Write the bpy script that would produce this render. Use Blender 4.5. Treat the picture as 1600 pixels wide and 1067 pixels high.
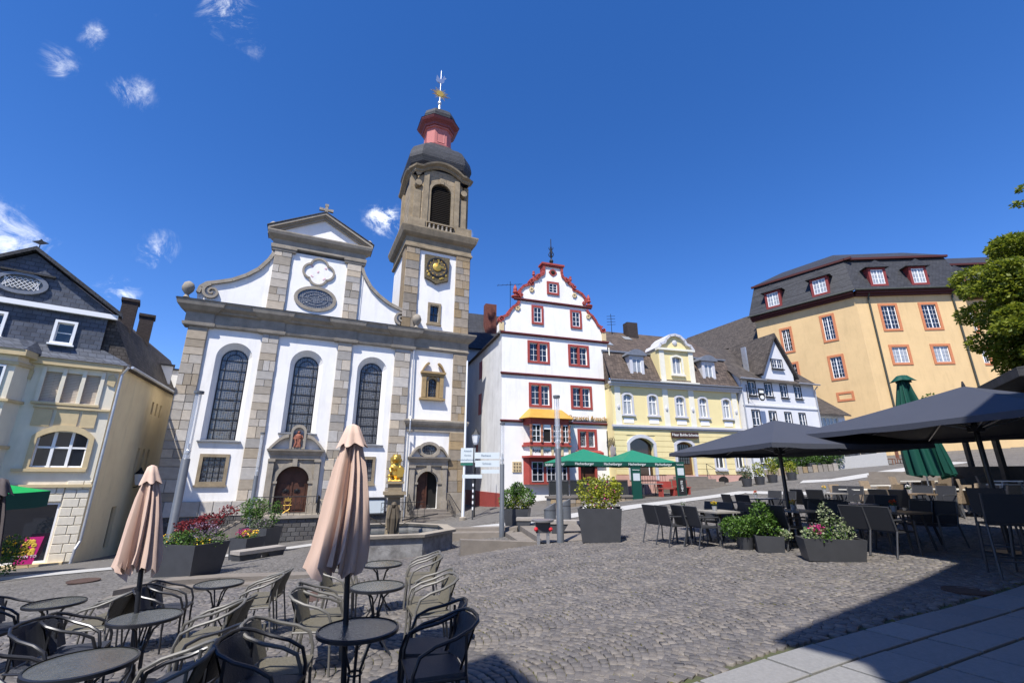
import bpy, bmesh, math, random
import numpy as np
from mathutils import Vector, Matrix
R = math.radians
rnd = random.Random(7)
for o in list(bpy.data.objects): bpy.data.objects.remove(o)
scene = bpy.context.scene
COL = scene.collection
# ------------------------------------------------------------------ camera
PITCH = math.atan((745 - 533.5) / 711.0)
cd = bpy.data.cameras.new('camera'); cam = bpy.data.objects.new('camera', cd); COL.objects.link(cam)
cd.sensor_width = 36; cd.lens = 711.0 / 1600 * 36; cd.clip_start = .05; cd.clip_end = 3000
cam.location = (0, 0, 0); cam.rotation_euler = (math.pi / 2 + PITCH, 0, 0)
scene.camera = cam
# ------------------------------------------------------------------ sun and sky
SUN_AZ = (-.36, -.933); SUN_EL = 57.0
sd = bpy.data.lights.new('sun', 'SUN'); sd.energy = 5.0; sd.angle = R(.53); sd.color = (1, .955, .88)
sun = bpy.data.objects.new('sun', sd); COL.objects.link(sun)
_s = Vector((SUN_AZ[0] * math.cos(R(SUN_EL)), SUN_AZ[1] * math.cos(R(SUN_EL)), math.sin(R(SUN_EL))))
sun.rotation_euler = _s.to_track_quat('Z', 'Y').to_euler(); sun.location = (-20, -40, 60)
world = bpy.data.worlds.new('World'); scene.world = world; world.use_nodes = True
nt = world.node_tree; nt.nodes.clear()
def N(t, kind, **kw):
    n = t.nodes.new(kind)
    for k, v in kw.items():
        if k.startswith('i_'): n.inputs[k[2:].replace('_', ' ')].default_value = v
        else: setattr(n, k, v)
    return n
sky = N(nt, 'ShaderNodeTexSky', sky_type='NISHITA', sun_disc=False, sun_elevation=R(SUN_EL),
        sun_rotation=math.atan2(SUN_AZ[0], SUN_AZ[1]), altitude=900, air_density=1.0, dust_density=.15, ozone_density=2.2)
bg = N(nt, 'ShaderNodeBackground', i_Strength=.105); wo = N(nt, 'ShaderNodeOutputWorld')
hs = N(nt, 'ShaderNodeHueSaturation', i_Saturation=1.3, i_Value=1.0)
nt.links.new(sky.outputs[0], hs.inputs['Color'])
tint = N(nt, 'ShaderNodeMix', data_type='RGBA', blend_type='MULTIPLY'); tint.inputs[0].default_value = 1; tint.inputs[7].default_value = (1.05, 1.0, 1.28, 1); nt.links.new(hs.outputs[0], tint.inputs[6])
# small fair-weather clouds: patches of noise round the dome
tcw = N(nt, 'ShaderNodeTexCoord'); geo = tcw.outputs['Generated']
nz = N(nt, 'ShaderNodeTexNoise', i_Scale=15.0, i_Detail=10.0, i_Roughness=.74, i_Distortion=.9); nt.links.new(geo, nz.inputs['Vector'])
def cray(u, v):
    w = v - 533.5; c, s = math.cos(PITCH), math.sin(PITCH)
    return Vector((u - 800, 711 * c + w * s, 711 * s - w * c)).normalized()
CLOUDS = [(cray(360, 18), .085, .9), (cray(100, 95), .042, .75), (cray(220, 146), .05, .75), (cray(598, 340), .058, 1.6), (cray(240, 388), .052, .95),
          (cray(20, 385), .085, 1.0), (cray(178, 452), .05, .9), (cray(140, 45), .035, .7), (cray(225, 25), .03, .45), (cray(733, 365), .03, 1.0), (cray(-90, 350), .12, 1.0),
          (Vector((-.8, -.4, .45)), .1, .9), (Vector((.7, -.5, .6)), .08, .8), (Vector((-.3, -.7, .5)), .09, .9), (Vector((.2, -.9, .25)), .1, .9), (Vector((-.9, .1, .3)), .1, .9), (Vector((-.1, .3, .95)), .07, .7)]
wn = N(nt, 'ShaderNodeTexNoise', i_Scale=5.5, i_Detail=5.0, i_Roughness=.6); nt.links.new(geo, wn.inputs['Vector'])
wsub = N(nt, 'ShaderNodeVectorMath', operation='SUBTRACT'); nt.links.new(wn.outputs['Color'], wsub.inputs[0]); wsub.inputs[1].default_value = (.5, .5, .5)
wsc = N(nt, 'ShaderNodeVectorMath', operation='SCALE'); nt.links.new(wsub.outputs[0], wsc.inputs[0]); wsc.inputs['Scale'].default_value = .1
wad = N(nt, 'ShaderNodeVectorMath', operation='ADD'); nt.links.new(geo, wad.inputs[0]); nt.links.new(wsc.outputs[0], wad.inputs[1]); geo = wad.outputs[0]
acc = None
for dv, rad, st in CLOUDS:
    dv = dv.normalized()
    sb = N(nt, 'ShaderNodeVectorMath', operation='DISTANCE'); nt.links.new(geo, sb.inputs[0]); sb.inputs[1].default_value = dv
    mr = N(nt, 'ShaderNodeMapRange', interpolation_type='SMOOTHSTEP'); nt.links.new(sb.outputs['Value'], mr.inputs['Value'])
    mr.inputs['From Min'].default_value = rad; mr.inputs['From Max'].default_value = 0; mr.inputs['To Min'].default_value = 0; mr.inputs['To Max'].default_value = st
    if acc is None: acc = mr.outputs[0]
    else:
        ad = N(nt, 'ShaderNodeMath', operation='MAXIMUM'); nt.links.new(acc, ad.inputs[0]); nt.links.new(mr.outputs[0], ad.inputs[1]); acc = ad.outputs[0]
nm = N(nt, 'ShaderNodeMapRange'); nt.links.new(nz.outputs['Fac'], nm.inputs['Value'])
for k, v in (('From Min', .36), ('From Max', .72), ('To Min', -.25), ('To Max', 1.0)): nm.inputs[k].default_value = v
nm.clamp = False
mu = N(nt, 'ShaderNodeMath', operation='MULTIPLY', use_clamp=True); nt.links.new(acc, mu.inputs[0])
ad2 = N(nt, 'ShaderNodeMath', operation='ADD'); nt.links.new(nm.outputs[0], ad2.inputs[0]); ad2.inputs[1].default_value = .18
nt.links.new(ad2.outputs[0], mu.inputs[1])
sm = N(nt, 'ShaderNodeMapRange', interpolation_type='SMOOTHSTEP'); nt.links.new(mu.outputs[0], sm.inputs['Value'])
sm.inputs['From Min'].default_value = .12; sm.inputs['From Max'].default_value = 1.0; sm.inputs['To Max'].default_value = .9
mxs = N(nt, 'ShaderNodeMix', data_type='RGBA'); nt.links.new(sm.outputs[0], mxs.inputs[0]); nt.links.new(tint.outputs[2], mxs.inputs[6])
mxs.inputs[7].default_value = (8.6, 8.9, 9.3, 1)
nt.links.new(mxs.outputs[2], bg.inputs['Color']); nt.links.new(bg.outputs[0], wo.inputs['Surface'])
vs = scene.view_settings; vs.view_transform = 'Standard'; vs.look = 'None'; vs.exposure = .62; vs.gamma = 1; vs.use_curve_mapping = False

# ------------------------------------------------------------------ materials
MATS = {}
def mat(name, col, rough=.8, noise=0, nscale=6, bump=0, bscale=40, metal=0, rand=0, col2=None, spec=.4, brick=None, stain=0, vcoord='Object'):
    """procedural principled material: colour mottled between col and col2, optional per-object variation, brick or slate courses, bump"""
    if name in MATS: return MATS[name]
    m = bpy.data.materials.new(name); MATS[name] = m; m.use_nodes = True
    t = m.node_tree; b = t.nodes['Principled BSDF']; L = t.links.new
    b.inputs['Roughness'].default_value = rough; b.inputs['Metallic'].default_value = metal; b.inputs['Specular IOR Level'].default_value = spec
    c = (*col, 1); tc = N(t, 'ShaderNodeTexCoord'); co = tc.outputs[vcoord]
    out = None
    if col2 is None and noise: col2 = tuple(max(0, x * (1 - noise)) for x in col)
    if col2 is not None:
        n1 = N(t, 'ShaderNodeTexNoise', i_Scale=nscale, i_Detail=6.0, i_Roughness=.65); L(co, n1.inputs['Vector'])
        mr = N(t, 'ShaderNodeMapRange'); L(n1.outputs['Fac'], mr.inputs['Value']); mr.inputs['From Min'].default_value = .32; mr.inputs['From Max'].default_value = .68
        mx = N(t, 'ShaderNodeMix', data_type='RGBA'); L(mr.outputs[0], mx.inputs[0]); mx.inputs[6].default_value = c; mx.inputs[7].default_value = (*col2, 1); out = mx.outputs[2]
    hgt = None
    if brick:
        sw, sh, mort, mcol = brick[:4]
        br = N(t, 'ShaderNodeTexBrick', i_Scale=1.0); br.inputs['Brick Width'].default_value = sw; br.inputs['Row Height'].default_value = sh
        br.inputs['Mortar Size'].default_value = mort; br.inputs['Mortar Smooth'].default_value = .1
        k = brick[4] if len(brick) > 4 else .55
        br.inputs['Color1'].default_value = (1, 1, 1, 1); br.inputs['Color2'].default_value = (k, k, k, 1); br.inputs['Mortar'].default_value = (*mcol, 1)
        sx = N(t, 'ShaderNodeSeparateXYZ'); L(co, sx.inputs[0]); cx = N(t, 'ShaderNodeCombineXYZ')
        if len(brick) > 5: L(sx.outputs[brick[5]], cx.inputs[0])
        else:
            am = N(t, 'ShaderNodeMath', operation='ADD'); L(sx.outputs[0], am.inputs[0]); L(sx.outputs[1], am.inputs[1]); L(am.outputs[0], cx.inputs[0])
        L(sx.outputs[2], cx.inputs[1]); L(cx.outputs[0], br.inputs['Vector'])
        mm = N(t, 'ShaderNodeMix', data_type='RGBA', blend_type='MULTIPLY'); mm.inputs[0].default_value = 1
        if out is not None: L(out, mm.inputs[6])
        else: mm.inputs[6].default_value = c
        L(br.outputs['Color'], mm.inputs[7]); out = mm.outputs[2]; hgt = br.outputs['Fac']
    if rand:
        oi = N(t, 'ShaderNodeObjectInfo'); cr = N(t, 'ShaderNodeMapRange'); L(oi.outputs['Random'], cr.inputs['Value'])
        cr.inputs['To Min'].default_value = 1 - rand; cr.inputs['To Max'].default_value = 1 + rand * .8
        hh = N(t, 'ShaderNodeHueSaturation'); L(cr.outputs[0], hh.inputs['Value'])
        m2 = N(t, 'ShaderNodeMath', operation='MULTIPLY_ADD'); L(oi.outputs['Random'], m2.inputs[0]); m2.inputs[1].default_value = 7.31; m2.inputs[2].default_value = 0
        fr = N(t, 'ShaderNodeMath', operation='FRACT'); L(m2.outputs[0], fr.inputs[0]); s2 = N(t, 'ShaderNodeMapRange'); L(fr.outputs[0], s2.inputs['Value'])
        s2.inputs['To Min'].default_value = .4; s2.inputs['To Max'].default_value = 1.3; L(s2.outputs[0], hh.inputs['Saturation'])
        if out is not None: L(out, hh.inputs['Color'])
        else: hh.inputs['Color'].default_value = c
        out = hh.outputs[0]
    if stain:
        mp = N(t, 'ShaderNodeMapping'); L(co, mp.inputs[0]); mp.inputs['Scale'].default_value = (1.3, 1.3, .22)
        n3 = N(t, 'ShaderNodeTexNoise', i_Scale=1.6, i_Detail=8.0, i_Roughness=.7); L(mp.outputs[0], n3.inputs['Vector'])
        r3 = N(t, 'ShaderNodeMapRange'); L(n3.outputs['Fac'], r3.inputs['Value']); r3.inputs['From Min'].default_value = .5; r3.inputs['From Max'].default_value = .78; r3.inputs['To Max'].default_value = stain
        m3 = N(t, 'ShaderNodeMix', data_type='RGBA', blend_type='MULTIPLY'); L(r3.outputs[0], m3.inputs[0])
        if out is not None: L(out, m3.inputs[6])
        else: m3.inputs[6].default_value = c
        m3.inputs[7].default_value = (.45, .42, .38, 1); out = m3.outputs[2]
    if out is not None: L(out, b.inputs['Base Color'])
    else: b.inputs['Base Color'].default_value = c
    if bump:
        n2 = N(t, 'ShaderNodeTexNoise', i_Scale=bscale, i_Detail=4.0); L(co, n2.inputs['Vector'])
        bp = N(t, 'ShaderNodeBump', i_Strength=bump, i_Distance=.02); L(n2.outputs['Fac'], bp.inputs['Height'])
        if hgt is not None:
            b2 = N(t, 'ShaderNodeBump', i_Strength=.7, i_Distance=.02, invert=True); L(hgt, b2.inputs['Height']); L(bp.outputs[0], b2.inputs['Normal']); bp = b2
        L(bp.outputs[0], b.inputs['Normal'])
    return m
white = mat('white_plaster', (.80, .78, .75), .9, .07, .9, .25, 30, stain=.3)
offwhite = mat('weathered_white_plaster', (.70, .695, .68), .9, .2, .7, .3, 25, stain=.55)
greywhite = mat('grey_white_plaster', (.66, .66, .67), .9, .05, 1.5, .2, 30, stain=.16)
yellowp = mat('pale_yellow_plaster', (.72, .61, .32), .85, .05, 1.5, .15, 40, stain=.13)
yellowtrim = mat('cream_stucco_trim', (.72, .69, .58), .8, .08, 4)
castlep = mat('ochre_yellow_plaster', (.635, .45, .23), .9, .12, .45, .2, 30, stain=.3)
creamp = mat('cream_plaster', (.76, .695, .56), .85, .12, 1.0, .2, 30, stain=.25)
creamtrim = mat('tan_stone_trim', (.60, .47, .27), .8, .15, 4, .2)
peel = mat('peeling_ochre_plaster', (.86, .70, .42), .9, 0, 1.0, .35, 18, col2=(.80, .63, .37), stain=.35)
pinkp = mat('pink_plinth', (.55, .33, .27), .9, .15, 3)
stone = mat('grey_tan_ashlar', (.425, .37, .30), .85, .2, 2.5, .5, 25, rand=.33)
stonew = mat('warm_brown_ashlar', (.32, .252, .172), .88, .3, 2.0, .5, 25, rand=.3)
trimst = mat('weathered_grey_trim_stone', (.33, .29, .235), .88, .35, 1.6, .5, 30, stain=.4)
trimw = mat('weathered_brown_trim_stone', (.32, .255, .168), .88, .4, 1.6, .5, 30, stain=.5)
basalt = mat('basalt_brick', (.10, .094, .09), .8, .3, 5, .4, 40, rand=.3)
mortar = mat('pale_mortar', (.22, .21, .195), .95, .2, 6)
redst = mat('oxide_red_paint', (.33, .055, .043), .65, .2, 3, .15, 30)
redt = mat('castle_red_sandstone', (.52, .19, .085), .8, .15, 4, .2)
redd = mat('dark_red_eaves', (.06, .011, .01), .7)
redm = mat('dark_red_dormer_paint', (.19, .028, .026), .7)
winw = mat('white_window_paint', (.80, .80, .80), .5)
greyfr = mat('grey_window_surround', (.52, .52, .55), .7, .1, 6)
glass = mat('dark_window_glass', (.012, .016, .024), .04, spec=.9)
glassl = mat('curtained_window_glass', (.34, .36, .38), .12, .35, 3, spec=.9)
blackv = mat('dark_interior', (.01, .009, .008), .95)
slate = mat('slate_roof', (.048, .05, .058), .6, .35, 3, .25, 30, brick=(.32, .17, .012, (.25, .25, .27), .62))
slateb = mat('blue_grey_slate_cladding', (.105, .12, .155), .55, .35, 2.2, .2, 30, brick=(.30, .2, .012, (.35, .36, .4), .6))
tile = mat('brown_flat_tile_roof', (.155, .115, .09), .75, .45, 4, .3, 30, brick=(.22, .16, .012, (.3, .28, .27), .5))
tiled = mat('dark_brown_tile_roof', (.115, .095, .08), .75, .4, 3, .3, 30, brick=(.22, .16, .012, (.3, .28, .27), .5))
lead = mat('grey_lead_flashing', (.22, .23, .25), .45, .2, 5, metal=.4)
copper = mat('lead_came', (.05, .05, .05), .6)
doorw = mat('dark_brown_oak', (.085, .032, .018), .55, .5, 3, .3, 30)
gold = mat('gilding', (.62, .40, .09), .42, metal=.85, bump=.2, bscale=20)
goldp = mat('gold_yellow_sheet', (.62, .36, .07), .45, .2, 3, metal=.3)
goldl = mat('old_gold_letters', (.36, .19, .025), .5, .2, 8)
iron = mat('black_wrought_iron', (.022, .023, .026), .5, metal=.5)
anth = mat('anthracite_metal', (.048, .05, .056), .45, .2, 4, spec=.45)
anthl = mat('slate_grey_lamp_paint', (.10, .11, .125), .4, .15, 4, spec=.5)
steel = mat('brushed_steel', (.55, .56, .58), .3, metal=.9)
zinc = mat('zinc_pipe', (.50, .51, .53), .4, .2, 5, metal=.6)
dkpipe = mat('dark_copper_pipe', (.045, .05, .04), .6)
plant_soil = mat('soil', (.04, .03, .022), .95)
pinkl = mat('salmon_pink_lantern_paint', (.46, .15, .135), .65, .12, 4)
redstat = mat('red_sandstone_figure', (.30, .115, .075), .85, .3, 8, .3)
brickred = mat('dark_brick_chimney', (.06, .045, .042), .85, .3, 5, .3, 30, brick=(.22, .08, .012, (.6, .6, .6), .7))
brickr2 = mat('red_brick_chimney', (.22, .07, .05), .85, .3, 5, .3, 30, brick=(.22, .08, .012, (.6, .6, .6), .7))
kerbst = mat('brown_grey_kerb_stone', (.20, .175, .15), .85, .25, 3, .4, 40)
granite = mat('pale_granite_paving', (.40, .395, .385), .8, .12, 14, .2, 60)
slabm = mat('granite_slab', (.215, .212, .21), .75, .2, 30, .25, 80, rand=.12)
benchst = mat('bench_stone', (.30, .27, .24), .8, .2, 4, .3)
darkwood = mat('weathered_wood', (.10, .075, .05), .75, .4, 5, .3, 30)
def leafmat(name, c1, c2, trans=.25):
    m = bpy.data.materials.new(name); m.use_nodes = True; t = m.node_tree; b = t.nodes['Principled BSDF']; L = t.links.new
    gi = N(t, 'ShaderNodeNewGeometry'); mx = N(t, 'ShaderNodeMix', data_type='RGBA'); L(gi.outputs['Random Per Island'], mx.inputs[0])
    mx.inputs[6].default_value = (*c1, 1); mx.inputs[7].default_value = (*c2, 1); L(mx.outputs[2], b.inputs['Base Color'])
    b.inputs['Roughness'].default_value = .5; b.inputs['Specular IOR Level'].default_value = .35
    tr = N(t, 'ShaderNodeBsdfTranslucent'); L(mx.outputs[2], tr.inputs['Color']); ms = N(t, 'ShaderNodeMixShader', i_Fac=trans)
    L(b.outputs[0], ms.inputs[1]); L(tr.outputs[0], ms.inputs[2]); L(ms.outputs[0], t.nodes['Material Output'].inputs['Surface']); return m
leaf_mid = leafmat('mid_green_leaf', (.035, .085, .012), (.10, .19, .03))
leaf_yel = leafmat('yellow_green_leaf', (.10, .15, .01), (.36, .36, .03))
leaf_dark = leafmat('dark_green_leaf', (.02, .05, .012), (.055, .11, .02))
leaf_red = leafmat('red_maple_leaf', (.10, .012, .015), (.24, .03, .035))
leaf_grey = leafmat('grey_green_leaf', (.06, .09, .045), (.16, .19, .11))
leaf_var = leafmat('variegated_leaf', (.06, .12, .03), (.42, .45, .28))
leaf_tree = leafmat('yellow_green_tree_leaf', (.085, .13, .012), (.27, .30, .03), .45)  # one yellow green range for the whole crown
fl_pink = leafmat('magenta_petal', (.35, .01, .10), (.60, .05, .25))
fl_yel = leafmat('yellow_petal', (.75, .35, .01), (.85, .65, .05))
fl_red = leafmat('red_petal', (.55, .02, .01), (.80, .12, .02))
fl_lil = leafmat('lilac_petal', (.22, .14, .26), (.40, .30, .36))
fl_wht = leafmat('white_petal', (.7, .68, .66), (.8, .8, .78))
barkm = mat('bark', (.075, .055, .04), .9, .4, 8, .6, 20)
def fabric(name, c, rough=.85, n=.08):
    return mat(name, c, rough, n, 3, .15, 200, spec=.2)
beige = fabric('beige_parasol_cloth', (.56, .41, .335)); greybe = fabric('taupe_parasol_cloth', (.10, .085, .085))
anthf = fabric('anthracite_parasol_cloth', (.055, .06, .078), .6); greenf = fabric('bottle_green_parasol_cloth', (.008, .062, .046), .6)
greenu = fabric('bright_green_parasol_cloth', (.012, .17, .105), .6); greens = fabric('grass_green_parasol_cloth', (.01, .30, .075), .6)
textil = mat('charcoal_mesh_fabric', (.035, .036, .04), .6, .2, 60, spec=.3)
wick = mat('taupe_wicker', (.33, .255, .18), .75, .3, 30, .6, 60, spec=.3)
rattan = mat('olive_grey_rattan', (.135, .122, .09), .6, .35, 60, .5, 120, spec=.4)
rattand = mat('shaded_rattan', (.035, .038, .048), .5, .25, 40, .4, 120, spec=.4)  # dark copy of the rattan, with shade put into its colour
chrome = mat('grey_steel_tube', (.12, .115, .105), .5, metal=.1, spec=.45)
darktube = mat('black_steel_tube', (.022, .023, .028), .35, metal=.3, spec=.5)
tabglass = mat('rippled_dark_glass', (.085, .09, .085), .1, .3, 8, .25, 45, spec=1.0)
tabwood = mat('brown_grey_tabletop', (.24, .17, .11), .55, .3, 4); tabcream = mat('cream_tabletop', (.78, .74, .64), .5)
tabgrey = mat('stone_grey_tabletop', (.27, .255, .235), .5, .2, 6)
signw = mat('white_sign_face', (.50, .55, .57), .5); signg = mat('green_sign_enamel', (.015, .12, .08), .5)
ink = mat('black_lettering', (.012, .012, .012), .7); paleink = mat('pale_lettering', (.75, .76, .74), .7); blueink = mat('blue_grey_lettering', (.09, .14, .2), .7)
posterm = mat('magenta_poster', (.52, .015, .17), .6); posty = mat('yellow_poster_figure', (.75, .48, .06), .6)
def clearmat():
    m = bpy.data.materials.new('clear_acrylic'); m.use_nodes = True; t = m.node_tree; L = t.links.new
    b = t.nodes['Principled BSDF']; b.inputs['Base Color'].default_value = (.75, .78, .82, 1); b.inputs['Roughness'].default_value = .08
    tr = N(t, 'ShaderNodeBsdfTransparent'); ms = N(t, 'ShaderNodeMixShader', i_Fac=.28); L(tr.outputs[0], ms.inputs[1]); L(b.outputs[0], ms.inputs[2])
    L(ms.outputs[0], t.nodes['Material Output'].inputs['Surface']); return m
clear = clearmat()
def leadglass():
    """leaded window glass: hexagon-like cames over dark, slightly wavy panes"""
    m = bpy.data.materials.new('leaded_glass'); m.use_nodes = True; t = m.node_tree; L = t.links.new; b = t.nodes['Principled BSDF']
    tc = N(t, 'ShaderNodeTexCoord'); mp = N(t, 'ShaderNodeMapping'); L(tc.outputs['Object'], mp.inputs[0]); mp.inputs['Scale'].default_value = (8.5, 0, 9.5)
    vo = N(t, 'ShaderNodeTexVoronoi', feature='DISTANCE_TO_EDGE', i_Scale=1.0, i_Randomness=.12); L(mp.outputs[0], vo.inputs['Vector'])
    lt = N(t, 'ShaderNodeMath', operation='LESS_THAN'); L(vo.outputs['Distance'], lt.inputs[0]); lt.inputs[1].default_value = .09
    v2 = N(t, 'ShaderNodeTexVoronoi', i_Scale=1.0, i_Randomness=.12); L(mp.outputs[0], v2.inputs['Vector'])
    mx = N(t, 'ShaderNodeMix', data_type='RGBA'); L(lt.outputs[0], mx.inputs[0]); mx.inputs[7].default_value = (.16, .165, .17, 1)
    hv = N(t, 'ShaderNodeMix', data_type='RGBA'); sp = N(t, 'ShaderNodeSeparateColor'); L(v2.outputs['Color'], sp.inputs[0]); L(sp.outputs[0], hv.inputs[0]); hv.inputs[6].default_value = (.015, .017, .024, 1); hv.inputs[7].default_value = (.085, .09, .10, 1)
    L(hv.outputs[2], mx.inputs[6]); L(mx.outputs[2], b.inputs['Base Color'])
    mr = N(t, 'ShaderNodeMapRange'); L(lt.outputs[0], mr.inputs['Value']); mr.inputs['To Min'].default_value = .1; mr.inputs['To Max'].default_value = .6; L(mr.outputs[0], b.inputs['Roughness'])
    vs_ = N(t, 'ShaderNodeVectorMath', operation='SUBTRACT'); L(v2.outputs['Color'], vs_.inputs[0]); vs_.inputs[1].default_value = (.5, .5, .5)
    vm = N(t, 'ShaderNodeVectorMath', operation='SCALE'); L(vs_.outputs[0], vm.inputs[0]); vm.inputs['Scale'].default_value = .09
    ge = N(t, 'ShaderNodeNewGeometry'); va = N(t, 'ShaderNodeVectorMath', operation='ADD'); L(ge.outputs['Normal'], va.inputs[0]); L(vm.outputs[0], va.inputs[1])
    vn = N(t, 'ShaderNodeVectorMath', operation='NORMALIZE'); L(va.outputs[0], vn.inputs[0]); L(vn.outputs[0], b.inputs['Normal'])
    b.inputs['Specular IOR Level'].default_value = .9; return m
leadg = leadglass()

# ------------------------------------------------------------------ mesh helpers
class MB:
    """collects shapes, build() links them as ONE mesh object; z0 is the height of the thing's base"""
    def __init__(s, z0=0, rz=0): s.v = []; s.f = []; s.z0 = z0; s.mi = []; s.cur = 0; s.c, s.s = math.cos(rz), math.sin(rz)
    def add(s, vs, fs):
        b = len(s.v); s.v += [(x * s.c - y * s.s, x * s.s + y * s.c, z - s.z0) for x, y, z in vs]; s.f += [tuple(b + i for i in q) for q in fs]; s.mi += [s.cur] * len(fs); return s
    def box(s, x0, x1, y0, y1, z0, z1, taper=0):
        t = taper
        return s.add([(x0, y0, z0), (x1, y0, z0), (x1, y1, z0), (x0, y1, z0), (x0 + t, y0 + t, z1), (x1 - t, y0 + t, z1), (x1 - t, y1 - t, z1), (x0 + t, y1 - t, z1)],
                     [(3, 2, 1, 0), (4, 5, 6, 7), (0, 1, 5, 4), (1, 2, 6, 5), (2, 3, 7, 6), (3, 0, 4, 7)])
    def prism(s, pts, y0, y1, ax='y'):
        """polygon in the xz plane (ax='y'), yz plane ('x') or xy plane ('z') extruded along ax"""
        n = len(pts); P = {'y': lambda p, t: (p[0], t, p[1]), 'x': lambda p, t: (t, p[0], p[1]), 'z': lambda p, t: (p[0], p[1], t)}[ax]
        return s.add([P(p, y0) for p in pts] + [P(p, y1) for p in pts], [tuple(range(n)), tuple(range(2 * n - 1, n - 1, -1))] + [(i, i + n, (i + 1) % n + n, (i + 1) % n) for i in range(n)])
    def tube(s, path, r, n=8, closed=False, r2=None):
        P = [Vector(p) for p in path]; m = len(P); vs = []; up0 = None
        for i, p in enumerate(P):
            a = P[(i - 1) % m] if (closed or i) else p; b = P[(i + 1) % m] if (closed or i < m - 1) else p
            t = (b - a).normalized() if (b - a).length > 1e-9 else Vector((0, 0, 1))
            if up0 is None:
                q = Vector((0, 0, 1)) if abs(t.z) < .9 else Vector((1, 0, 0)); up0 = t.cross(q).normalized()
            u = (up0 - t * up0.dot(t)); u = u.normalized() if u.length > 1e-6 else t.orthogonal().normalized(); up0 = u; w = t.cross(u)
            rr = r if r2 is None else r + (r2 - r) * i / max(1, m - 1)
            vs += [tuple(p + (u * math.cos(2 * math.pi * k / n) + w * math.sin(2 * math.pi * k / n)) * rr) for k in range(n)]
        fs = []
        for i in range(m if closed else m - 1):
            j = (i + 1) % m; fs += [(i * n + k, i * n + (k + 1) % n, j * n + (k + 1) % n, j * n + k) for k in range(n)]
        if not closed: fs += [tuple(range(n - 1, -1, -1)), tuple(range((m - 1) * n, m * n))]
        return s.add(vs, fs)
    def lathe(s, prof, c=(0, 0), n=12, rot=0, sq=(1, 1), caps=True):
        vs = []; m = len(prof)
        for r, z in prof: vs += [(c[0] + sq[0] * r * math.cos(2 * math.pi * k / n + rot), c[1] + sq[1] * r * math.sin(2 * math.pi * k / n + rot), z) for k in range(n)]
        fs = [(i * n + k, i * n + (k + 1) % n, (i + 1) * n + (k + 1) % n, (i + 1) * n + k) for i in range(m - 1) for k in range(n)]
        if caps: fs += [tuple(range(n - 1, -1, -1)), tuple(range((m - 1) * n, m * n))]
        return s.add(vs, fs)
    def ball(s, c, r, n=10, sq=(1, 1, 1)):
        vs = []; h = n // 2
        for i in range(1, h):
            a = math.pi * i / h; vs += [(c[0] + sq[0] * r * math.sin(a) * math.cos(2 * math.pi * k / n), c[1] + sq[1] * r * math.sin(a) * math.sin(2 * math.pi * k / n), c[2] + sq[2] * r * math.cos(a)) for k in range(n)]
        b = len(vs); vs += [(c[0], c[1], c[2] + r * sq[2]), (c[0], c[1], c[2] - r * sq[2])]
        fs = [(i * n + k, (i + 1) * n + k, (i + 1) * n + (k + 1) % n, i * n + (k + 1) % n) for i in range(h - 2) for k in range(n)]
        fs += [(b, k, (k + 1) % n) for k in range(n)] + [(b + 1, (h - 2) * n + (k + 1) % n, (h - 2) * n + k) for k in range(n)]
        return s.add(vs, fs)
    def sheet(s, pts): return s.add(pts, [tuple(range(len(pts)))])
    def build(s, name, m, parent=None, smooth=False, loc=None, rz=0):
        me = bpy.data.meshes.new(name); me.from_pydata(s.v, [], s.f)
        for q in (m if isinstance(m, (list, tuple)) else [m]): me.materials.append(q)
        if len(me.materials) > 1: me.polygons.foreach_set('material_index', s.mi)
        bm = bmesh.new(); bm.from_mesh(me); bmesh.ops.recalc_face_normals(bm, faces=bm.faces); bm.to_mesh(me); bm.free()
        if smooth:
            me.polygons.foreach_set('use_smooth', [True] * len(me.polygons))
            try: me.set_sharp_from_angle(angle=R(smooth if smooth is not True else 40))
            except Exception: pass
        me.update(); o = bpy.data.objects.new(name, me); COL.objects.link(o)
        if parent is not None: o.parent = parent
        if loc is not None: o.location = loc
        o.rotation_euler[2] = rz
        return o
def tag(o, label=None, cat=None, group=None, kind=None):
    if label: o['label'] = label
    if cat: o['category'] = cat
    if group: o['group'] = group
    if kind: o['kind'] = kind
    return o
def thing(name, label, cat, loc=(0, 0, 0), rz=0, group=None):
    o = bpy.data.objects.new(name, None); COL.objects.link(o); o.location = loc; o.rotation_euler[2] = rz; o.empty_display_size = .2
    return tag(o, label, cat, group)
def piece(name, src, parent, loc=(0, 0, 0), scale=(1, 1, 1), rz=0):
    """a piece that shares the mesh of src (a mesh datablock)"""
    o = bpy.data.objects.new(name, src); COL.objects.link(o); o.parent = parent; o.location = loc; o.scale = scale; o.rotation_euler[2] = rz; return o
def kids(o): return [c for c in bpy.data.objects if c.parent == o]
def copy_thing(root, loc, rz, label, tree=None):
    r = root.copy(); COL.objects.link(r); r.location = loc; r.rotation_euler[2] = rz; r['label'] = label
    for c in tree or kids(root):
        d = c.copy(); COL.objects.link(d); d.parent = r
    return r
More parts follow.
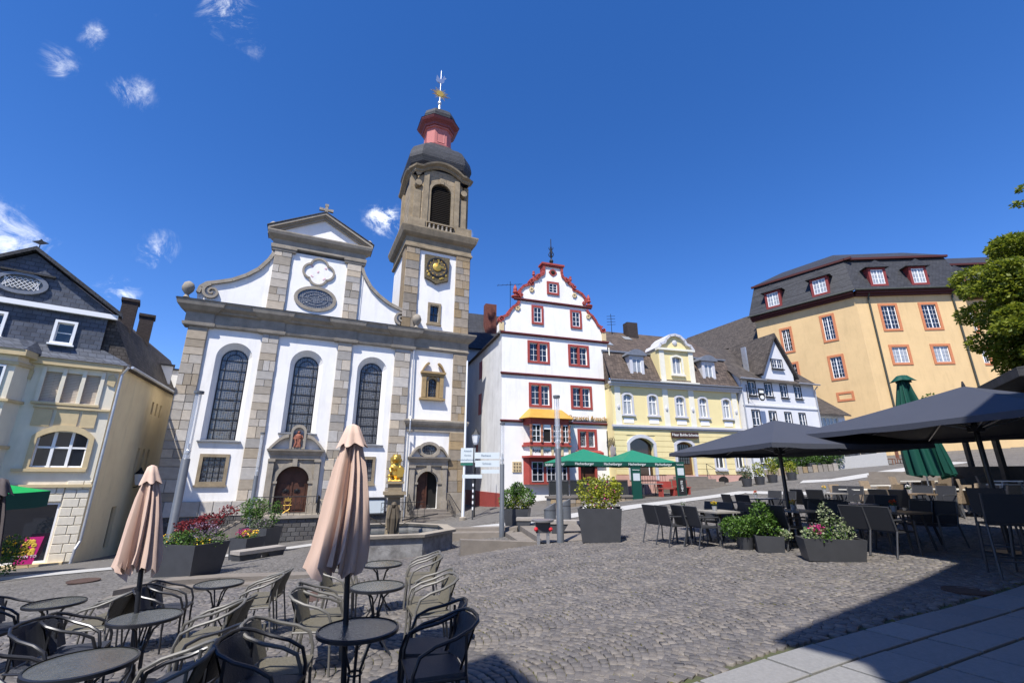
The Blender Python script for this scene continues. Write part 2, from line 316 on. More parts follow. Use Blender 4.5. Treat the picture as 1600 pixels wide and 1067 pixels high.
def unit_mesh(name, m, bev=.06):
    """unit block centred on the origin with its front edges broken"""
    b = bev; me = bpy.data.meshes.new(name)
    vs = [(-.5, .5, -.5), (.5, .5, -.5), (.5, .5, .5), (-.5, .5, .5), (-.5, -.3, -.5), (.5, -.3, -.5), (.5, -.3, .5), (-.5, -.3, .5), (-.5 + b, -.5, -.5 + b), (.5 - b, -.5, -.5 + b), (.5 - b, -.5, .5 - b), (-.5 + b, -.5, .5 - b)]
    fs = [(0, 1, 2, 3), (4, 5, 1, 0), (5, 6, 2, 1), (6, 7, 3, 2), (7, 4, 0, 3), (8, 9, 5, 4), (9, 10, 6, 5), (10, 11, 7, 6), (11, 8, 4, 7), (8, 11, 10, 9)]
    me.from_pydata(vs, [], fs); me.materials.append(m)
    bm = bmesh.new(); bm.from_mesh(me); bmesh.ops.recalc_face_normals(bm, faces=bm.faces); bm.to_mesh(me); bm.free(); return me
U_STONE = unit_mesh('ashlar_stone', stone, .035); U_STONEW = unit_mesh('brown_ashlar_stone', stonew, .035); U_BASALT = unit_mesh('basalt_brick', basalt, .05)
def place(u, d, ang): # facade frame: point on the horizon pixel u at depth d, compass angle of its run -> location, rotation
    return ((u - 800) / (711 * math.cos(PITCH) + 211.5 * math.sin(PITCH)) * d, d), math.pi / 2 - R(ang)
def arc(cx, cz, rx, rz, a0, a1, n=12):
    return [(cx + rx * math.cos(R(a0 + (a1 - a0) * i / n)), cz + rz * math.sin(R(a0 + (a1 - a0) * i / n))) for i in range(n + 1)]
def wall(mb, x0, x1, z0, z1, holes=(), y=0, depth=.3, n=10, rev=True):
    """wall face in the plane y with real openings (hx0, hx1, hz0, hz1[, rise of an arched head]) and reveals running back to y+depth"""
    xs = sorted({x0, x1, *[h[0] for h in holes], *[h[1] for h in holes]}); zs = sorted({z0, z1, *[h[2] for h in holes], *[h[3] for h in holes]})
    xs = [x for x in xs if x0 <= x <= x1]; zs = [z for z in zs if z0 <= z <= z1]
    for a, b in zip(xs, xs[1:]):
        for c, d in zip(zs, zs[1:]):
            mx, mz = (a + b) / 2, (c + d) / 2
            if any(h[0] < mx < h[1] and h[2] < mz < h[3] for h in holes): continue
            mb.sheet([(a, y, c), (b, y, c), (b, y, d), (a, y, d)])
    for h in holes if rev else ():
        a, b, c, d = h[:4]; rise = h[4] if len(h) > 4 else 0; y2 = y + depth
        mb.sheet([(a, y, c), (a, y2, c), (b, y2, c), (b, y, c)]); s = d - rise
        mb.sheet([(a, y, c), (a, y, s), (a, y2, s), (a, y2, c)]); mb.sheet([(b, y, c), (b, y2, c), (b, y2, s), (b, y, s)])
        if not rise: mb.sheet([(a, y, d), (b, y, d), (b, y2, d), (a, y2, d)])
        else:
            A = arch_pts(a, b, s, rise, n)
            for p, q in zip(A, A[1:]):
                mb.sheet([(p[0], y, p[1]), (q[0], y, q[1]), (q[0], y, d), (p[0], y, d)])
                mb.sheet([(p[0], y, p[1]), (p[0], y2, p[1]), (q[0], y2, q[1]), (q[0], y, q[1])])
def arch_pts(a, b, s, rise, n=10):
    w = (b - a) / 2; cx = (a + b) / 2
    if rise >= w * .98: return [(cx - w * math.cos(math.pi * i / n), s + rise * math.sin(math.pi * i / n)) for i in range(n + 1)]
    r = (w * w + rise * rise) / (2 * rise); t = math.asin(w / r)
    return [(cx + r * math.sin(-t + 2 * t * i / n), s + rise - r + r * math.cos(-t + 2 * t * i / n)) for i in range(n + 1)]
def ring(mb, outer, inner, y0, y1):
    """frame between two outlines with the same number of points (xz plane)"""
    n = len(outer); V = [(p[0], y0, p[1]) for p in outer] + [(p[0], y0, p[1]) for p in inner] + [(p[0], y1, p[1]) for p in outer] + [(p[0], y1, p[1]) for p in inner]; fs = []
    for i in range(n):
        j = (i + 1) % n
        fs += [(i, j, n + j, n + i), (2 * n + i, 3 * n + i, 3 * n + j, 2 * n + j), (i, 2 * n + i, 2 * n + j, j), (n + i, n + j, 3 * n + j, 3 * n + i)]
    mb.add(V, fs)
def frame(mb, x0, x1, z0, z1, w, y0, y1, wb=None):
    wb = w if wb is None else wb
    ring(mb, [(x0, z0), (x1, z0), (x1, z1), (x0, z1)], [(x0 + w, z0 + wb), (x1 - w, z0 + wb), (x1 - w, z1 - w), (x0 + w, z1 - w)], y0, y1)
def arch_outline(a, b, z0, s, rise, n=10): return [(a, z0)] + arch_pts(a, b, s, rise, n) + [(b, z0)]
def casement(par, z0b, x0, x1, z0, z1, y, cols=2, rows=3, fr=.06, mw=.025, m=None, g=None, name='window', mull=.07, rz=0):
    """white window: frame with a middle post as the part, muntins and glass as its sub-parts"""
    f = MB(z0b, rz); frame(f, x0, x1, z0, z1, fr, y, y + .06)
    if cols > 1 and mull: f.box((x0 + x1) / 2 - mull / 2, (x0 + x1) / 2 + mull / 2, y - .01, y + .05, z0 + fr, z1 - fr)
    o = f.build(name, m or winw, par)
    k = MB(z0b, rz)
    halves = [(x0 + fr, (x0 + x1) / 2 - mull / 2), ((x0 + x1) / 2 + mull / 2, x1 - fr)] if (cols > 1 and mull) else [(x0 + fr, x1 - fr)]
    cc = cols // 2 if len(halves) == 2 else cols
    for a, b in halves:
        for i in range(1, cc): k.box(a + (b - a) * i / cc - mw / 2, a + (b - a) * i / cc + mw / 2, y + .008, y + .045, z0 + fr, z1 - fr)
        for i in range(1, rows): zz = z0 + fr + (z1 - z0 - 2 * fr) * i / rows; k.box(a, b, y + .012, y + .041, zz - mw / 2, zz + mw / 2)
    if k.v: k.build('muntins', m or winw, o)
    gl = MB(z0b, rz); gl.sheet([(x0 + fr * .5, y + .03, z0 + fr * .5), (x1 - fr * .5, y + .03, z0 + fr * .5), (x1 - fr * .5, y + .03, z1 - fr * .5), (x0 + fr * .5, y + .03, z1 - fr * .5)]); gl.build('glass', g or glass, o)
    return o
def stone_column(par, mesh, x0, x1, z0, z1, ypos, depth, h=.5, gap=.012, rng=rnd, name='stone'):
    """courses of ashlar blocks, each block an object"""
    z = z0
    while z < z1 - .02:
        hh = min(h * rng.uniform(.75, 1.25), z1 - z)
        if z1 - z - hh < .18: hh = z1 - z
        c = rng.random(); cuts = [x0, x1] if c < .38 else ([x0, x0 + (x1 - x0) * rng.uniform(.35, .65), x1] if c < .9 else [x0, x0 + (x1 - x0) * .3, x0 + (x1 - x0) * .68, x1])
        for a, b in zip(cuts, cuts[1:]):
            d = depth * rng.uniform(.94, 1.06)
            piece(name, mesh, par, ((a + b) / 2, ypos - d / 2, z + hh / 2), (b - a - gap, d, hh - gap))
        z += hh
def text_obj(name, body, size, parent, m, loc, rx=math.pi / 2, rz=0, depth=.008, align='CENTER'):
    cu = bpy.data.curves.new(name, 'FONT'); cu.body = body; cu.size = size; cu.extrude = depth; cu.align_x = align; cu.align_y = 'CENTER'; cu.resolution_u = 2
    t = bpy.data.objects.new('tmp', cu); COL.objects.link(t); dg = bpy.context.evaluated_depsgraph_get()
    me = bpy.data.meshes.new_from_object(t.evaluated_get(dg)); bpy.data.objects.remove(t); me.name = name; me.materials.clear(); me.materials.append(m)
    o = bpy.data.objects.new(name, me); COL.objects.link(o); o.parent = parent; o.location = loc; o.rotation_euler = (rx, 0, rz); return o
# ------------------------------------------------------------------ terrain: the market place falls to the left and climbs to the right
CTRL = np.array([(0, 0, -1.74), (-1, 4.5, -1.93), (-1.7, 6.6, -2.03), (-2.3, 8.7, -2.12), (-3.1, 3.9, -2.02), (-4.7, 8.2, -2.28), (-6.5, 7.3, -2.38), (2.5, 5, -1.66), (6.4, 6.5, -1.55),
    (7.4, 10.2, -1.48), (5, 15.7, -1.6), (1.3, 13.4, -1.74), (-1.4, 13.2, -2.04), (-8.2, 11.5, -2.45), (-3.6, 16, -2.45), (-.3, 17.0, -2.12), (-16.2, 16, -3.1), (-18.6, 21, -3.47), (-12.0, 25.6, -3.3), (-8, 14, -2.5),
    (-22, 29, -4.0), (-4.1, 28.5, -2.48), (-2.8, 29.4, -2.3), (-.7, 30, -1.74), (4.4, 22, -1.45), (7.2, 32.5, -1.2), (17.5, 34.4, -.1), (14.4, 26, -.75), (14.6, 15.8, -.95), (27.7, 32, .8), (40, 42, 2.3), (8.5, 8.2, -1.42),
    (20, 20, -.3), (25, 10, -.6), (10, -10, -1.5), (-10, -5, -2.4), (-30, 5, -3.6), (-40, 40, -5), (0, 55, -1), (60, 60, 4), (60, 10, .5), (0, -40, -1.6), (-60, -20, -4.5), (40, -30, -1)], float)
def _tps():
    P = CTRL[:, :2]; n = len(P); d2 = ((P[:, None] - P[None]) ** 2).sum(-1); K = np.where(d2 > 0, d2 * np.log(d2 + 1e-12) * .5, 0) + np.eye(n) * .6
    A = np.zeros((n + 3, n + 3)); A[:n, :n] = K; A[:n, n] = 1; A[:n, n + 1:] = P; A[n, :n] = 1; A[n + 1:, :n] = P.T
    b = np.zeros(n + 3); b[:n] = CTRL[:, 2]; return np.linalg.solve(A, b)
_W = _tps()
def gza(X, Y):
    X = np.clip(np.asarray(X, float), -70, 70); Y = np.clip(np.asarray(Y, float), -50, 70)
    d2 = (X[..., None] - CTRL[:, 0]) ** 2 + (Y[..., None] - CTRL[:, 1]) ** 2
    return (np.where(d2 > 0, d2 * np.log(d2 + 1e-12) * .5, 0) * _W[:len(CTRL)]).sum(-1) + _W[-3] + _W[-2] * X + _W[-1] * Y
def gz(x, y): return float(gza(np.array([x]), np.array([y]))[0])
def gpt(u, v, dmax=70):
    """where the sight line through a photo pixel meets the ground"""
    w = v - 533.5; c, s = math.cos(PITCH), math.sin(PITCH); rx, ry, rz = (u - 800), 711 * c + w * s, 711 * s - w * c
    D = np.linspace(2, dmax, 1400); z = D * rz / ry - gza(D * rx / ry, D); i = np.argmax(z < 0)
    if z[i] >= 0: i = len(D) - 1
    return (D[i] * rx / ry, D[i])
def stonetex(name, c1, c2, cj, sc, moss=0, jw=.06):
    """distant cobble paving: cells with darker joints"""
    m = bpy.data.materials.new(name); m.use_nodes = True; t = m.node_tree; L = t.links.new; b = t.nodes['Principled BSDF']; b.inputs['Roughness'].default_value = .8
    tc = N(t, 'ShaderNodeTexCoord'); mp = N(t, 'ShaderNodeMapping'); L(tc.outputs['Object'], mp.inputs[0]); mp.inputs['Scale'].default_value = (sc, sc, 0)
    v1 = N(t, 'ShaderNodeTexVoronoi', i_Scale=1.0, i_Randomness=.55); v2 = N(t, 'ShaderNodeTexVoronoi', feature='DISTANCE_TO_EDGE', i_Scale=1.0, i_Randomness=.55)
    for v in (v1, v2): L(mp.outputs[0], v.inputs['Vector'])
    sp = N(t, 'ShaderNodeSeparateColor'); L(v1.outputs['Color'], sp.inputs[0])
    n1 = N(t, 'ShaderNodeTexNoise', i_Scale=.7, i_Detail=5.0); L(tc.outputs['Object'], n1.inputs['Vector'])
    av = N(t, 'ShaderNodeMath', operation='MULTIPLY_ADD'); L(sp.outputs[0], av.inputs[0]); av.inputs[1].default_value = .6; L(n1.outputs['Fac'], av.inputs[2])
    mr0 = N(t, 'ShaderNodeMapRange'); L(av.outputs[0], mr0.inputs['Value']); mr0.inputs['From Min'].default_value = .35; mr0.inputs['From Max'].default_value = 1.15
    mx = N(t, 'ShaderNodeMix', data_type='RGBA'); L(mr0.outputs[0], mx.inputs[0]); mx.inputs[6].default_value = (*c1, 1); mx.inputs[7].default_value = (*c2, 1)
    mr = N(t, 'ShaderNodeMapRange'); L(v2.outputs['Distance'], mr.inputs['Value']); mr.inputs['From Min'].default_value = jw * .4; mr.inputs['From Max'].default_value = jw * 1.6
    m2 = N(t, 'ShaderNodeMix', data_type='RGBA'); L(mr.outputs[0], m2.inputs[0]); m2.inputs[6].default_value = (*cj, 1); L(mx.outputs[2], m2.inputs[7]); L(m2.outputs[2], b.inputs['Base Color'])
    bp = N(t, 'ShaderNodeBump', i_Strength=.6, i_Distance=.02); L(mr.outputs[0], bp.inputs['Height']); L(bp.outputs[0], b.inputs['Normal']); return m
farcob = stonetex('distant_cobble_paving', (.092, .086, .082), (.168, .155, .143), (.06, .055, .044), 9.0)
jointm = mat('mossy_joint_sand', (.058, .053, .045), .95, 0, 2.2, .5, 60, col2=(.07, .088, .022))
asph = mat('worn_basalt_street', (.14, .131, .122), .9, .35, 4, .4, 80)
def tri(v): # joins a height function over a grid into one sheet
    pass
def ground_sheet(name, xs, ys, m, dz=0, kind='structure', keep=None):
    X, Y = np.meshgrid(xs, ys); Z = gza(X, Y) + dz; ny, nx = X.shape
    V = np.stack([X, Y, Z], -1).reshape(-1, 3); fs = []
    for j in range(ny - 1):
        for i in range(nx - 1):
            if keep and not keep((xs[i] + xs[i + 1]) / 2, (ys[j] + ys[j + 1]) / 2): continue
            a = j * nx + i; fs.append((a, a + 1, a + nx + 1, a + nx))
    me = bpy.data.meshes.new(name); me.from_pydata([tuple(map(float, v)) for v in V], [], fs); me.materials.append(m)
    me.polygons.foreach_set('use_smooth', [True] * len(fs)); o = bpy.data.objects.new(name, me); COL.objects.link(o); return tag(o, kind=kind)
fine = lambda a, b, st: list(np.arange(a, b + 1e-6, st))
ground = ground_sheet('ground', [-900, -300, -120] + fine(-70, -30, 5) + fine(-28, 44, 1.0) + [50, 60, 70, 120, 300, 900], [-900, -300, -100, -50] + fine(-40, -5, 5) + fine(-3, 44, 1.0) + [48, 55, 62, 70, 120, 400, 1000], farcob)
# --- near paving: real cobbles in segmental arcs over mossy joints
def keepj(x, y): return y > 1.2 and abs(x) < 1.28 * y + 1.5 and not (x > -1.9 and x < 3.6 and y > 13.0) and not (x < -4.0 and y > 11.6 - .66 * (-4.4 - x)) and y < 16.6
SL_A = np.array([1.9, 4.72]); SL_D = np.array([.91, .415]); SL_D = SL_D / np.hypot(*SL_D); SL_N = np.array([SL_D[1], -SL_D[0]])   # edge of the slab pavement
ground_sheet('cobble_bed', fine(-15, 15, .5), fine(1, 17.5, .5), jointm, .018, keep=keepj)
def cobble_field():
    rng = np.random.default_rng(5); W = 1.34; Rr = .80; st = .098
    ax = SL_D; ay = np.array([-SL_D[1], SL_D[0]])           # arcs bulge along the pavement edge
    C = []
    for col in range(-16, 17):
        c0 = col * W; shift = rng.uniform(0, st)
        ks = np.arange(-240, 240) * st + shift
        half = math.asin(W / 2 / Rr); na = int(round(2 * half * Rr / .108))
        th = (np.arange(na) + .5) / na * 2 * half - half
        K, T = np.meshgrid(ks, th); T = T + rng.uniform(-.3, .3, K.shape[1])[None] * (.108 / Rr)
        lx = K + Rr * np.cos(T); ly = c0 + Rr * np.sin(T)
        px = 3 + lx * ax[0] + ly * ay[0]; py = 8 + lx * ax[1] + ly * ay[1]
        C.append(np.stack([px.ravel(), py.ravel(), T.ravel()], -1))
    C = np.concatenate(C); x, y = C[:, 0], C[:, 1]
    d = (x - SL_A[0]) * SL_N[0] + (y - SL_A[1]) * SL_N[1]
    # keep the square's near part; stop at the slab pavement and at the kerbs of the fountain court
    k = (y > 2.6) & (y < 16.8) & (np.abs(x) < 1.17 * y + .6) & (d < -.07) & ~((x > -1.5) & (x < 3.2) & (y > 13.45))
    k &= ~((x < -4.4) & (y > 12.0 - .66 * (-4.4 - x)))
    C = C[k]; n = len(C); ang = C[:, 2] + math.atan2(ax[1], ax[0]); ang += rng.normal(0, .05, n)
    lr = st * .5 * rng.uniform(.82, .92, n); lt = .108 * .5 * rng.uniform(.9, 1.0, n); hh = rng.normal(.042, .0022, n); tx, ty = rng.normal(0, .006, n), rng.normal(0, .006, n)
    return C, ang, lr, lt, hh, tx, ty
def cobbles():
    C, ang, lr, lt, hh, tx, ty = cobble_field(); n = len(C); rng = np.random.default_rng(9)
    prox = np.hypot(C[:, 0] * .8, C[:, 1]); vis = np.abs(C[:, 0]) < 1.1 * C[:, 1]; order = np.argsort(np.where(vis & (C[:, 1] > 4.2), prox, 1e9)); near = set(order[:300].tolist())
    g0 = gza(C[:, 0], C[:, 1]); sg = np.array([(-1, -1), (1, -1), (1, 1), (-1, 1)], float); V = np.zeros((n, 12, 3))
    for ring_, (ins, hf) in enumerate(((1.0, -.2), (1.0, .86), (.88, 1.0))):
        for k in range(4):
            jit = rng.normal(0, .0035, (n, 2)); a = sg[k, 0] * lr * ins + jit[:, 0]; b = sg[k, 1] * lt * ins + jit[:, 1]; i = ring_ * 4 + k
            V[:, i, 0] = C[:, 0] + a * np.cos(ang) - b * np.sin(ang); V[:, i, 1] = C[:, 1] + a * np.sin(ang) + b * np.cos(ang); V[:, i, 2] = g0 + hh * hf + (tx * sg[k, 0] + ty * sg[k, 1]) * .25
    F = [(8, 9, 10, 11)] + [(0 + k, (k + 1) % 4, 4 + (k + 1) % 4, 4 + k) for k in range(4)] + [(4 + k, 4 + (k + 1) % 4, 8 + (k + 1) % 4, 8 + k) for k in range(4)]
    Fa = np.array(F); sel = np.array([i for i in range(n) if i not in near])
    vv = V[sel].reshape(-1, 3); ff = (Fa[None] + (np.arange(len(sel)) * 12)[:, None, None]).reshape(-1, 4)
    me = bpy.data.meshes.new('cobblestones'); me.vertices.add(len(vv)); me.vertices.foreach_set('co', vv.ravel().astype(np.float32)); me.loops.add(ff.size); me.loops.foreach_set('vertex_index', ff.ravel().astype(np.int32))
    me.polygons.add(len(ff)); me.polygons.foreach_set('loop_start', np.arange(0, ff.size, 4, dtype=np.int32)); me.polygons.foreach_set('loop_total', np.full(len(ff), 4, dtype=np.int32)); me.update(calc_edges=True); me.materials.append(cobm)
    o = bpy.data.objects.new('cobblestones', me); COL.objects.link(o); o.parent = ground; o['kind'] = 'stuff'
    for i in near:
        c = np.array([C[i, 0], C[i, 1], g0[i]]); m2 = bpy.data.meshes.new('cobble'); m2.from_pydata([tuple(map(float, q - c)) for q in V[i]], [], F); m2.materials.append(cobm1)
        ob = bpy.data.objects.new('cobble', m2); COL.objects.link(ob); ob.parent = ground; ob.location = tuple(map(float, c))
def cobmat(name, island):
    m = bpy.data.materials.new(name); m.use_nodes = True; t = m.node_tree; L = t.links.new; b = t.nodes['Principled BSDF']; b.inputs['Roughness'].default_value = .62; b.inputs['Specular IOR Level'].default_value = .45
    if island: g = N(t, 'ShaderNodeNewGeometry').outputs['Random Per Island']
    else: g = N(t, 'ShaderNodeObjectInfo').outputs['Random']
    cr = N(t, 'ShaderNodeValToRGB'); L(g, cr.inputs[0]); e = cr.color_ramp.elements; e[0].color = (.09, .083, .08, 1); e[1].color = (.172, .155, .14, 1); e[1].position = 1
    x = cr.color_ramp.elements.new(.45); x.color = (.118, .109, .106, 1); x = cr.color_ramp.elements.new(.8); x.color = (.14, .124, .11, 1)
    ge = N(t, 'ShaderNodeNewGeometry'); n1 = N(t, 'ShaderNodeTexNoise', i_Scale=1.3, i_Detail=6.0, i_Roughness=.7); L(ge.outputs['Position'], n1.inputs['Vector'])
    n2 = N(t, 'ShaderNodeTexNoise', i_Scale=90.0, i_Detail=3.0); L(ge.outputs['Position'], n2.inputs['Vector'])
    ad = N(t, 'ShaderNodeMath', operation='ADD'); L(n1.outputs['Fac'], ad.inputs[0]); L(n2.outputs['Fac'], ad.inputs[1])
    mr = N(t, 'ShaderNodeMapRange'); L(ad.outputs[0], mr.inputs['Value']); mr.inputs['From Min'].default_value = .7; mr.inputs['From Max'].default_value = 1.3; mr.inputs['To Min'].default_value = .78; mr.inputs['To Max'].default_value = 1.22
    hv = N(t, 'ShaderNodeHueSaturation'); L(cr.outputs[0], hv.inputs['Color']); L(mr.outputs[0], hv.inputs['Value']); L(hv.outputs[0], b.inputs['Base Color'])
    bp = N(t, 'ShaderNodeBump', i_Strength=.35, i_Distance=.006); L(n2.outputs['Fac'], bp.inputs['Height']); L(bp.outputs[0], b.inputs['Normal']); return m
cobm = cobmat('basalt_cobble', True); cobm1 = cobmat('basalt_cobble_single', False)
cobbles()
# tufts of moss and grass in the joints of the near paving
def joint_moss():
    """thin cushions of moss along the row joints of the near setts"""
    rng = np.random.default_rng(3); C, ang = cobble_field()[:2]; k = (C[:, 1] < 11.5) & (np.sin(C[:, 0] * .9 + 2) + np.sin(C[:, 1] * .8 + C[:, 0] * .3) > rng.uniform(-1.9, 1.0, len(C))); C = C[k]; ang = ang[k]; n = len(C)
    th = ang + rng.choice((0., math.pi), n); cx = C[:, 0] + .049 * np.cos(th); cy = C[:, 1] + .049 * np.sin(th); t = np.stack([-np.sin(th), np.cos(th)], 1); u = np.stack([np.cos(th), np.sin(th)], 1); L = rng.uniform(.02, .05, n)[:, None]; w = rng.uniform(.004, .011, n)[:, None]; c = np.stack([cx, cy], 1); z = gza(cx, cy) + .032
    P = np.stack([c - t * L, c + u * w, c + t * L, c - u * w, c + u * 0], 1); V = np.zeros((n, 5, 3)); V[:, :, :2] = P; V[:, :4, 2] = z[:, None] - .012; V[:, 4, 2] = z + rng.uniform(.006, .016, n); F = (np.array([(0, 1, 4), (1, 2, 4), (2, 3, 4), (3, 0, 4)])[None] + (np.arange(n) * 5)[:, None, None]).reshape(-1, 3)
    me = bpy.data.meshes.new('moss'); me.from_pydata(V.reshape(-1, 3).tolist(), [], F.tolist()); me.materials.append(leafmat('joint_moss', (.055, .065, .012), (.15, .14, .03), .1)); o = bpy.data.objects.new('moss', me); COL.objects.link(o)
    tag(o, 'yellow green moss growing in the joints between the cobbles', 'moss', kind='stuff')
joint_moss()
# --- slab pavement in the lower right corner: every slab its own piece
pav = ground_sheet('pavement', [0], [0], jointm) if 0 else None
def slabs():
    bed = MB(); P = lambda a, b: (SL_A[0] + SL_D[0] * a + SL_N[0] * b, SL_A[1] + SL_D[1] * a + SL_N[1] * b)
    na, nb = 24, 8
    V = []; 
    for j in range(nb + 1):
        for i in range(na + 1):
            x, y = P(-4 + 18 * i / na, 6 * j / nb); V.append((x, y, gz(x, y) + .03))
    bed.add(V, [(j * (na + 1) + i, j * (na + 1) + i + 1, (j + 1) * (na + 1) + i + 1, (j + 1) * (na + 1) + i) for j in range(nb) for i in range(na)])
    pv = tag(bed.build('pavement', jointm), kind='structure'); rg = random.Random(4)
    for j, (b0, wd) in enumerate([(.46 * k_, .46) for k_ in range(9)]):
        a = -3.6 - rg.uniform(0, .8)
        while a < 11:
            ln = rg.choice((.55, .7, .85, .95)); g = .017; q = [P(a + g, b0 + g), P(a + ln - g, b0 + g), P(a + ln - g, b0 + wd - g), P(a + g, b0 + wd - g)]
            dz = .052 + rg.uniform(-.003, .003); cx = sum(p[0] for p in q) / 4; cy = sum(p[1] for p in q) / 4; cz = gz(cx, cy)
            if cy > 1.0 and cy < 13 and abs(cx) < 1.25 * cy + 1:
                m = MB(); e = .006; T = [(x, y, gz(x, y) + dz) for x, y in q]; ce = Vector((cx, cy, cz)); I = [tuple(Vector(t_) + (ce - Vector(t_)).normalized() * e * 1.5) for t_ in T]
                I = [(i_[0], i_[1], t_[2]) for i_, t_ in zip(I, T)]; T = [(t_[0], t_[1], t_[2] - e) for t_ in T]; B = [(t_[0], t_[1], t_[2] - .05) for t_ in T]
                m.add([(x - cx, y - cy, z - cz) for x, y, z in I + T + B], [(0, 1, 2, 3)] + [(k, 4 + k, 4 + (k + 1) % 4, (k + 1) % 4) for k in range(4)] + [(4 + k, 8 + k, 8 + (k + 1) % 4, 4 + (k + 1) % 4) for k in range(4)])
                m.build('slab', slabm, pv, loc=(cx, cy, cz))
            a += ln
slabs()
def strip(name, pix, width, m, dz=.012, xy=None, sub=8):
    """ribbon of paving that follows the ground"""
    pts = xy or [gpt(u, v) for u, v in pix]; Q = []
    for a, b in zip(pts, pts[1:]):
        for i in range(sub): Q.append((a[0] + (b[0] - a[0]) * i / sub, a[1] + (b[1] - a[1]) * i / sub))
    Q.append(pts[-1]); mb = MB(); V = []
    for i, p in enumerate(Q):
        a = Q[max(0, i - 2)]; b = Q[min(len(Q) - 1, i + 2)]; t = Vector((b[0] - a[0], b[1] - a[1])).normalized(); nn = Vector((-t.y, t.x))
        w = width if isinstance(width, (int, float)) else width[0] + (width[1] - width[0]) * i / (len(Q) - 1)
        for k in range(4): x, y = p[0] + nn.x * w * (k / 3 - .5), p[1] + nn.y * w * (k / 3 - .5); V.append((x, y, gz(x, y) + dz))
    mb.add(V, [(i * 4 + k, i * 4 + k + 1, i * 4 + k + 5, i * 4 + k + 4) for i in range(len(Q) - 1) for k in range(3)])
    return tag(mb.build(name, m, smooth=True), kind='structure')
strip('granite_path', [(-60, 912), (0, 905), (200, 886), (415, 861), (520, 846), (705, 829), (792, 820.5), (887, 807), (962, 796), (1034, 786), (1160, 769), (1300, 772)], 1.35, granite, .02)
strip('upper_granite_path', [(1252, 753), (1310, 750), (1425, 732), (1500, 722)], 1.5, granite, .02)
strip('street', None, 4.4, asph, .008, xy=[(-18, 13.2), (-15.5, 20), (-11, 23.6), (-3, 25.5), (.5, 25.6), (4.5, 27), (9, 28.6), (16, 31.4), (26, 33), (36, 38)])
# ================================================================== church
def splay(mb, outer, inner, y0, y1):
    n = len(outer); mb.add([(p[0], y0, p[1]) for p in outer] + [(p[0], y1, p[1]) for p in inner], [(i, (i + 1) % n, n + (i + 1) % n, n + i) for i in range(n)])
def pmesh(name, m):
    me = bpy.data.meshes.new(name); me.from_pydata([(-.5, 0, -.5), (.5, 0, -.5), (.5, 0, .5), (-.5, 0, .5)], [], [(0, 1, 2, 3)]); me.materials.append(m); return me
PANE_LEAD = pmesh('leaded_pane', leadg)
def lead_panes(par, xs, zs, y):
    for a, b in zip(xs, xs[1:]):
        for c, d in zip(zs, zs[1:]):
            o = bpy.data.objects.new('pane', PANE_LEAD_(b - a, d - c)); COL.objects.link(o); o.parent = par; o.location = ((a + b) / 2, y, (c + d) / 2); o.rotation_euler = (rnd.gauss(0, .008), 0, rnd.gauss(0, .012))
_pc = {}
def PANE_LEAD_(w, h):
    k = (round(w, 3), round(h, 3))
    if k not in _pc:
        me = bpy.data.meshes.new('leaded_pane'); me.from_pydata([(-w / 2, 0, -h / 2), (w / 2, 0, -h / 2), (w / 2, 0, h / 2), (-w / 2, 0, h / 2)], [], [(0, 1, 2, 3)]); me.materials.append(leadg); _pc[k] = me
    return _pc[k]
def moulding(mb, x0, x1, prof, ret=True):
    """cornice along x: prof is a list of (out, z) from bottom to top; returns round both ends"""
    for i, ((o0, z0), (o1, z1)) in enumerate(zip(prof, prof[1:])):
        mb.add([(x0 - o0, -o0, z0), (x1 + o0, -o0, z0), (x1 + o1, -o1, z1), (x0 - o1, -o1, z1), (x0 - o0, .4, z0), (x1 + o0, .4, z0), (x1 + o1, .4, z1), (x0 - o1, .4, z1)],
               [(0, 1, 2, 3), (4, 0, 3, 7), (1, 5, 6, 2)])
    o, z = prof[-1]; mb.sheet([(x0 - o, -o, z), (x1 + o, -o, z), (x1 + o, .4, z), (x0 - o, .4, z)]); o, z = prof[0]; mb.sheet([(x0 - o, -o, z), (x1 + o, -o, z), (x1 + o, .4, z), (x0 - o, .4, z)])
def scroll(mb, cx, cz, r, y0, y1, turns=1.6, d=1, w=.13):
    pts = []; n = 34
    for i in range(n + 1):
        t = i / n; rr = r * (1 - .86 * t); a = d * (R(100) + t * turns * 2 * math.pi); pts.append((cx + rr * math.cos(a), cz + rr * math.sin(a)))
    for (p, q), t in zip(zip(pts, pts[1:]), [i / n for i in range(n)]):
        ww = w * (1 - .5 * t); v0 = Vector((p[0] - cx, p[1] - cz)); v1 = Vector((q[0] - cx, q[1] - cz)); a0 = 1 - ww / max(v0.length, .02) * .8; a1 = 1 - ww / max(v1.length, .02) * .8
        a0, a1 = max(a0, .1), max(a1, .1)
        P = [p, q, (cx + v1.x * a1, cz + v1.y * a1), (cx + v0.x * a0, cz + v0.y * a0)]; mb.prism(P, y0, y1)
CH_XY, CH_R = place(455, 28, 65.3); CZ = -3.4
church = thing('church', 'white baroque church with stone pilasters, curved gable and tall clock tower', 'church', (CH_XY[0], CH_XY[1], CZ), CH_R)
Zc = lambda z: z - CZ
WX = (-3.93, .05, 4.06)
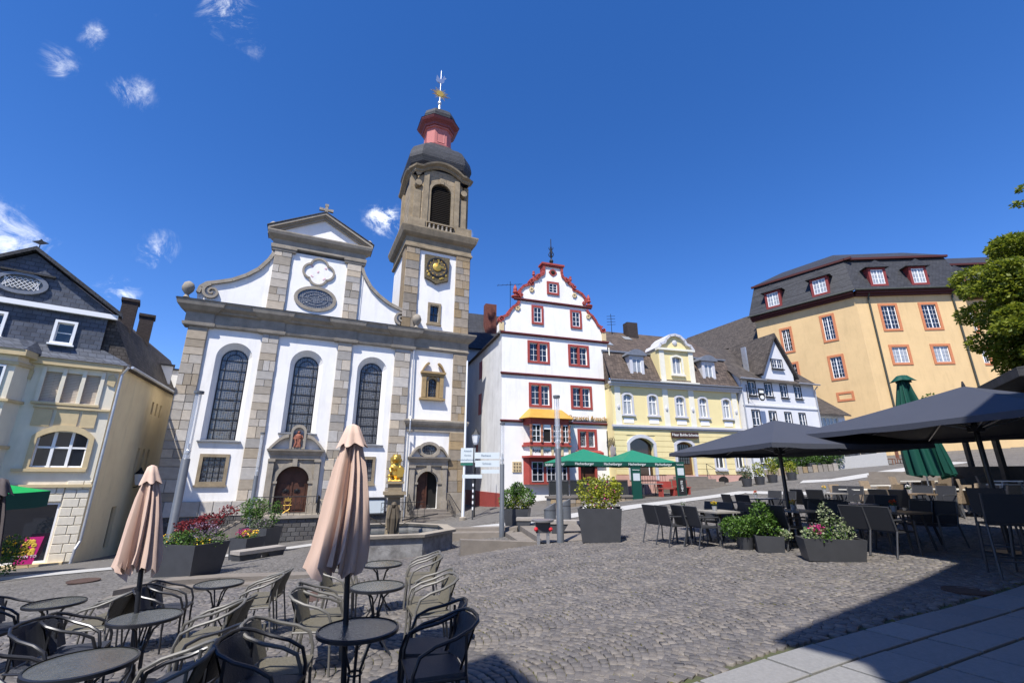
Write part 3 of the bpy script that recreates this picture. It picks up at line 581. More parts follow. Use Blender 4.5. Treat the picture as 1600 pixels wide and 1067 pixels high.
def ch_wall():
    m = MB(CZ); H = []
    for i, c in enumerate(WX): H.append((c - .95, c + .95, 1.98 if i != 1 else 2.55, 7.74, .95))
    H += [(-4.62, -3.40, -.3, 1.12), (3.42, 4.64, -.3, 1.12), (-.78, .98, -1.97, .62, .88)]
    wall(m, -6.5, 6.5, -3.4, 8.7, H, 0, .03, 14)
    for i, c in enumerate(WX):
        b = 1.98 if i != 1 else 2.55; splay(m, arch_outline(c - .95, c + .95, b, 6.79, .95, 14), arch_outline(c - .69, c + .69, b + .06, 6.69, .69, 14), .03, .42)
    for a, b in ((-4.62, -3.40), (3.42, 4.64)):
        for q in ([(a, .03, -.3), (b, .03, -.3), (b, .2, -.3), (a, .2, -.3)], [(a, .03, 1.12), (b, .03, 1.12), (b, .2, 1.12), (a, .2, 1.12)], [(a, .03, -.3), (a, .2, -.3), (a, .2, 1.12), (a, .03, 1.12)], [(b, .03, -.3), (b, .2, -.3), (b, .2, 1.12), (b, .03, 1.12)]): m.sheet(q)
    # body behind the front
    m.sheet([(-6.5, 0, -4.5), (-6.5, 26, -4.5), (-6.5, 26, 9.6), (-6.5, 0, 9.6)]); m.sheet([(6.5, 0, 8.7), (6.5, 26, 8.7), (6.5, 26, 9.6), (6.5, 0, 9.6)]); m.sheet([(-6.5, 26, -3.4), (6.5, 26, -3.4), (6.5, 26, 9.6), (-6.5, 26, 9.6)])
    m.build('wall', white, church)
    # gable wall between the pilasters and its two curved wings
    curve = [(-2.72, 14.25), (-3.02, 13.5), (-3.5, 12.75), (-4.1, 12.2), (-4.8, 11.75), (-5.5, 11.48), (-6.05, 11.3), (-6.36, 11.0), (-6.44, 10.6), (-6.38, 10.0)]
    g = MB(CZ); g.prism([(-2.9, 9.9)] + [(-2.9, 14.3), (2.9, 14.3), (2.9, 9.9)], 0, .7)
    for s in (-1, 1): g.prism([(s * 2.7, 9.9)] + [(s * -x, z) for x, z in curve], .05, .6)
    g.build('gable_wall', white, church)
    for s in (-1, 1):
        c = MB(CZ); P = [(-s * x, z) for x, z in curve[:-1]]
        for (p, q) in zip(P, P[1:]):
            t = Vector((q[0] - p[0], q[1] - p[1])).normalized(); n = Vector((-t.y, t.x)) * (1 if s < 0 else -1); n = n if n.y > 0 else -n
            c.prism([(p[0] - n.x * .16, p[1] - n.y * .16), (q[0] - n.x * .16, q[1] - n.y * .16), (q[0] + n.x * .05, q[1] + n.y * .05), (p[0] + n.x * .05, p[1] + n.y * .05)], -.12, .7)
        vo = c.build('gable_coping', trimst, church)
        v = MB(CZ); scroll(v, s * 5.72, 10.74, .56, -.14, .1, 1.7, -s, .2); v.build('volute', trimst, vo)
        u = MB(CZ); u.lathe([(.18, 10.1), (.12, 10.2), (.1, 10.28), (.3, 10.55), (.33, 10.75), (.25, 10.98), (.08, 11.1)], (s * 6.85 if s < 0 else 6.75, -.3), 10); u.build('stone_urn', trimst, church, True)
ch_wall()
def ch_stone():
    for x0, x1 in ((-6.66, -1.42), (1.6, 6.72)):
        pl = MB(CZ); pl.box(x0 + .03, x1 - .02, -.17, .05, -2.05, -1.27); p = pl.build('plinth', mortar, church); x = x0
        while x < x1 - .2:
            w = min(rnd.uniform(.6, 1.1), x1 - x); w = x1 - x if x1 - x - w < .25 else w
            piece('plinth_stone', U_STONE, p, (x + w / 2, -.1, Zc(-1.66)), (w - .015, .2, .78)); x += w
    br = MB(CZ); br.box(-6.6, 6.7, -.12, .05, -4.2, -2.06); brw = br.build('base_wall', mortar, church)
    for x0, x1 in ((-6.6, -1.8), (1.6, 6.7)):
        r = 0; z = -3.9
        while z < -2.15:
            x = x0 + (0 if r % 2 else -.25)
            while x < x1 - .12:
                a = max(x, x0); b = min(x + .5, x1); piece('brick', U_BASALT, brw, ((a + b) / 2, -.11, Zc(z + .115)), (b - a - .02, .12, .21)); x += .5
            z += .23; r += 1
    for x0, x1 in ((-6.5, -5.5), (-2.64, -1.72), (1.76, 2.64), (5.45, 6.5)):
        m = MB(CZ); m.box(x0 + .01, x1 - .01, -.1, .02, -1.27, 8.62); q = m.build('pilaster', mortar, church)
        stone_column(q, U_STONE, x0, x1, Zc(-1.27), Zc(8.5), 0, .16, .56)
    for x0, x1 in ((-2.72, -1.70), (1.78, 2.72)):
        m = MB(CZ); m.box(x0 + .01, x1 - .01, -.1, .02, 10.0, 14.45); q = m.build('pilaster', mortar, church); stone_column(q, U_STONE, x0, x1, Zc(10.05), Zc(14.2), 0, .16, .5)
        c = MB(CZ); moulding(c, x0, x1, [(.16, 14.15), (.2, 14.2), (.2, 14.3), (.26, 14.36), (.26, 14.46)]); c.build('capital', trimst, q)
    # main entablature
    c = MB(CZ); moulding(c, -6.5, 6.5, [(.14, 8.5), (.2, 8.54), (.24, 8.66), (.14, 8.7), (.14, 9.28), (.3, 9.36), (.34, 9.46), (.58, 9.62), (.62, 9.82), (.7, 9.9), (.7, 9.96)])
    for a, b in ((-6.5, -5.5), (-2.64, -1.72), (1.76, 2.64), (5.45, 6.5)): moulding(c, a, b, [(.24, 8.46), (.3, 8.52), (.33, 8.68), (.22, 8.72), (.22, 9.3), (.4, 9.4), (.66, 9.64), (.72, 9.86), (.76, 9.93)])
    co = c.build('cornice', trimst, church)
    l = MB(CZ); l.add([(-7.24, -.74, 9.965), (7.24, -.74, 9.965), (7.24, .02, 10.12), (-7.24, .02, 10.12), (-7.24, .6, 10.12), (7.24, .6, 10.12)], [(0, 1, 2, 3), (3, 2, 5, 4)]); l.build('cornice_flashing', slate, co)
    # upper entablature, pediment and cross
    c = MB(CZ); moulding(c, -2.8, 2.8, [(.14, 14.46), (.2, 14.5), (.2, 14.62), (.12, 14.66), (.12, 15.0), (.28, 15.1), (.44, 15.24), (.5, 15.42), (.5, 15.5)]); c.build('upper_cornice', trimst, church)
    t = MB(CZ); t.prism([(-2.9, 15.5), (2.9, 15.5), (0, 17.15)], -.02, .6); pe = t.build('pediment', white, church)
    r = MB(CZ)
    for s in (-1, 1):
        for o, a, b in ((.2, -.36, -.2), (.34, -.2, -.08), (.46, -.1, .06)): r.prism([(s * 3.3, 15.5 + a + .12), (s * 3.3, 15.5 + b + .12), (0, 17.42 + b), (0, 17.42 + a)], -o, .62)
    r.build('raking_cornice', trimst, pe)
    k = MB(CZ)
    for s in (-1, 1): k.prism([(s * 3.38, 15.69), (s * 3.38, 15.75), (0, 17.55), (0, 17.49)], -.5, .9)
    k.build('pediment_flashing', slate, pe)
    x = MB(CZ); x.box(-.09, .09, .15, .33, 17.4, 18.42); x.box(-.34, .34, .16, .32, 17.98, 18.14)
    for a, b in ((0, 18.42), (-.34, 18.06), (.34, 18.06)): x.box(a - .12, a + .12, .14, .34, b - .09, b + .09)
    x.box(-.2, .2, .05, .45, 17.35, 17.6); x.build('cross', trimst, church)
    for s in (-1, 1): b_ = MB(CZ); b_.lathe([(.16, 15.5), (.1, 15.62), (.24, 15.8), (.24, 15.95), (.08, 16.12)], (s * 3.05, -.2), 10); b_.build('stone_ball', trimst, church, True)
    # quatrefoil and oval window
    def quat(r0, off):
        P = []
        for k in range(4):
            a = R(45 + 90 * k) - math.pi / 4; cx, cz = .03 + off * math.cos(a), 13.18 + off * math.sin(a)
            P += [(cx + r0 * math.cos(a + R(t)), cz + r0 * math.sin(a + R(t))) for t in range(-80, 81, 16)]
        return P
    q = MB(CZ); ring(q, quat(.60, .42), quat(.47, .42), -.1, .02); qo = q.build('quatrefoil_moulding', trimst, church)
    mk = MB(CZ); pinkm = mat('faded_pink_paint', (.62, .42, .45), .8)
    for a, b, r in ((0, 0, .11), (-.42, .4, .1), (.44, .3, .1), (-.42, -.36, .1), (.36, -.42, .1)):
        for k in range(3): mk.ball((.03 + a + rnd.uniform(-.08, .08), -.005, 13.18 + b + rnd.uniform(-.08, .08)), r * .6, 8, (1, .25, 1))
    mk.build('painted_emblem', pinkm, qo)
    E = lambda rx, rz, n=28: [(.04 + rx * math.cos(2 * math.pi * i / n), 11.25 + rz * math.sin(2 * math.pi * i / n)) for i in range(n)]
    o = MB(CZ); ring(o, E(1.3, .88), E(1.08, .67), -.08, .1); ow = o.build('oval_window', trimst, church); g = MB(CZ); g.prism(E(1.1, .69), -.02, .0); g.build('pane', leadg, ow)
    b = MB(CZ)
    for f in (.72, .45): ring(b, E(1.08 * f, .67 * f), E(1.08 * f - .035, .67 * f - .035), -.05, -.025)
    for k in range(8): a = k * math.pi / 4; b.tube([(.04 + .25 * math.cos(a), -.035, 11.25 + .16 * math.sin(a)), (.04 + 1.08 * math.cos(a), -.035, 11.25 + .67 * math.sin(a))], .015, 4)
    b.build('lead_tracery', lead, ow)
    # tall nave windows
    for i, c in enumerate(WX):
        z0 = 2.04 if i != 1 else 2.61; sp = 6.69; f = MB(CZ); ring(f, arch_outline(c - .69, c + .69, z0, sp, .69, 14), arch_outline(c - .645, c + .645, z0 + .045, sp, .645, 14), .36, .44)
        wo_ = f.build('window', iron, church); rows = int(round((sp - z0) / .62)); zs = [Zc(z0 + (sp - z0) * k / rows) for k in range(rows + 1)]; xs = [c - .67, c - .43, c + .43, c + .67]
        lead_panes(wo_, xs, zs, .40)
        hd = MB(CZ); hd.prism(arch_pts(c - .67, c + .67, sp, .67, 14), .398, .402); hd.build('pane', leadg, wo_)
        bb = MB(CZ)
        for x in xs[1:3]: bb.box(x - .018, x + .018, .365, .398, z0, sp)
        for z in zs: bb.box(c - .66, c + .66, .36, .395, z + CZ - .018, z + CZ + .018)
        ring(bb, arch_outline(c - .43, c + .43, sp, sp, .43, 10), arch_outline(c - .395, c + .395, sp, sp, .395, 10), .365, .395); bb.box(c - .016, c + .016, .365, .395, sp + .4, sp + .67); bb.build('glazing_bars', iron, wo_)
        s = MB(CZ); s.add([(c - 1.08, -.16, z0 - .09), (c + 1.08, -.16, z0 - .09), (c + .7, .4, z0 + .02), (c - .7, .4, z0 + .02), (c - 1.08, -.16, z0 - .15), (c + 1.08, -.16, z0 - .15), (c + 1.08, .02, z0 - .15), (c - 1.08, .02, z0 - .15)], [(0, 1, 2, 3), (4, 5, 1, 0), (4, 7, 6, 5), (0, 3, 7, 4), (1, 5, 6, 2)]); s.build('window_sill', lead, wo_)
    for a, b in ((-4.73, -3.29), (3.31, 4.75)):
        f = MB(CZ); frame(f, a, b, -.42, 1.24, .17, -.07, .03); f.box(a - .06, b + .06, -.14, .02, -.52, -.42); wf = f.build('window', trimw, church); lead_panes(wf, [a + .12, (a + b) / 2 - .2, (a + b) / 2 + .2, b - .12], [Zc(-.32), Zc(.15), Zc(.62), Zc(1.14)], .15)
        k = MB(CZ)
        for t in (.27, .5, .73): k.box(a + .12 + (b - a - .24) * t - .012, a + .12 + (b - a - .24) * t + .012, .1, .13, -.32, 1.14)
        for z in (0, .3, .6, .9): k.box(a + .12, b - .12, .104, .126, z - .01, z + .01)
        k.build('iron_grille', iron, wf)
ch_stone()
def portal(x, w, zb, zt, ent, hw, parent, nm, stone_m, doorleaf=True):
    """arched doorway with pilasters and entablature"""
    m = MB(CZ); sp = zt - w; A = arch_outline(x - w - .22, x + w + .22, zb, sp, w + .22, 12); B = arch_outline(x - w, x + w, zb, sp, w, 12); ring(m, A, B, -.2, .05)
    for s in (-1, 1):
        m.box(x + s * (w + .36) - .14, x + s * (w + .36) + .14, -.34, .02, zb, ent - .3); m.box(x + s * (w + .36) - .2, x + s * (w + .36) + .2, -.4, .02, zb, zb + .5); m.box(x + s * (w + .36) - .19, x + s * (w + .36) + .19, -.39, .02, ent - .42, ent - .26)
        m.box(x + s * (w + .1) - .16, x + s * (w + .1) + .16, -.26, .02, sp - .1, sp + .03)
    m.box(x - .13, x + .13, -.34, .0, zt - .02, ent - .24)
    wall(m, x - w - .55, x + w + .55, zb, ent - .26, [(x - w - .02, x + w + .02, zb, zt + .02, w + .02)], -.08, .06, 12)
    q = m.build(nm, stone_m, parent); e = MB(CZ); moulding(e, x - hw + .34, x + hw - .34, [(.2, ent - .27), (.2, ent - .02), (.26, ent), (.3, ent + .1), (.4, ent + .2), (.42, ent + .3)]); e.build('entablature', stone_m, q)
    return q
po = portal(.1, .88, -1.97, .62, 1.28, 1.5, church, 'portal', trimst)
def leafdoor(par, x0, x1, zb, zt, w, xc, open_=False):
    d = MB(CZ); sp = zt - w
    for s in ((-1, 1) if not open_ else (-1,)):
        pts = [(xc, zb), (xc + s * w, zb)] + [(xc + s * w * math.cos(R(a)), sp + w * math.sin(R(a))) for a in range(0, 91, 10)]
        d.prism(pts, .22, .3)
        for a, b in ((zb + .15, zb + .75), (zb + .9, sp - .1), (sp, sp + w * .6)): d.box(xc + s * w * .16 if s > 0 else xc - w * .84, xc + w * .84 if s > 0 else xc - w * .16, .19, .22, a, b)
    d.box(xc - .04, xc + .04, .17, .22, zb, zt - .03); return d.build('door', doorw, par)
dd = leafdoor(po, -.78, .98, -1.97, .62, .88, .1); 
for s in (-1, 1): h = MB(CZ); h.ball((.1 + s * .3, .14, -.75), .1, 8, (1, .4, 1)); h.box(.1 + s * .3 - .16, .1 + s * .3 + .16, .15, .2, -.86, -.7); h.build('door_ornament', iron, dd)
def portal_top():
    for s in (-1, 1):
        m = MB(CZ); P = [(.1 + s * (1.5 - 1.0 * t), 1.62 + .82 * math.sin(t * math.pi / 2)) for t in [i / 8 for i in range(9)]]
        for (p, q) in zip(P, P[1:]): m.prism([p, q, (q[0], q[1] - .2), (p[0], p[1] - .05 if p == P[0] else p[1] - .2)], -.42, .02)
        m.build('broken_pediment', trimst, po)
    n = MB(CZ); ring(n, arch_outline(-.33, .53, 1.6, 2.6, .43, 10), arch_outline(-.2, .4, 1.6, 2.55, .3, 10), -.34, .0); n.box(-.2, .4, -.3, 0, 1.57, 1.7); nb = n.build('niche', trimst, po)
    b = MB(CZ); b.prism(arch_outline(-.22, .42, 1.6, 2.56, .31, 10), -.04, -.02); b.build('niche_back', white, nb)
    s = MB(CZ); s.lathe([(.2, 1.7), (.21, 1.78), (.16, 2.0), (.17, 2.2), (.2, 2.36), (.12, 2.46), (.06, 2.5)], (.1, -.2), 10, 0, (1, .75)); s.ball((.1, -.2, 2.58), .095, 8)
    s.tube([(-.08, -.2, 2.38), (-.14, -.26, 2.2), (.02, -.34, 2.16)], .055, 6); s.tube([(.28, -.2, 2.38), (.33, -.27, 2.22), (.2, -.36, 2.3)], .055, 6); s.ball((.2, -.32, 2.38), .07, 8)
    for a in (-.06, .26): s.tube([(a, -.24, 2.3), (a * .6 + .04, -.34, 1.95), (a, -.3, 1.72)], .06, 6)
    s.build('statue', redstat, nb, True)
portal_top()
# landing with iron railing in front of the main portal
def landing():
    ld = MB(CZ); ld.box(-1.72, 1.55, -2.25, -.3, -4.2, -2.12); lo = ld.build('landing_wall', mortar, church)
    for face in range(2):
        z = -3.9; r = 0
        while z < -2.2:
            if face == 0:
                x = -1.74 - (.2 if r % 2 else 0)
                while x < 1.5: a = max(x, -1.74); b = min(x + .42, 1.56); piece('brick', U_BASALT, lo, ((a + b) / 2, -2.25, Zc(z + .11)), (b - a - .022, .1, .2)); x += .42
            else:
                y = -2.2 - (.2 if r % 2 else 0)
                while y < -.4: a = max(y, -2.25); b = min(y + .42, -.3); piece('brick', U_BASALT, lo, (1.56, (a + b) / 2, Zc(z + .11)), (b - a - .022, .1, .2), math.pi / 2); y += .42
            z += .22; r += 1
    s = MB(CZ); s.box(-1.86, 1.68, -2.4, -.02, -2.12, -1.97); s.build('landing_slab', trimst, church)
    st = MB(CZ)
    for k in range(7): st.box(-1.86 - .3 * (k + 1), -1.86 - .3 * k, -1.7, -.2, -4.1, -2.12 - .17 * k)
    st.build('landing_steps', kerbst, church)
    r = MB(CZ)
    def rail(a, b, h=.95):
        a, b = Vector(a), Vector(b); L_ = (b - a).length; n = max(1, int(L_ / .28)); r.tube([a + Vector((0, 0, h)), b + Vector((0, 0, h))], .022, 6); r.tube([a + Vector((0, 0, .1)), b + Vector((0, 0, .1))], .014, 5)
        for i in range(n + 1):
            p = a + (b - a) * i / n; r.tube([p, p + Vector((0, 0, h))], .011 if 0 < i < n else .022, 5)
            if i < n:
                q = a + (b - a) * (i + .5) / n; dr = (b - a).normalized(); C = [q + dr * .1 * math.cos(t) + Vector((0, 0, .5 + .22 * math.sin(t) * math.cos(t * .5))) for t in [k * math.pi / 8 for k in range(17)]]; r.tube(C, .009, 4)
    rail((-1.75, -2.3, -1.97), (1.58, -2.3, -1.97)); rail((1.58, -2.3, -1.97), (1.58, -.35, -1.97))
    rail((-1.75, -2.3, -1.97), (-1.75, -1.75, -1.97)); rail((-1.86, -1.74, -2.1), (-3.9, -1.74, -3.3))
    ro = r.build('railing', iron, church); g = MB(CZ)
    for s in (-1, 1): g.tube([(.0, -2.33, -1.75), (s * .14, -2.33, -1.62), (s * .1, -2.33, -1.42), (s * .17, -2.33, -1.25), (s * .08, -2.33, -1.1)], .022, 5)
    g.tube([(-.2, -2.33, -1.45), (.2, -2.33, -1.45)], .018, 5); g.tube([(-.17, -2.33, -1.85), (0, -2.33, -1.7), (.17, -2.33, -1.85)], .02, 5)
    g.prism([(-.13, -1.25), (.13, -1.25), (.17, -1.05), (.07, -1.14), (0, -1.02), (-.07, -1.14), (-.17, -1.05)], -2.35, -2.32); g.build('gilded_monogram', gold, ro)
landing()
def tower():
    X0, X1, YD = 5.75, 10.62, 4.86; cx, cy = 8.18, YD / 2
    m = MB(CZ); D = (7.45, 8.9, -1.97, .37, .725)
    wall(m, 6.5, X1, -3.4, 9.0, [D, (7.62, 8.72, 1.36, 2.08), (7.86, 8.5, 5.3, 6.62, .32)], 0, .3, 12)
    wall(m, X0, X1, 9.0, 16.5, [(7.72, 8.38, 10.8, 12.08)], 0, .25)
    for x in (X0, X1): m.sheet([(x, 0, -3.4 if x > 9 else 9), (x, YD, -3.4 if x > 9 else 9), (x, YD, 16.5), (x, 0, 16.5)])
    m.sheet([(X0, YD, 9), (X1, YD, 9), (X1, YD, 16.5), (X0, YD, 16.5)]); m.build('tower_wall', white, church)
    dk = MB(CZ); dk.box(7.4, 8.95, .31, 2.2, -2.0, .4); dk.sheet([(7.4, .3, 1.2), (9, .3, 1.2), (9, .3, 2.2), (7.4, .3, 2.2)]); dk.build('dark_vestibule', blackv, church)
    for x0, x1, za, zb_, ms in ((9.55, 10.68, -1.0, 2.95, U_STONEW), (9.62, 10.66, 3.72, 8.5, U_STONEW), (9.55, 10.66, 10.1, 16.35, U_STONEW), (5.72, 6.72, 10.1, 16.35, U_STONEW)):
        k = MB(CZ); k.box(x0 + .02, x1 - .03, -.1, .03, za, zb_ + .1); q = k.build('pilaster', mortar, church); stone_column(q, ms, x0, x1, Zc(za), Zc(zb_), 0, .17, .6)
    k = MB(CZ); k.box(5.64, 5.76, .0, 1.0, 10.1, 16.4); k.box(10.6, 10.72, .0, 1.0, -1, 16.4); k.build('pilaster_return', stonew, church)
    b = MB(CZ); b.box(6.55, 7.35, -.2, .04, -3.4, -1.2); b.box(9.2, 10.75, -.25, .04, -3.6, -1.0); b.build('tower_plinth', trimst, church)
    c = MB(CZ); moulding(c, 6.72, 10.5, [(.12, 2.93), (.12, 3.25), (.22, 3.3), (.3, 3.42), (.36, 3.58), (.36, 3.68), (.05, 3.76)]); c.build('string_course', trimst, church)
    c = MB(CZ); moulding(c, 6.9, 10.55, [(.14, 8.6), (.24, 8.72), (.16, 8.78), (.16, 9.4), (.32, 9.5), (.5, 9.68), (.62, 9.9), (.64, 10.02), (.05, 10.16)]); c.build('tower_cornice', trimst, church)
    def sqring(mb, prof):
        for (o0, z0), (o1, z1) in zip(prof, prof[1:]):
            a = [(X0 - o0, -o0, z0), (X1 + o0, -o0, z0), (X1 + o0, YD + o0, z0), (X0 - o0, YD + o0, z0), (X0 - o1, -o1, z1), (X1 + o1, -o1, z1), (X1 + o1, YD + o1, z1), (X0 - o1, YD + o1, z1)]
            mb.add(a, [(0, 1, 5, 4), (1, 2, 6, 5), (2, 3, 7, 6), (3, 0, 4, 7)])
        for o, z in (prof[0], prof[-1]): mb.sheet([(X0 - o, -o, z), (X1 + o, -o, z), (X1 + o, YD + o, z), (X0 - o, YD + o, z)])
    c = MB(CZ); sqring(c, [(.06, 16.35), (.2, 16.45), (.2, 16.6), (.12, 16.66), (.12, 17.25), (.28, 17.35), (.42, 17.5), (.5, 17.75), (.56, 17.95), (.56, 18.05), (.1, 18.2)]); c.build('clock_stage_cornice', trimw, church)
    # aedicule window, portal and oval window
    f = MB(CZ); ring(f, arch_outline(7.72, 8.64, 5.2, 6.3, .44, 10), arch_outline(7.88, 8.48, 5.3, 6.3, .3, 10), -.12, .06)
    for s in (-1, 1): f.box(8.18 + s * .62 - .13, 8.18 + s * .62 + .13, -.24, .02, 5.25, 6.75)
    f.box(7.3, 9.06, -.3, .02, 5.08, 5.22); f.box(7.4, 8.96, -.26, .02, 6.75, 6.92); f.box(7.3, 9.06, -.36, .02, 6.92, 7.06)
    for s in (-1, 1):
        P = [(8.18 + s * (.84 - .46 * t), 7.06 + .66 * math.sin(t * 1.5)) for t in [i / 6 for i in range(7)]]
        for p, q in zip(P, P[1:]): f.prism([p, q, (q[0], q[1] - .16), (p[0], p[1] - .16)], -.3, .02)
        f.ball((8.18 + s * .36, -.16, 7.66), .1, 8)
    aw = f.build('aedicule_window', mat('tan_sandstone', (.36, .25, .12), .85, .3, 3, .4), church); g = MB(CZ); g.prism(arch_outline(7.86, 8.5, 5.28, 6.3, .32, 10), .1, .11); g.build('pane', leadg, aw); k = MB(CZ)
    for i in range(1, 4): k.box(7.86 + .16 * i - .012, 7.86 + .16 * i + .012, .02, .05, 5.28, 6.55)
    for i in range(1, 5): k.box(7.86, 8.5, .024, .046, 5.28 + .25 * i - .01, 5.28 + .25 * i + .01)
    k.build('iron_grille', iron, aw)
    p2 = portal(8.17, .725, -1.97, .37, .98, 1.36, church, 'tower_portal', trimst); leafdoor(p2, 0, 0, -1.97, .37, .72, 8.17, True)
    E = lambda rx, rz, n=24: [(8.17 + rx * math.cos(2 * math.pi * i / n), 1.75 + rz * math.sin(2 * math.pi * i / n)) for i in range(n)]
    o = MB(CZ); ring(o, E(.74, .52), E(.52, .33), -.22, .05); oo = o.build('oval_window', trimst, p2); g = MB(CZ); g.prism(E(.54, .35), -.02, .0)
    for i in range(-3, 4): g.box(8.17 + i * .14 - .01, 8.17 + i * .14 + .01, -.08, -.05, 1.45, 2.05)
    g.build('pane', leadg, oo)
    for s in (-1, 1):
        t = MB(CZ); P = [(8.17 + s * (1.32 - .62 * u), 1.28 + .72 * math.sin(u * 1.5)) for u in [i / 7 for i in range(8)]]
        for a_, b_ in zip(P, P[1:]): t.prism([a_, b_, (b_[0], b_[1] - .18), (a_[0], max(1.27, a_[1] - .18))], -.36, .02)
        t.build('broken_pediment', trimst, p2)
    f = MB(CZ); frame(f, 7.56, 8.54, 10.62, 12.26, .17, -.08, .05); f.box(7.5, 8.6, -.14, .02, 10.54, 10.62); sw = f.build('window', trimw, church); g = MB(CZ); g.sheet([(7.7, .18, 10.75), (8.4, .18, 10.75), (8.4, .18, 12.1), (7.7, .18, 12.1)]); g.build('pane', glass, sw)
    k = MB(CZ); k.box(8.03, 8.07, .12, .17, 10.75, 12.1); k.box(7.7, 8.4, .124, .166, 11.4, 11.43); k.build('muntins', iron, sw)
    # clock
    bm_ = mat('black_gilt_clock_face', (.035, .03, .024), .6, 0, 7, .3, 20, col2=(.16, .12, .05)); cl = MB(CZ)
    cl.prism([(7.1, 15.98), (9.0, 15.98), (8.94, 14.1), (8.5, 13.95), (8.05, 13.72), (7.6, 13.95), (7.16, 14.1)], -.24, -.02); ck = cl.build('clock', bm_, church)
    r = MB(CZ); Cc = lambda rr, n=24: [(8.05 + rr * math.cos(2 * math.pi * i / n), 15.05 + rr * math.sin(2 * math.pi * i / n)) for i in range(n)]
    ring(r, Cc(.78), Cc(.7), -.3, -.24); r.build('dial_ring', mat('dark_dial', (.02, .02, .024), .5), ck)
    q = MB(CZ)
    for i in range(12): a = i * math.pi / 6; q.box(8.05 + .62 * math.cos(a) - .035, 8.05 + .62 * math.cos(a) + .035, -.265, -.242, 15.05 + .62 * math.sin(a) - .05, 15.05 + .62 * math.sin(a) + .05)
    q.build('numerals', goldp, ck); q = MB(CZ); q.lathe([(.0, -.1), (.3, -.1), (.34, -.05), (.3, 0), (.1, .08), (0, .08)], (0, 0), 14)
    q.v = [(8.05 + x, -.30 - z_ * .6, Zc(15.05) + y) for x, y, z_ in [(v[0], v[1], v[2] + CZ) for v in q.v]]
    for i in range(10): a = rnd.uniform(3.5, 5.9); q.ball((8.05 + .82 * math.cos(a) * rnd.uniform(.9, 1.1), -.25, 15.05 + .95 * math.sin(a)), .1, 6, (1, .4, 1))
    q.build('gilded_sun', gold, ck); q = MB(CZ); q.prism([(8.0, 15.05), (8.1, 15.05), (8.16, 15.6), (8.11, 15.72), (8.07, 15.6)], -.36, -.34); q.prism([(8.05, 15.0), (8.05, 15.1), (8.5, 15.16), (8.56, 15.1), (8.5, 15.06)], -.34, -.32); q.build('clock_hands', gold, ck)
    # belfry
    B0, B1 = X0 + .22, X1 - .22; b = MB(CZ); ztop = 23.1
    wall(b, B0 + .75, B1 - .75, 18.1, ztop + .6, [(7.32, 9.02, 18.75, 22.55, .85)], .18, .5, 12)
    for s, x in ((-1, B0), (1, B1)):
        b.sheet([(x - s * .75, .18, 18.1), (x, .9, 18.1), (x, .9, ztop), (x - s * .75, .18, ztop)]); b.sheet([(x, .9, 18.1), (x, YD - .9, 18.1), (x, YD - .9, ztop + .6), (x, .9, ztop + .6)]); b.sheet([(x, YD - .9, 18.1), (x - s * .75, YD - .18, 18.1), (x - s * .75, YD - .18, ztop), (x, YD - .9, ztop)])
    b.sheet([(B0 + .75, YD - .18, 18.1), (B1 - .75, YD - .18, 18.1), (B1 - .75, YD - .18, ztop + .6), (B0 + .75, YD - .18, ztop + .6)]); bo = b.build('belfry', mat('brown_ashlar_wall', (.36, .285, .19), .88, .25, 3, .5, 25, brick=(.7, .42, .012, (.5, .47, .42), .7)), church)
    a = MB(CZ); ring(a, arch_outline(7.12, 9.22, 18.7, 21.7, 1.05, 14), arch_outline(7.34, 9.0, 18.75, 21.7, .83, 14), .06, .22); a.box(8.0, 8.34, .0, .2, 22.5, 23.0)
    for s, x in ((-1, B0), (1, B1)):
        for q0, q1 in ((.0, .42),): a.box(x - s * .95 - .2, x - s * .95 + .2, -.02, .3, 18.2, ztop); a.box(x - s * .02 - .2, x - s * .02 + .2, .55, 1.2, 18.2, ztop); a.box(x - .2, x + .2, YD - 1.2, YD - .6, 18.2, ztop)
        a.box(x - s * .35 - .26, x - s * .35 + .26, .2, .75, 18.2, 21.6)
        for zz, rr in ((18.75, .36), (22.2, .26)):
            a.prism([(x - s * .35 + rr * math.cos(t) , zz + rr * math.sin(t)) for t in [k * math.pi / 7 for k in range(14)]], .06, .6)
    a.build('belfry_pilasters', trimw, bo)
    lv = MB(CZ); z = 18.8
    while z < 22.5:
        hw_ = .82 if z < 21.7 else math.sqrt(max(0, .82 ** 2 - (z - 21.7) ** 2)); lv.add([(8.17 - hw_, .24, z), (8.17 + hw_, .24, z), (8.17 + hw_, .46, z + .17), (8.17 - hw_, .46, z + .17), (8.17 - hw_, .24, z + .03), (8.17 + hw_, .24, z + .03)], [(0, 1, 2, 3), (0, 4, 5, 1), (4, 3, 2, 5)]); z += .165
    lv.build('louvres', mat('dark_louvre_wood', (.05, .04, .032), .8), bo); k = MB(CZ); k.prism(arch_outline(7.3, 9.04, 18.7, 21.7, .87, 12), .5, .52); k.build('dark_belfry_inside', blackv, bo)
    bl = MB(CZ); bl.box(X0 - .1, X0 + 1.2, -.12, 1.0, 18.15, 18.9); bl.box(X1 - 1.2, X1 + .1, -.12, 1.0, 18.15, 18.9); bl.box(7.1, 9.25, -.16, .06, 18.15, 18.28); bl.box(7.1, 9.25, -.16, .06, 18.72, 18.82); bl.build('balustrade', trimw, church); bp = kids(church)[-1]
    for i in range(6): k = MB(CZ); k.lathe([(.07, 18.28), (.1, 18.4), (.06, 18.5), (.1, 18.6), (.07, 18.72)], (7.32 + .34 * i, -.05), 8); k.build('baluster', trimst, bp, True)
    # swept belfry cornice: arched over the middle of each face
    cc = MB(CZ); n = 16
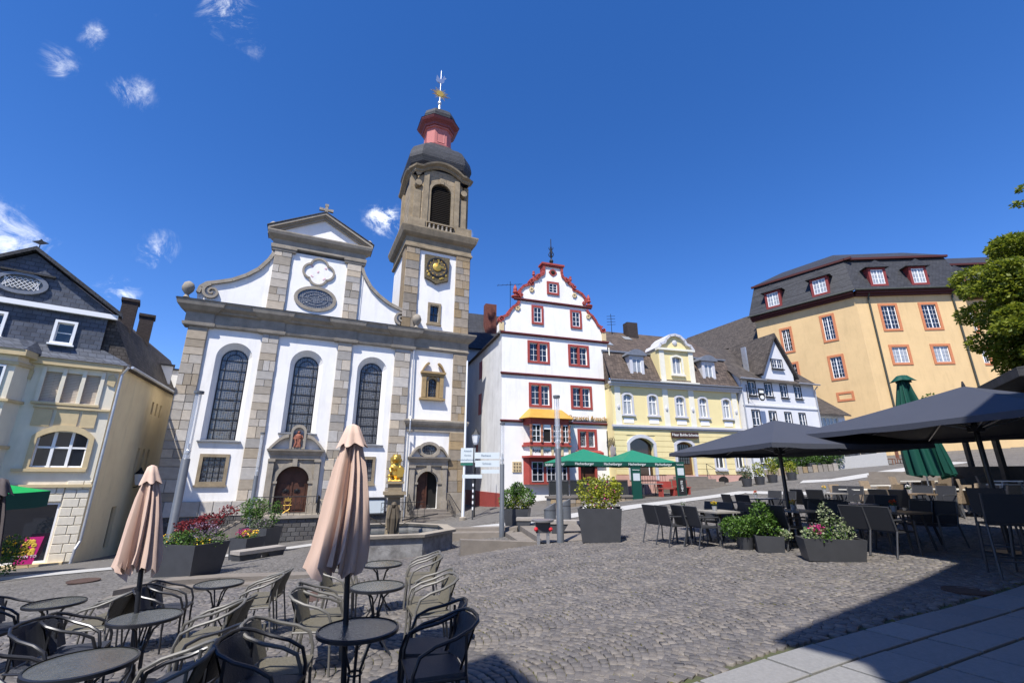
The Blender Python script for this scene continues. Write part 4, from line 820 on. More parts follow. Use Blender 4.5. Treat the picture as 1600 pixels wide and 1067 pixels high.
    def crown(o, dz):
        P = []
        def side(p, q, nrm):
            for i in range(n): t = i / n; P.append((p[0] + (q[0] - p[0]) * t + nrm[0] * o, p[1] + (q[1] - p[1]) * t + nrm[1] * o, ztop + dz + .72 * (math.sin(min(1, max(0, (t - .12) / .76)) * math.pi) ** .8)))
        side((B0, .1), (B1, .1), (0, -1)); side((B1, .1), (B1, YD - .1), (1, 0)); side((B1, YD - .1), (B0, YD - .1), (0, 1)); side((B0, YD - .1), (B0, .1), (-1, 0)); return P
    L_ = [crown(.04, 0), crown(.16, .1), crown(.16, .22), crown(.4, .36), crown(.44, .5), crown(-.1, .56)]
    k = len(L_[0])
    for a_, b_ in zip(L_, L_[1:]): cc.add(a_ + b_, [(i, (i + 1) % k, k + (i + 1) % k, k + i) for i in range(k)])
    cc.build('belfry_cornice', trimw, bo)
    # bell-shaped slate roof (chamfered square), lantern, upper cap, cross and weathercock
    def oct_(mb, prof, ch=.32):
        V = []
        for r, z in prof:
            c = r * ch; q = [(-r + c, -r), (r - c, -r), (r, -r + c), (r, r - c), (r - c, r), (-r + c, r), (-r, r - c), (-r, -r + c)]; V += [(cx + x, cy + y, z) for x, y in q]
        mb.add(V, [(i * 8 + k_, i * 8 + (k_ + 1) % 8, (i + 1) * 8 + (k_ + 1) % 8, (i + 1) * 8 + k_) for i in range(len(prof) - 1) for k_ in range(8)] + [tuple(range(8)), tuple(range((len(prof) - 1) * 8, len(prof) * 8))])
    d = MB(CZ); oct_(d, [(2.2, 23.2), (2.24, 23.85), (2.5, 24.25), (2.64, 24.7), (2.62, 25.0), (2.52, 25.5), (2.3, 26.0), (1.95, 26.4), (1.5, 26.7), (1.3, 27.1)]); d.build('bell_roof', slate, church)
    l = MB(CZ); oct_(l, [(1.25, 27.0), (1.3, 27.2), (1.22, 27.25), (1.08, 27.3), (1.08, 28.95), (1.2, 29.0), (1.2, 29.15)], .5); lo = l.build('lantern', pinkl, church)
    k = MB(CZ); dk2 = mat('lantern_arch_paint', (.42, .15, .14), .7)  # slightly deeper pink for the raised arch frames
    for i in range(8):
        a = math.pi / 4 * i; ux, uy = math.cos(a), math.sin(a); px, py = -uy, ux
        for t0 in (-.22, .22):
            pass
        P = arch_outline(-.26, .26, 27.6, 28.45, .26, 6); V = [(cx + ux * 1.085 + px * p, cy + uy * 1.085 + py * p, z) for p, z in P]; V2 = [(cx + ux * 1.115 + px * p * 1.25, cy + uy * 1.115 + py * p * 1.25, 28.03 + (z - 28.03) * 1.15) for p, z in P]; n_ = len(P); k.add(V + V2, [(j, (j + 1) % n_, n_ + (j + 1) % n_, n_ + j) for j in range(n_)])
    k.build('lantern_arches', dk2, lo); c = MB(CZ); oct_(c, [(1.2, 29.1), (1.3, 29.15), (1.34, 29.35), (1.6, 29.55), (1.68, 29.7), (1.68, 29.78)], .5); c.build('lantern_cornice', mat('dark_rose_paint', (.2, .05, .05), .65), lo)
    d = MB(CZ); oct_(d, [(1.72, 29.78), (1.55, 29.9), (1.36, 30.1), (1.4, 30.4), (1.28, 30.8), (.95, 31.15), (.45, 31.4), (.14, 31.75)], .5); d.build('lantern_cap', slate, church)
    x = MB(CZ); x.lathe([(.26, 31.4), (.14, 31.8), (.08, 32.4), (.18, 32.6), (.18, 32.75), (.04, 32.9), (.028, 36.4)], (cx, cy), 8); x.tube([(cx - .95, cy, 33.85), (cx + .95, cy, 33.6)], .03, 6); fi = x.build('spire_cross', zinc, church)
    k = MB(CZ)
    for i in range(20): a = i * math.pi / 10; r1 = .78 if i % 2 else .6; k.prism([(cx + .3 * math.cos(a - .1), 33.72 + .3 * math.sin(a - .1)), (cx + r1 * math.cos(a), 33.72 + r1 * math.sin(a)), (cx + .3 * math.cos(a + .1), 33.72 + .3 * math.sin(a + .1))], cy - .03, cy + .03)
    k.lathe([(.02, -.05), (.32, -.05), (.32, .05), (.02, .05)], (0, 0), 12); nv = 48; k.v[-nv:] = [(cx + x_, cy + z_ + 0, Zc(33.72) + y_) for x_, y_, z_ in [(v[0], v[1], v[2] + CZ) for v in k.v[-nv:]]]
    k.build('sunburst', gold, fi); k = MB(CZ); cw = [(-.45, 35.2), (-.4, 35.75), (-.15, 35.45), (.1, 35.4), (.2, 35.7), (.3, 35.95), (.36, 35.75), (.5, 35.68), (.34, 35.55), (.32, 35.2), (.12, 34.95), (-.1, 34.92), (-.3, 35.0)]
    k.prism([(cx + a_, b_) for a_, b_ in cw], cy - .04, cy + .04); k.build('weathercock', steel, fi)
    # steps and railings at the tower door
    s = MB(CZ)
    for i in range(5): s.box(7.0 - .1 * i, 9.35 + .1 * i, -.9 - .32 * i, -.2, -3.4, -1.97 - .165 * i - .01)
    s.build('tower_steps', kerbst, church); r = MB(CZ)
    for sx in (6.85, 9.45):
        top = [(sx, -.45, -1.05), (sx, -.9, -1.05), (sx + (.12 if sx > 8 else -.12), -2.3, -1.8), (sx + (.3 if sx > 8 else -.3), -2.5, -2.1)]; r.tube(top, .024, 6)
        for i in range(9): t = i / 8; y = -.45 - 1.85 * t; zt = -1.05 - max(0, t - .25) * 1.0; r.tube([(sx, y, zt), (sx, y, zt - .95)], .012, 5)
        for i in range(4): C = [(sx, -.7 - .45 * i + .16 * math.cos(t), -1.6 - .2 * i + .2 * math.sin(t)) for t in [k_ * math.pi / 6 for k_ in range(13)]]; r.tube(C, .01, 4)
    C = []
    r.tube([(5.0, -2.0, -1.45), (7.6, -2.0, -1.45)], .022, 6); r.tube([(5.0, -2.0, -2.3), (7.6, -2.0, -2.3)], .016, 6)
    for i in range(7):
        x_ = 5.0 + .43 * i; r.tube([(x_, -2.0, -2.9), (x_, -2.0, -1.45)], .014, 5); r.tube([(x_ + .21 + .17 * math.cos(t), -2.0, -1.87 + .26 * math.sin(t) * math.cos(t * .6)) for t in [k_ * math.pi / 8 for k_ in range(17)]], .01, 4)
    r.build('tower_railing', iron, church)
    dp = MB(CZ); dp.tube([(6.72, -.2, 8.6), (6.74, -.25, 3.9), (6.72, -.45, 3.6), (6.72, -.45, 2.9), (6.7, -.25, 2.7), (6.7, -.25, -2.8)], .05, 8); dp.build('drainpipe', zinc, church)
    nb_ = MB(CZ); nb_.box(4.4, 5.5, -.3, -.14, -2.2, -1.26); nb_.box(4.35, 5.55, -.36, -.1, -1.3, -1.2); n2 = nb_.build('notice_board', anth, church); k = MB(CZ); k.box(4.46, 5.44, -.31, -.3, -2.12, -1.36); k.build('notice_sheet', signw, n2)
    rf = MB(CZ); rf.prism([(-6.4, 9.7), (6.4, 9.7), (0, 15.0)], .75, 26); rf.prism([(1.5, 9.5), (7.5, 9.5), (7.5, 12.4), (1.5, 16.8)], 9, 20); rf.build('nave_roof', slate, church)
tower()
# ================================================================== houses
def rectwin(par, zb, x0, x1, z0, z1, sw, sm, y=0, cols=4, rows=3, g=None, depth=.14, out=.05, sill=None, rz=0, mull=.07, name='window'):
    """window with a projecting surround: frame part > muntins, glass, surround"""
    o = casement(par, zb, x0 + sw, x1 - sw, z0 + sw, z1 - sw, y + depth - .06, cols, rows, .05, .022, None, g, name, mull, rz)
    s = MB(zb, rz); frame(s, x0, x1, z0, z1, sw, y - out, y + .02); s.build('surround', sm, o)
    if sill: q = MB(zb, rz); q.box(x0 - .06, x1 + .06, y - .12, y + .01, z0 - .07, z0); q.build('sill', sill, o)
    return o
def hole(x0, x1, z0, z1, sw): return (x0 + sw, x1 - sw, z0 + sw, z1 - sw)
def gable_band(mb, pts, w, y0, y1):
    for p, q in zip(pts, pts[1:]):
        t = Vector((q[0] - p[0], q[1] - p[1]))
        if t.length < 1e-4: continue
        t.normalize(); n = Vector((-t.y, t.x)) * w; e = t * w * .3
        mb.prism([(p[0] - n.x - e.x, p[1] - n.y - e.y), (q[0] - n.x + e.x, q[1] - n.y + e.y), (q[0] + n.x + e.x, q[1] + n.y + e.y), (p[0] + n.x - e.x, p[1] + n.y - e.y)], y0, y1)
# ---------------- corner house on the left
def left_house():
    (X, Y), rz = place(146, 21, 52); zb = -3.7
    h = thing('corner_house', 'cream house with blue slate gable and peeling ochre side wall beside church', 'house', (X, Y, zb), rz)
    sx, sy = .2755, .961; L = 9.5
    m = MB(zb); TW = [(-2.44, -1.9), (-1.78, -1.24), (-1.12, -.6)]
    H = [(-2.1, -.46, .4, 1.92, .32), (-5.2, -.84, -3.35, -1.05)] + [(a, b, 3.15, 4.46) for a, b in TW]
    wall(m, -8.2, 0, -4.2, 5.05, H, 0, .22); m.build('wall', creamp, h)
    s = MB(zb); W = [(5.2, 5.5, 3.4, 4.1), (5.9, 6.2, 3.4, 4.1), (6.6, 6.9, 3.4, 4.1), (4.6, 4.95, .3, 1.5), (5.4, 5.75, .3, 1.5), (6.2, 6.55, .3, 1.5), (2.9, 3.5, -3.3, -1.4)]
    wall(s, 0, L, -4.6, 5.05, W, 0, .2); a = math.atan2(sy, sx); c_, s_ = math.cos(a), math.sin(a); s.v = [(x * c_ - y * s_, x * s_ + y * c_, z) for x, y, z in s.v]; s.build('side_wall', peel, h)
    g = MB(zb, a); 
    for w in W:
        g = MB(zb, a); frame(g, w[0], w[1], w[2], w[3], .05, .12, .18); q = g.build('side_window', creamtrim, h); g = MB(zb, a); g.sheet([(w[0], .16, w[2]), (w[1], .16, w[2]), (w[1], .16, w[3]), (w[0], .16, w[3])]); g.build('glass', glass, q)
    # quoins of the ground floor
    z = -3.4; r = 0; qm = unit_mesh('rusticated_block', creamp, .04)
    while z < -.5:
        hh = .36; cuts = [-.8, -.42, 0] if r % 2 else [-.8, -.25, 0]
        for a0, b0 in zip(cuts, cuts[1:]): piece('block', qm, h, ((a0 + b0) / 2, -.03, z + hh / 2 - zb), (b0 - a0 - .02, .1, hh - .025))
        z += hh; r += 1
    z = -1.0
    for r in range(2):
        x = -5.2
        while x < -.9: b0 = min(x + rnd.uniform(.7, .9), -.82); piece('block', qm, h, ((x + b0) / 2, -.03, z + .15 - zb), (b0 - x - .02, .1, .28)); x = b0
        z += .31
    t = MB(zb); t.box(-8, .04, -.16, .02, -.42, -.3); t.box(-2.5, .0, -.12, .02, 2.86, 2.94); t.box(-2.6, -.3, -.14, .02, .22, .34); t.box(-2.62, -.42, -.13, .02, 3.02, 3.12); t.box(-8.2, .08, -.22, .02, 4.72, 5.02)
    t.build('mouldings', creamtrim, h)
    t = MB(zb); ring(t, arch_outline(-2.28, -.28, .34, 1.68, .5, 10), arch_outline(-2.1, -.46, .4, 1.6, .32, 10), -.1, .03)
    w1 = casement(h, zb, -2.1, -.46, .4, 1.94, .12, 3, 1, .06, .05, None, None, 'arched_window', 0); t.build('surround', creamtrim, w1)
    k = MB(zb); k.box(-2.1, -.46, .1, .16, 1.18, 1.26); k.box(-1.62, -1.52, .09, .15, .4, 1.9); k.box(-1.06, -.96, .09, .15, .4, 1.9); k.build('transom', winw, w1)
    for x0, x1 in ((-2.44, -1.86), (-1.74, -1.0), (-.9, -.4)): p = MB(zb); p.prism([(x0, 2.1), (x1, 2.1), (x1, 2.8), (x0, 2.8)], -.06, .0); p.build('stone_panel', creamtrim, h)
    blind = mat('taupe_roller_blind', (.50, .43, .36), .8, .06, 3, .2, 40, brick=(4, .07, .01, (.7, .7, .7), .95))
    for a0, b0 in TW: b = MB(zb); b.box(a0, b0, .12, .16, 3.15, 4.46); b.build('roller_blind', blind, h)
    for a0 in (-2.5, -1.84, -1.18, -.54): p = MB(zb); p.box(a0 - .07 + .03, a0 + .09, -.08, .02, 3.12, 4.62); p.build('window_pier', creamp, h)
    for x in (-2.95, -.2): o = MB(zb); o.prism([(x - .14, 4.1), (x + .12, 4.0), (x + .16, 4.4), (x, 4.6), (x - .16, 4.5)], -.07, .0); o.build('stucco_cartouche', creamtrim, h)
    # shop window
    f = MB(zb); frame(f, -5.2, -.84, -3.35, -1.05, .06, .02, .12); f.box(-3.1, -3.04, .03, .1, -3.3, -1.1); sh = f.build('shop_window', winw, h); g = MB(zb); g.sheet([(-5.2, .14, -3.35), (-.84, .14, -3.35), (-.84, .14, -1.05), (-5.2, .14, -1.05)]); g.build('glass', glass, sh)
    sl = MB(zb); sl.box(-5.4, -.3, -.25, .02, -3.7, -3.37); sl.build('shop_sill', creamtrim, h)
    # bay on the left
    b = MB(zb); P = [(-5.4, 0), (-5.1, -.75), (-3.25, -.75), (-2.9, 0)]
    for z0, z1 in ((-.3, 1.15), (1.15, 3.2), (3.2, 4.35), (4.35, 5.05)):
        b.prism(P, z0, z1, 'z')
    b.build('bay_window_wall', creamp, h); bw = kids(h)[-1]
    t = MB(zb)
    for z0, z1, o in ((-.4, -.28, .1), (1.1, 1.22, .08), (2.95, 3.05, .1), (4.45, 4.6, .08), (4.85, 5.1, .22)): t = MB(zb); t.prism([(-5.45 - o, 0), (-5.1 - o, -.75 - o), (-3.25 + o, -.75 - o), (-2.9 + o, 0)], z0, z1, 'z'); t.build('bay_cornice', creamtrim, bw)
    for x0, x1, z0, z1 in ((-4.9, -3.5, 3.1, 4.42), (-4.9, -3.5, 1.3, 2.7)): casement(h, zb, x0, x1, z0, z1, -.81, 2, 2, .07, .05, None, None, 'bay_window')
    rf = MB(zb); rf.add([(-5.7, 0, 5.1), (-5.3, -1.0, 5.1), (-3.1, -1.0, 5.1), (-2.6, 0, 5.1), (-5.2, .2, 5.75), (-4.9, -.3, 5.65), (-3.5, -.3, 5.65), (-3.0, .2, 5.75)], [(0, 1, 5, 4), (1, 2, 6, 5), (2, 3, 7, 6), (4, 5, 6, 7), (0, 3, 2, 1)]); rf.build('bay_roof', slateb, h)
    # slate-hung gable storey
    gs = MB(zb); WN = [(-2.62, -1.86, 5.72, 6.82), (-4.95, -4.1, 5.72, 6.82)]
    wall(gs, -6.9, -.9, 5.3, 7.35, WN, .12, .2); gs.add([(-8.3, -.28, 5.02), (.35, -.28, 5.02), (-.0, .02, 5.3), (-8.0, .02, 5.3), (-.75, .14, 5.7), (-7.2, .14, 5.7), (-.9, .12, 7.35), (-6.9, .12, 7.35)], [(0, 1, 2, 3), (3, 2, 4, 5)]); gs.build('slate_gable_wall', slateb, h)
    for w in WN: o = casement(h, zb, w[0] + .08, w[1] - .08, w[2] + .08, w[3] - .08, .2, 1, 2, .06, .04, None, glass, 'gable_window'); q = MB(zb); frame(q, w[0], w[1], w[2], w[3], .1, .02, .16); q.box(w[0] - .06, w[1] + .06, -.06, .16, w[2] - .07, w[2]); q.build('surround', winw, o)
    pe = MB(zb); pe.prism([(-7.1, 7.4), (-.65, 7.4), (-3.87, 9.72)], .05, .3); po_ = pe.build('slate_pediment', slateb, h)
    tr = MB(zb); tr.box(-7.2, -.55, -.1, .06, 7.2, 7.42); tr.build('white_gable_trim', winw, po_)
    k = MB(zb)
    for s2 in (-1, 1): k.prism([(-3.87 + s2 * 3.45, 7.34), (-3.87 + s2 * 3.45, 7.52), (-3.87, 9.98), (-3.87, 9.8)], -.22, .4)
    k.build('verge', slate, po_)
    E = lambda rx, rz_, n=24: [(-4.0 + rx * math.cos(2 * math.pi * i / n), 8.2 + rz_ * math.sin(2 * math.pi * i / n)) for i in range(n)]
    o = MB(zb); ring(o, E(.86, .5), E(.68, .36), -.06, .08); ov = o.build('oval_window', lead, po_); g = MB(zb); g.prism(E(.7, .38), .03, .05); g.build('pane', mat('grey_lattice_glass', (.11, .10, .08), .3, spec=.8), ov); q = MB(zb)
    for i in range(-4, 5):
        for s2 in (-1, 1): 
            x0 = -4 + i * .17; q.tube([(max(-4.6, min(-3.4, x0 - s2 * .25)), .0, 7.95), (max(-4.6, min(-3.4, x0 + s2 * .25)), .0, 8.45)], .012, 4)
    q.build('lattice', winw, ov); q = MB(zb); q.box(-4.75, -3.0, -.12, .06, 8.68, 8.76); q.build('drip_ledge', slate, po_)
    # roof over the long side
    rf = MB(zb); sec = [(-3.87, 9.85), (-.75, 7.45), (.38, 5.08), (.3, 4.98), (-7.9, 4.98), (-7.0, 7.4)]
    n = len(sec); rf.add([(x, .3, z) for x, z in sec] + [(x + sx * L, .3 + sy * L, z) for x, z in sec], [tuple(range(n)), tuple(range(2 * n - 1, n - 1, -1))] + [(i, i + n, (i + 1) % n + n, (i + 1) % n) for i in range(n)]); rf.build('roof', tiled, h)
    for t_, x in ((2.2, -1.0), (4.8, -1.0)):
        c = MB(zb); x0, y0 = x + sx * t_, .3 + sy * t_; c.box(x0 - .32, x0 + .32, y0 - .4, y0 + .4, 7.0, 9.0); c.box(x0 - .38, x0 + .38, y0 - .46, y0 + .46, 8.85, 9.0); c.build('chimney', brickred, h)
    for t_ in (6.6, 7.9):
        d = MB(zb); x0, y0 = .1 + sx * t_, .3 + sy * t_; d.box(x0 - .6, x0 + .12, y0 - .35, y0 + .35, 5.4, 6.5); q = d.build('dormer', winw, h); d = MB(zb); d.box(x0 - .8, x0 + .2, y0 - .45, y0 + .45, 6.5, 6.6); d.build('dormer_roof', slate, q); d = MB(zb); d.box(x0 + .12, x0 + .13, y0 - .26, y0 + .26, 5.5, 6.4); d.build('glass', glass, q)
    gt = MB(zb); gt.tube([(.42, -.2, 4.98), (.42 + sx * L, sy * L, 4.98)], .07, 6); gt.tube([(.3, -.3, 4.95), (.12, -.12, 4.6), (.1, -.12, -2.6), (.0, -.22, -2.9), (-.05, -.22, -3.6)], .055, 8); gt.build('gutter_and_downpipe', zinc, h)
    v = MB(zb); v.tube([(-3.87, .2, 9.8), (-3.87, .2, 10.5)], .02, 5); v.prism([(-4.15, 10.3), (-3.87, 10.22), (-3.6, 10.36), (-3.8, 10.42), (-3.87, 10.5), (-3.95, 10.4)], .18, .22); v.build('weathervane', iron, h)
    q = MB(zb); q.prism([(-1.7, -3.3), (-1.15, -3.3), (-1.0, -2.3), (-1.55, -2.3)], -.62, -.6); p = tag(q.build('poster', posterm, None, loc=h.location, rz=rz), 'magenta poster with yellow figure on an easel before the shop window', 'poster')
    q = MB(zb)
    for i in range(14): q.ball((-1.36 + rnd.uniform(-.14, .14), -.63, -2.68 + rnd.uniform(-.24, .26)), .09, 6, (1, .12, 1))
    q.build('poster_figure', posty, p); text_obj('poster_text', 'TOWN TO', .14, p, paleink, (-1.42, -.635, -3.02 - zb)); q = MB(zb); q.tube([(-1.6, -.58, -3.3), (-1.68, -.6, -3.6)], .02, 5); q.tube([(-1.25, -.58, -3.3), (-1.22, -.6, -3.6)], .02, 5); q.tube([(-1.66, -.6, -3.31), (-1.15, -.6, -3.31)], .02, 5); q.build('easel', mat('pine', (.45, .28, .12), .6), p)
left_house()
# ---------------- white gabled inn with red trim
WH, WR = place(783, 30, 71.3); WZ = -1.95
def inn():
    zb = WZ; h = thing('gabled_inn', 'white gabled inn with oxide red trim and scrolled gable', 'house', (*WH, zb), WR)
    A = [(1.86, 3.53, 7.58, 9.2), (4.98, 6.65, 7.58, 9.2), (1.93, 3.6, 4.53, 6.2), (5.06, 6.73, 4.53, 6.2)]; G = [(2.19, 3.1, 10.44, 11.86), (5.24, 6.16, 10.44, 11.86), (3.43, 4.4, 12.88, 13.9)]; B = (5.47, 6.95, 1.8, 3.18)
    sw = .16; m = MB(zb); wall(m, 0, 8.2, -2.6, 9.65, [hole(*a, sw) for a in A] + [hole(*B, sw), (5.5, 6.75, -1.6, 1.0)], 0, .2)
    m.sheet([(8.2, 0, -2), (8.2, 14, -2), (8.2, 14, 9.6), (8.2, 0, 9.6)]); m.build('wall', white, h); s = MB(zb)
    wall(s, 0, 14, -2.6, 9.6, [(5.2, 6.0, 4.6, 6.2), (5.2, 6.0, 7.4, 8.8), (6.0, 6.6, 1.0, 2.4)], 0, .2); s.v = [(-y if 0 else y * 1.0, x, z) for x, y, z in s.v]; s.build('side_wall', offwhite, h)
    for w in ((5.2, 6.0, 4.6, 6.2), (5.2, 6.0, 7.4, 8.8), (6.0, 6.6, 1.0, 2.4)): q = MB(zb); q.box(-.03, .05, w[0], w[1], w[2], w[3]); q.build('side_shutter', redst, h)
    # gable outline
    cx = 3.95; half = [(4.18, 9.65), (4.18, 10.2), (3.95, 10.35), (4.12, 10.55), (3.85, 10.75), (3.55, 10.9), (3.38, 11.25), (3.15, 11.55), (2.85, 11.75), (2.7, 12.0), (2.7, 12.25), (2.62, 12.3), (2.68, 12.6), (2.6, 12.95), (2.35, 13.25), (2.0, 13.42), (1.65, 13.5), (1.6, 13.85), (1.3, 13.95), (1.28, 14.25), (1.0, 14.3), (.78, 14.45), (.72, 14.75), (.74, 15.25)]
    gp = [(cx + a, b) for a, b in half] + [(cx - a, b) for a, b in reversed(half)]
    bm_ = bmesh.new(); vs = [bm_.verts.new((x, 0, z - zb)) for x, z in gp]; bm_.faces.new(vs); me = bpy.data.meshes.new('gable'); r_ = bmesh.ops.extrude_face_region(bm_, geom=list(bm_.faces)); bmesh.ops.translate(bm_, verts=[v for v in r_['geom'] if isinstance(v, bmesh.types.BMVert)], vec=(0, .5, 0)); bmesh.ops.recalc_face_normals(bm_, faces=bm_.faces); bmesh.ops.triangulate(bm_, faces=[f for f in bm_.faces if len(f.verts) > 4]); bm_.to_mesh(me); bm_.free(); me.materials.append(white); go = bpy.data.objects.new('gable', me); COL.objects.link(go); go.parent = h
    for s2 in (-1, 1):
        t = MB(zb); gable_band(t, [(cx + s2 * a, b) for a, b in half[4:10]], .09, -.1, .52); t.build('gable_trim', redst, go); t = MB(zb); gable_band(t, [(cx + s2 * a, b) for a, b in half[12:]], .09, -.1, .52); t.build('gable_trim', redst, go)
        for ax, az, rr in ((3.98, 10.55, .3), (2.52, 12.5, .2), (1.72, 13.72, .24), (1.12, 14.2, .24)): q = MB(zb); scroll(q, cx + s2 * ax, az, rr, -.16, .3, 1.4, s2, .12); q.ball((cx + s2 * ax, 0, az), rr * .35, 8, (1, .5, 1)); q.build('gable_scroll', redst, go)
        for ax, z0 in ((2.95, 12.3), (1.5, 13.9)):
            q = MB(zb); k = 1 if ax > 2 else .62; q.lathe([(.12 * k, z0), (.3 * k, z0 + .06), (.3 * k, z0 + .14), (.1 * k, z0 + .2), (.1 * k, z0 + .36), (.2 * k, z0 + .42), (.14 * k, z0 + .5), (.15 * k, z0 + .7), (.04, z0 + .95 * k + .05)], (cx + s2 * ax, .1), 8); q.build('gable_finial', redst, go)
        for ax, z0 in ((2.8, 11.5), (1.72, 13.05)):
            q = MB(zb)
            for k in range(6): q.ball((cx + s2 * ax + .13 * math.cos(k), -.05, z0 + .13 * math.sin(k)), .09, 6, (1, .6, 1))
            q.build('stucco_mask', creamtrim, go)
        q = MB(zb); q.box(cx + s2 * 4.0 - .16, cx + s2 * 4.0 + .16, -.12, .3, 9.7, 10.3); q.build('gable_block', creamtrim, go)
    for z, x0, x1 in ((9.55, -.12, 8.34), (6.68, -.1, 8.3), (3.5, -.1, 8.3), (12.15, .85, 7.05)): q = MB(zb); q.box(x0, x1, -.15, .03, z + .02, z + .11); q.box(x0 + .03, x1 - .03, -.09, .03, z - .04, z + .02); q.build('string_course', mat('dark_red_moulding', (.12, .022, .02), .65), h)
    q = MB(zb); q.box(cx - .92, cx + .92, -.18, .6, 15.22, 15.36); q.box(cx - .82, cx + .82, -.12, .56, 15.1, 15.22); q.build('gable_cap', redst, go)
    q = MB(zb); q.prism([(cx - .34, 14.68), (cx - .2, 14.85), (cx, 14.98), (cx + .2, 14.85), (cx + .34, 14.68), (cx + .2, 14.5), (cx, 14.38), (cx - .2, 14.5)], -.05, .0); q.build('gable_rosette', redst, go); q = MB(zb); q.ball((cx, -.05, 14.68), .17, 10, (1, .3, 1)); q.build('rosette_eye', blackv, kids(h)[-1] if 0 else go)
    q = MB(zb); q.lathe([(.2, 15.36), (.1, 15.5), (.17, 15.7), (.05, 15.9), (.03, 17.6)], (cx, .2), 8)
    for i in range(8): a = i * math.pi / 4; q.tube([(cx, .2, 15.95), (cx + .22 * math.cos(a), .2 + .22 * math.sin(a), 16.25), (cx + .06 * math.cos(a), .2 + .06 * math.sin(a), 16.6), (cx + .2 * math.cos(a), .2 + .2 * math.sin(a), 16.85)], .018, 4)
    q.build('iron_finial', iron, h)
    for a in A: rectwin(h, zb, *a, sw, redst, 0, 4, 3, None, .16, .05)
    for w in h.children: pass
    for a in A: q = MB(zb); c = (a[0] + a[1]) / 2; q.box(c - .07, c + .07, -.04, .12, a[2] + sw, a[3] - sw); q.build('mullion', redst, h)
    for i, a in enumerate(G): rectwin(h, zb, *a, .15, redst, -.04, 2, 3, glassl if 0 else None, .05, .05, mull=.03)
    o = rectwin(h, zb, *B, .17, redst, 0, 2, 1, leadg, .14, .05, mull=.2); q = MB(zb); q.box(6.13, 6.29, -.04, .1, B[2] + .17, B[3] - .17); q.build('mullion', redst, o)
    q = MB(zb); q.prism([(-.5, 1.42), (-.5, 1.6), (.0, 1.75), (.0, 1.0)], 5.3, 7.15, 'x'); q.build('porch_canopy', redst, h)
    # two-storey bay
    bx0, bx1, out = 1.5, 4.78, .72; P = [(bx0, 0), (bx0 + .28, -out), (bx1 - .28, -out), (bx1, 0)]
    q = MB(zb); q.prism(P, 1.98, 2.16, 'z'); q.prism([(a + (.1 if i > 1 else -.1), b * 1.14) for i, (a, b) in enumerate(P)], 1.9, 2.0, 'z'); q.prism([(a + (.1 if i > 1 else -.1), b * 1.14) for i, (a, b) in enumerate(P)], 1.2, 1.32, 'z'); q.prism(P, 3.3, 3.72, 'z'); q.prism([(a, b * .45) for a, b in P], -.45, 1.2, 'z'); by = q.build('bay_window', redst, h)
    q = MB(zb); q.prism([(bx0 + .06, 0), (bx0 + .32, -out + .07), (bx1 - .32, -out + .07), (bx1 - .06, 0)], 1.32, 1.9, 'z'); q.build('text_panel', white, by)
    q = MB(zb); q.add([(bx0 - .3, 0, 3.7), (bx0 + .05, -out - .3, 3.7), (bx1 - .05, -out - .3, 3.7), (bx1 + .3, 0, 3.7), (bx0 + .45, 0, 4.42), (bx1 - .45, 0, 4.42), (bx0 + .5, -.2, 4.36), (bx1 - .5, -.2, 4.36)], [(0, 1, 6, 4), (1, 2, 7, 6), (2, 3, 5, 7), (4, 6, 7, 5), (0, 3, 2, 1)]); q.build('bay_roof', goldp, by)
    wx = [(1.84, 2.46), (2.62, 3.2), (3.36, 3.92), (4.02, 4.46)]
    for i, (a, b) in enumerate(wx):
        if i == 1: q = MB(zb); frame(q, a, b, 2.16, 3.3, .04, -out + .0, -out + .06); q.box(a + .04, b - .04, -out + .01, -out + .05, 3.0, 3.26); w = q.build('open_window', winw, h); q = MB(zb); q.sheet([(a, -out + .08, 2.16), (b, -out + .08, 2.16), (b, -out + .08, 3.3), (a, -out + .08, 3.3)]); q.build('dark_opening', blackv, w)
        else: casement(h, zb, a, b, 2.16, 3.3, -out, 2, 3, .05, .03, None, None, 'window', .04)
    for x in (1.78, 2.54, 3.28, 3.97, 4.5):
        q = MB(zb); q.lathe([(.1, 2.16), (.08, 2.3), (.11, 2.45), (.06, 2.6), (.1, 2.85), (.06, 3.0), (.12, 3.28)], (x, -out - .02), 8); q.build('turned_post', redstat, by)
        q = MB(zb); q.box(x - .07, x + .07, -out + .0, -out + .06, 1.34, 1.9); q.build('carved_bracket', creamtrim, by)
    for i, (x, s_) in enumerate(((2.15, 'Hotel'), (2.9, 'zur'), (3.62, 'Krone'))): text_obj('lettering', s_, .34, by, ink, (x, -out + .055, 1.62 - zb))
    for a, b in ((1.95, 2.75), (2.98, 3.62), (3.78, 4.42)): casement(h, zb, a, b, -.28, .95, -.36, 2, 3, .05, .03, greyfr, None, 'window', .05)
    sg = thing('fascia_lettering', 'gold gothic letters on the white front of the gabled inn', 'sign', (*WH, zb), WR); text_obj('letters', 'Brauerei Ausschank', .44, sg, goldl, (6.6, -.09, 3.92 - zb), depth=.03); q = MB(zb); q.box(5.2, 8.0, -.07, -.01, 3.7, 3.75); q.build('letter_rail', iron, sg)
    d = MB(zb); frame(d, 5.42, 6.83, -1.6, 1.1, .16, -.06, .05, .0); dr = d.build('door_frame', redst, h); d = MB(zb); d.box(5.5, 6.75, .1, .16, -1.6, 1.0); d.build('door', doorw, dr)
    q = MB(zb); q.box(.02, .03, 0, 14, -2.4, -.95); q.box(-.04, .02, -.03, 14, -2.4, -.98); q.build('plinth', redst, h)
    q = MB(zb); q.prism([(.75, .3), (1.35, .3), (1.35, .95), (.75, .95)], -.06, 0); cr = q.build('carved_relief', creamtrim, h); q = MB(zb)
    for k in range(9): q.ball((.87 + .18 * (k % 3), -.07, .44 + .2 * (k // 3)), .07, 6, (1, .5, 1))
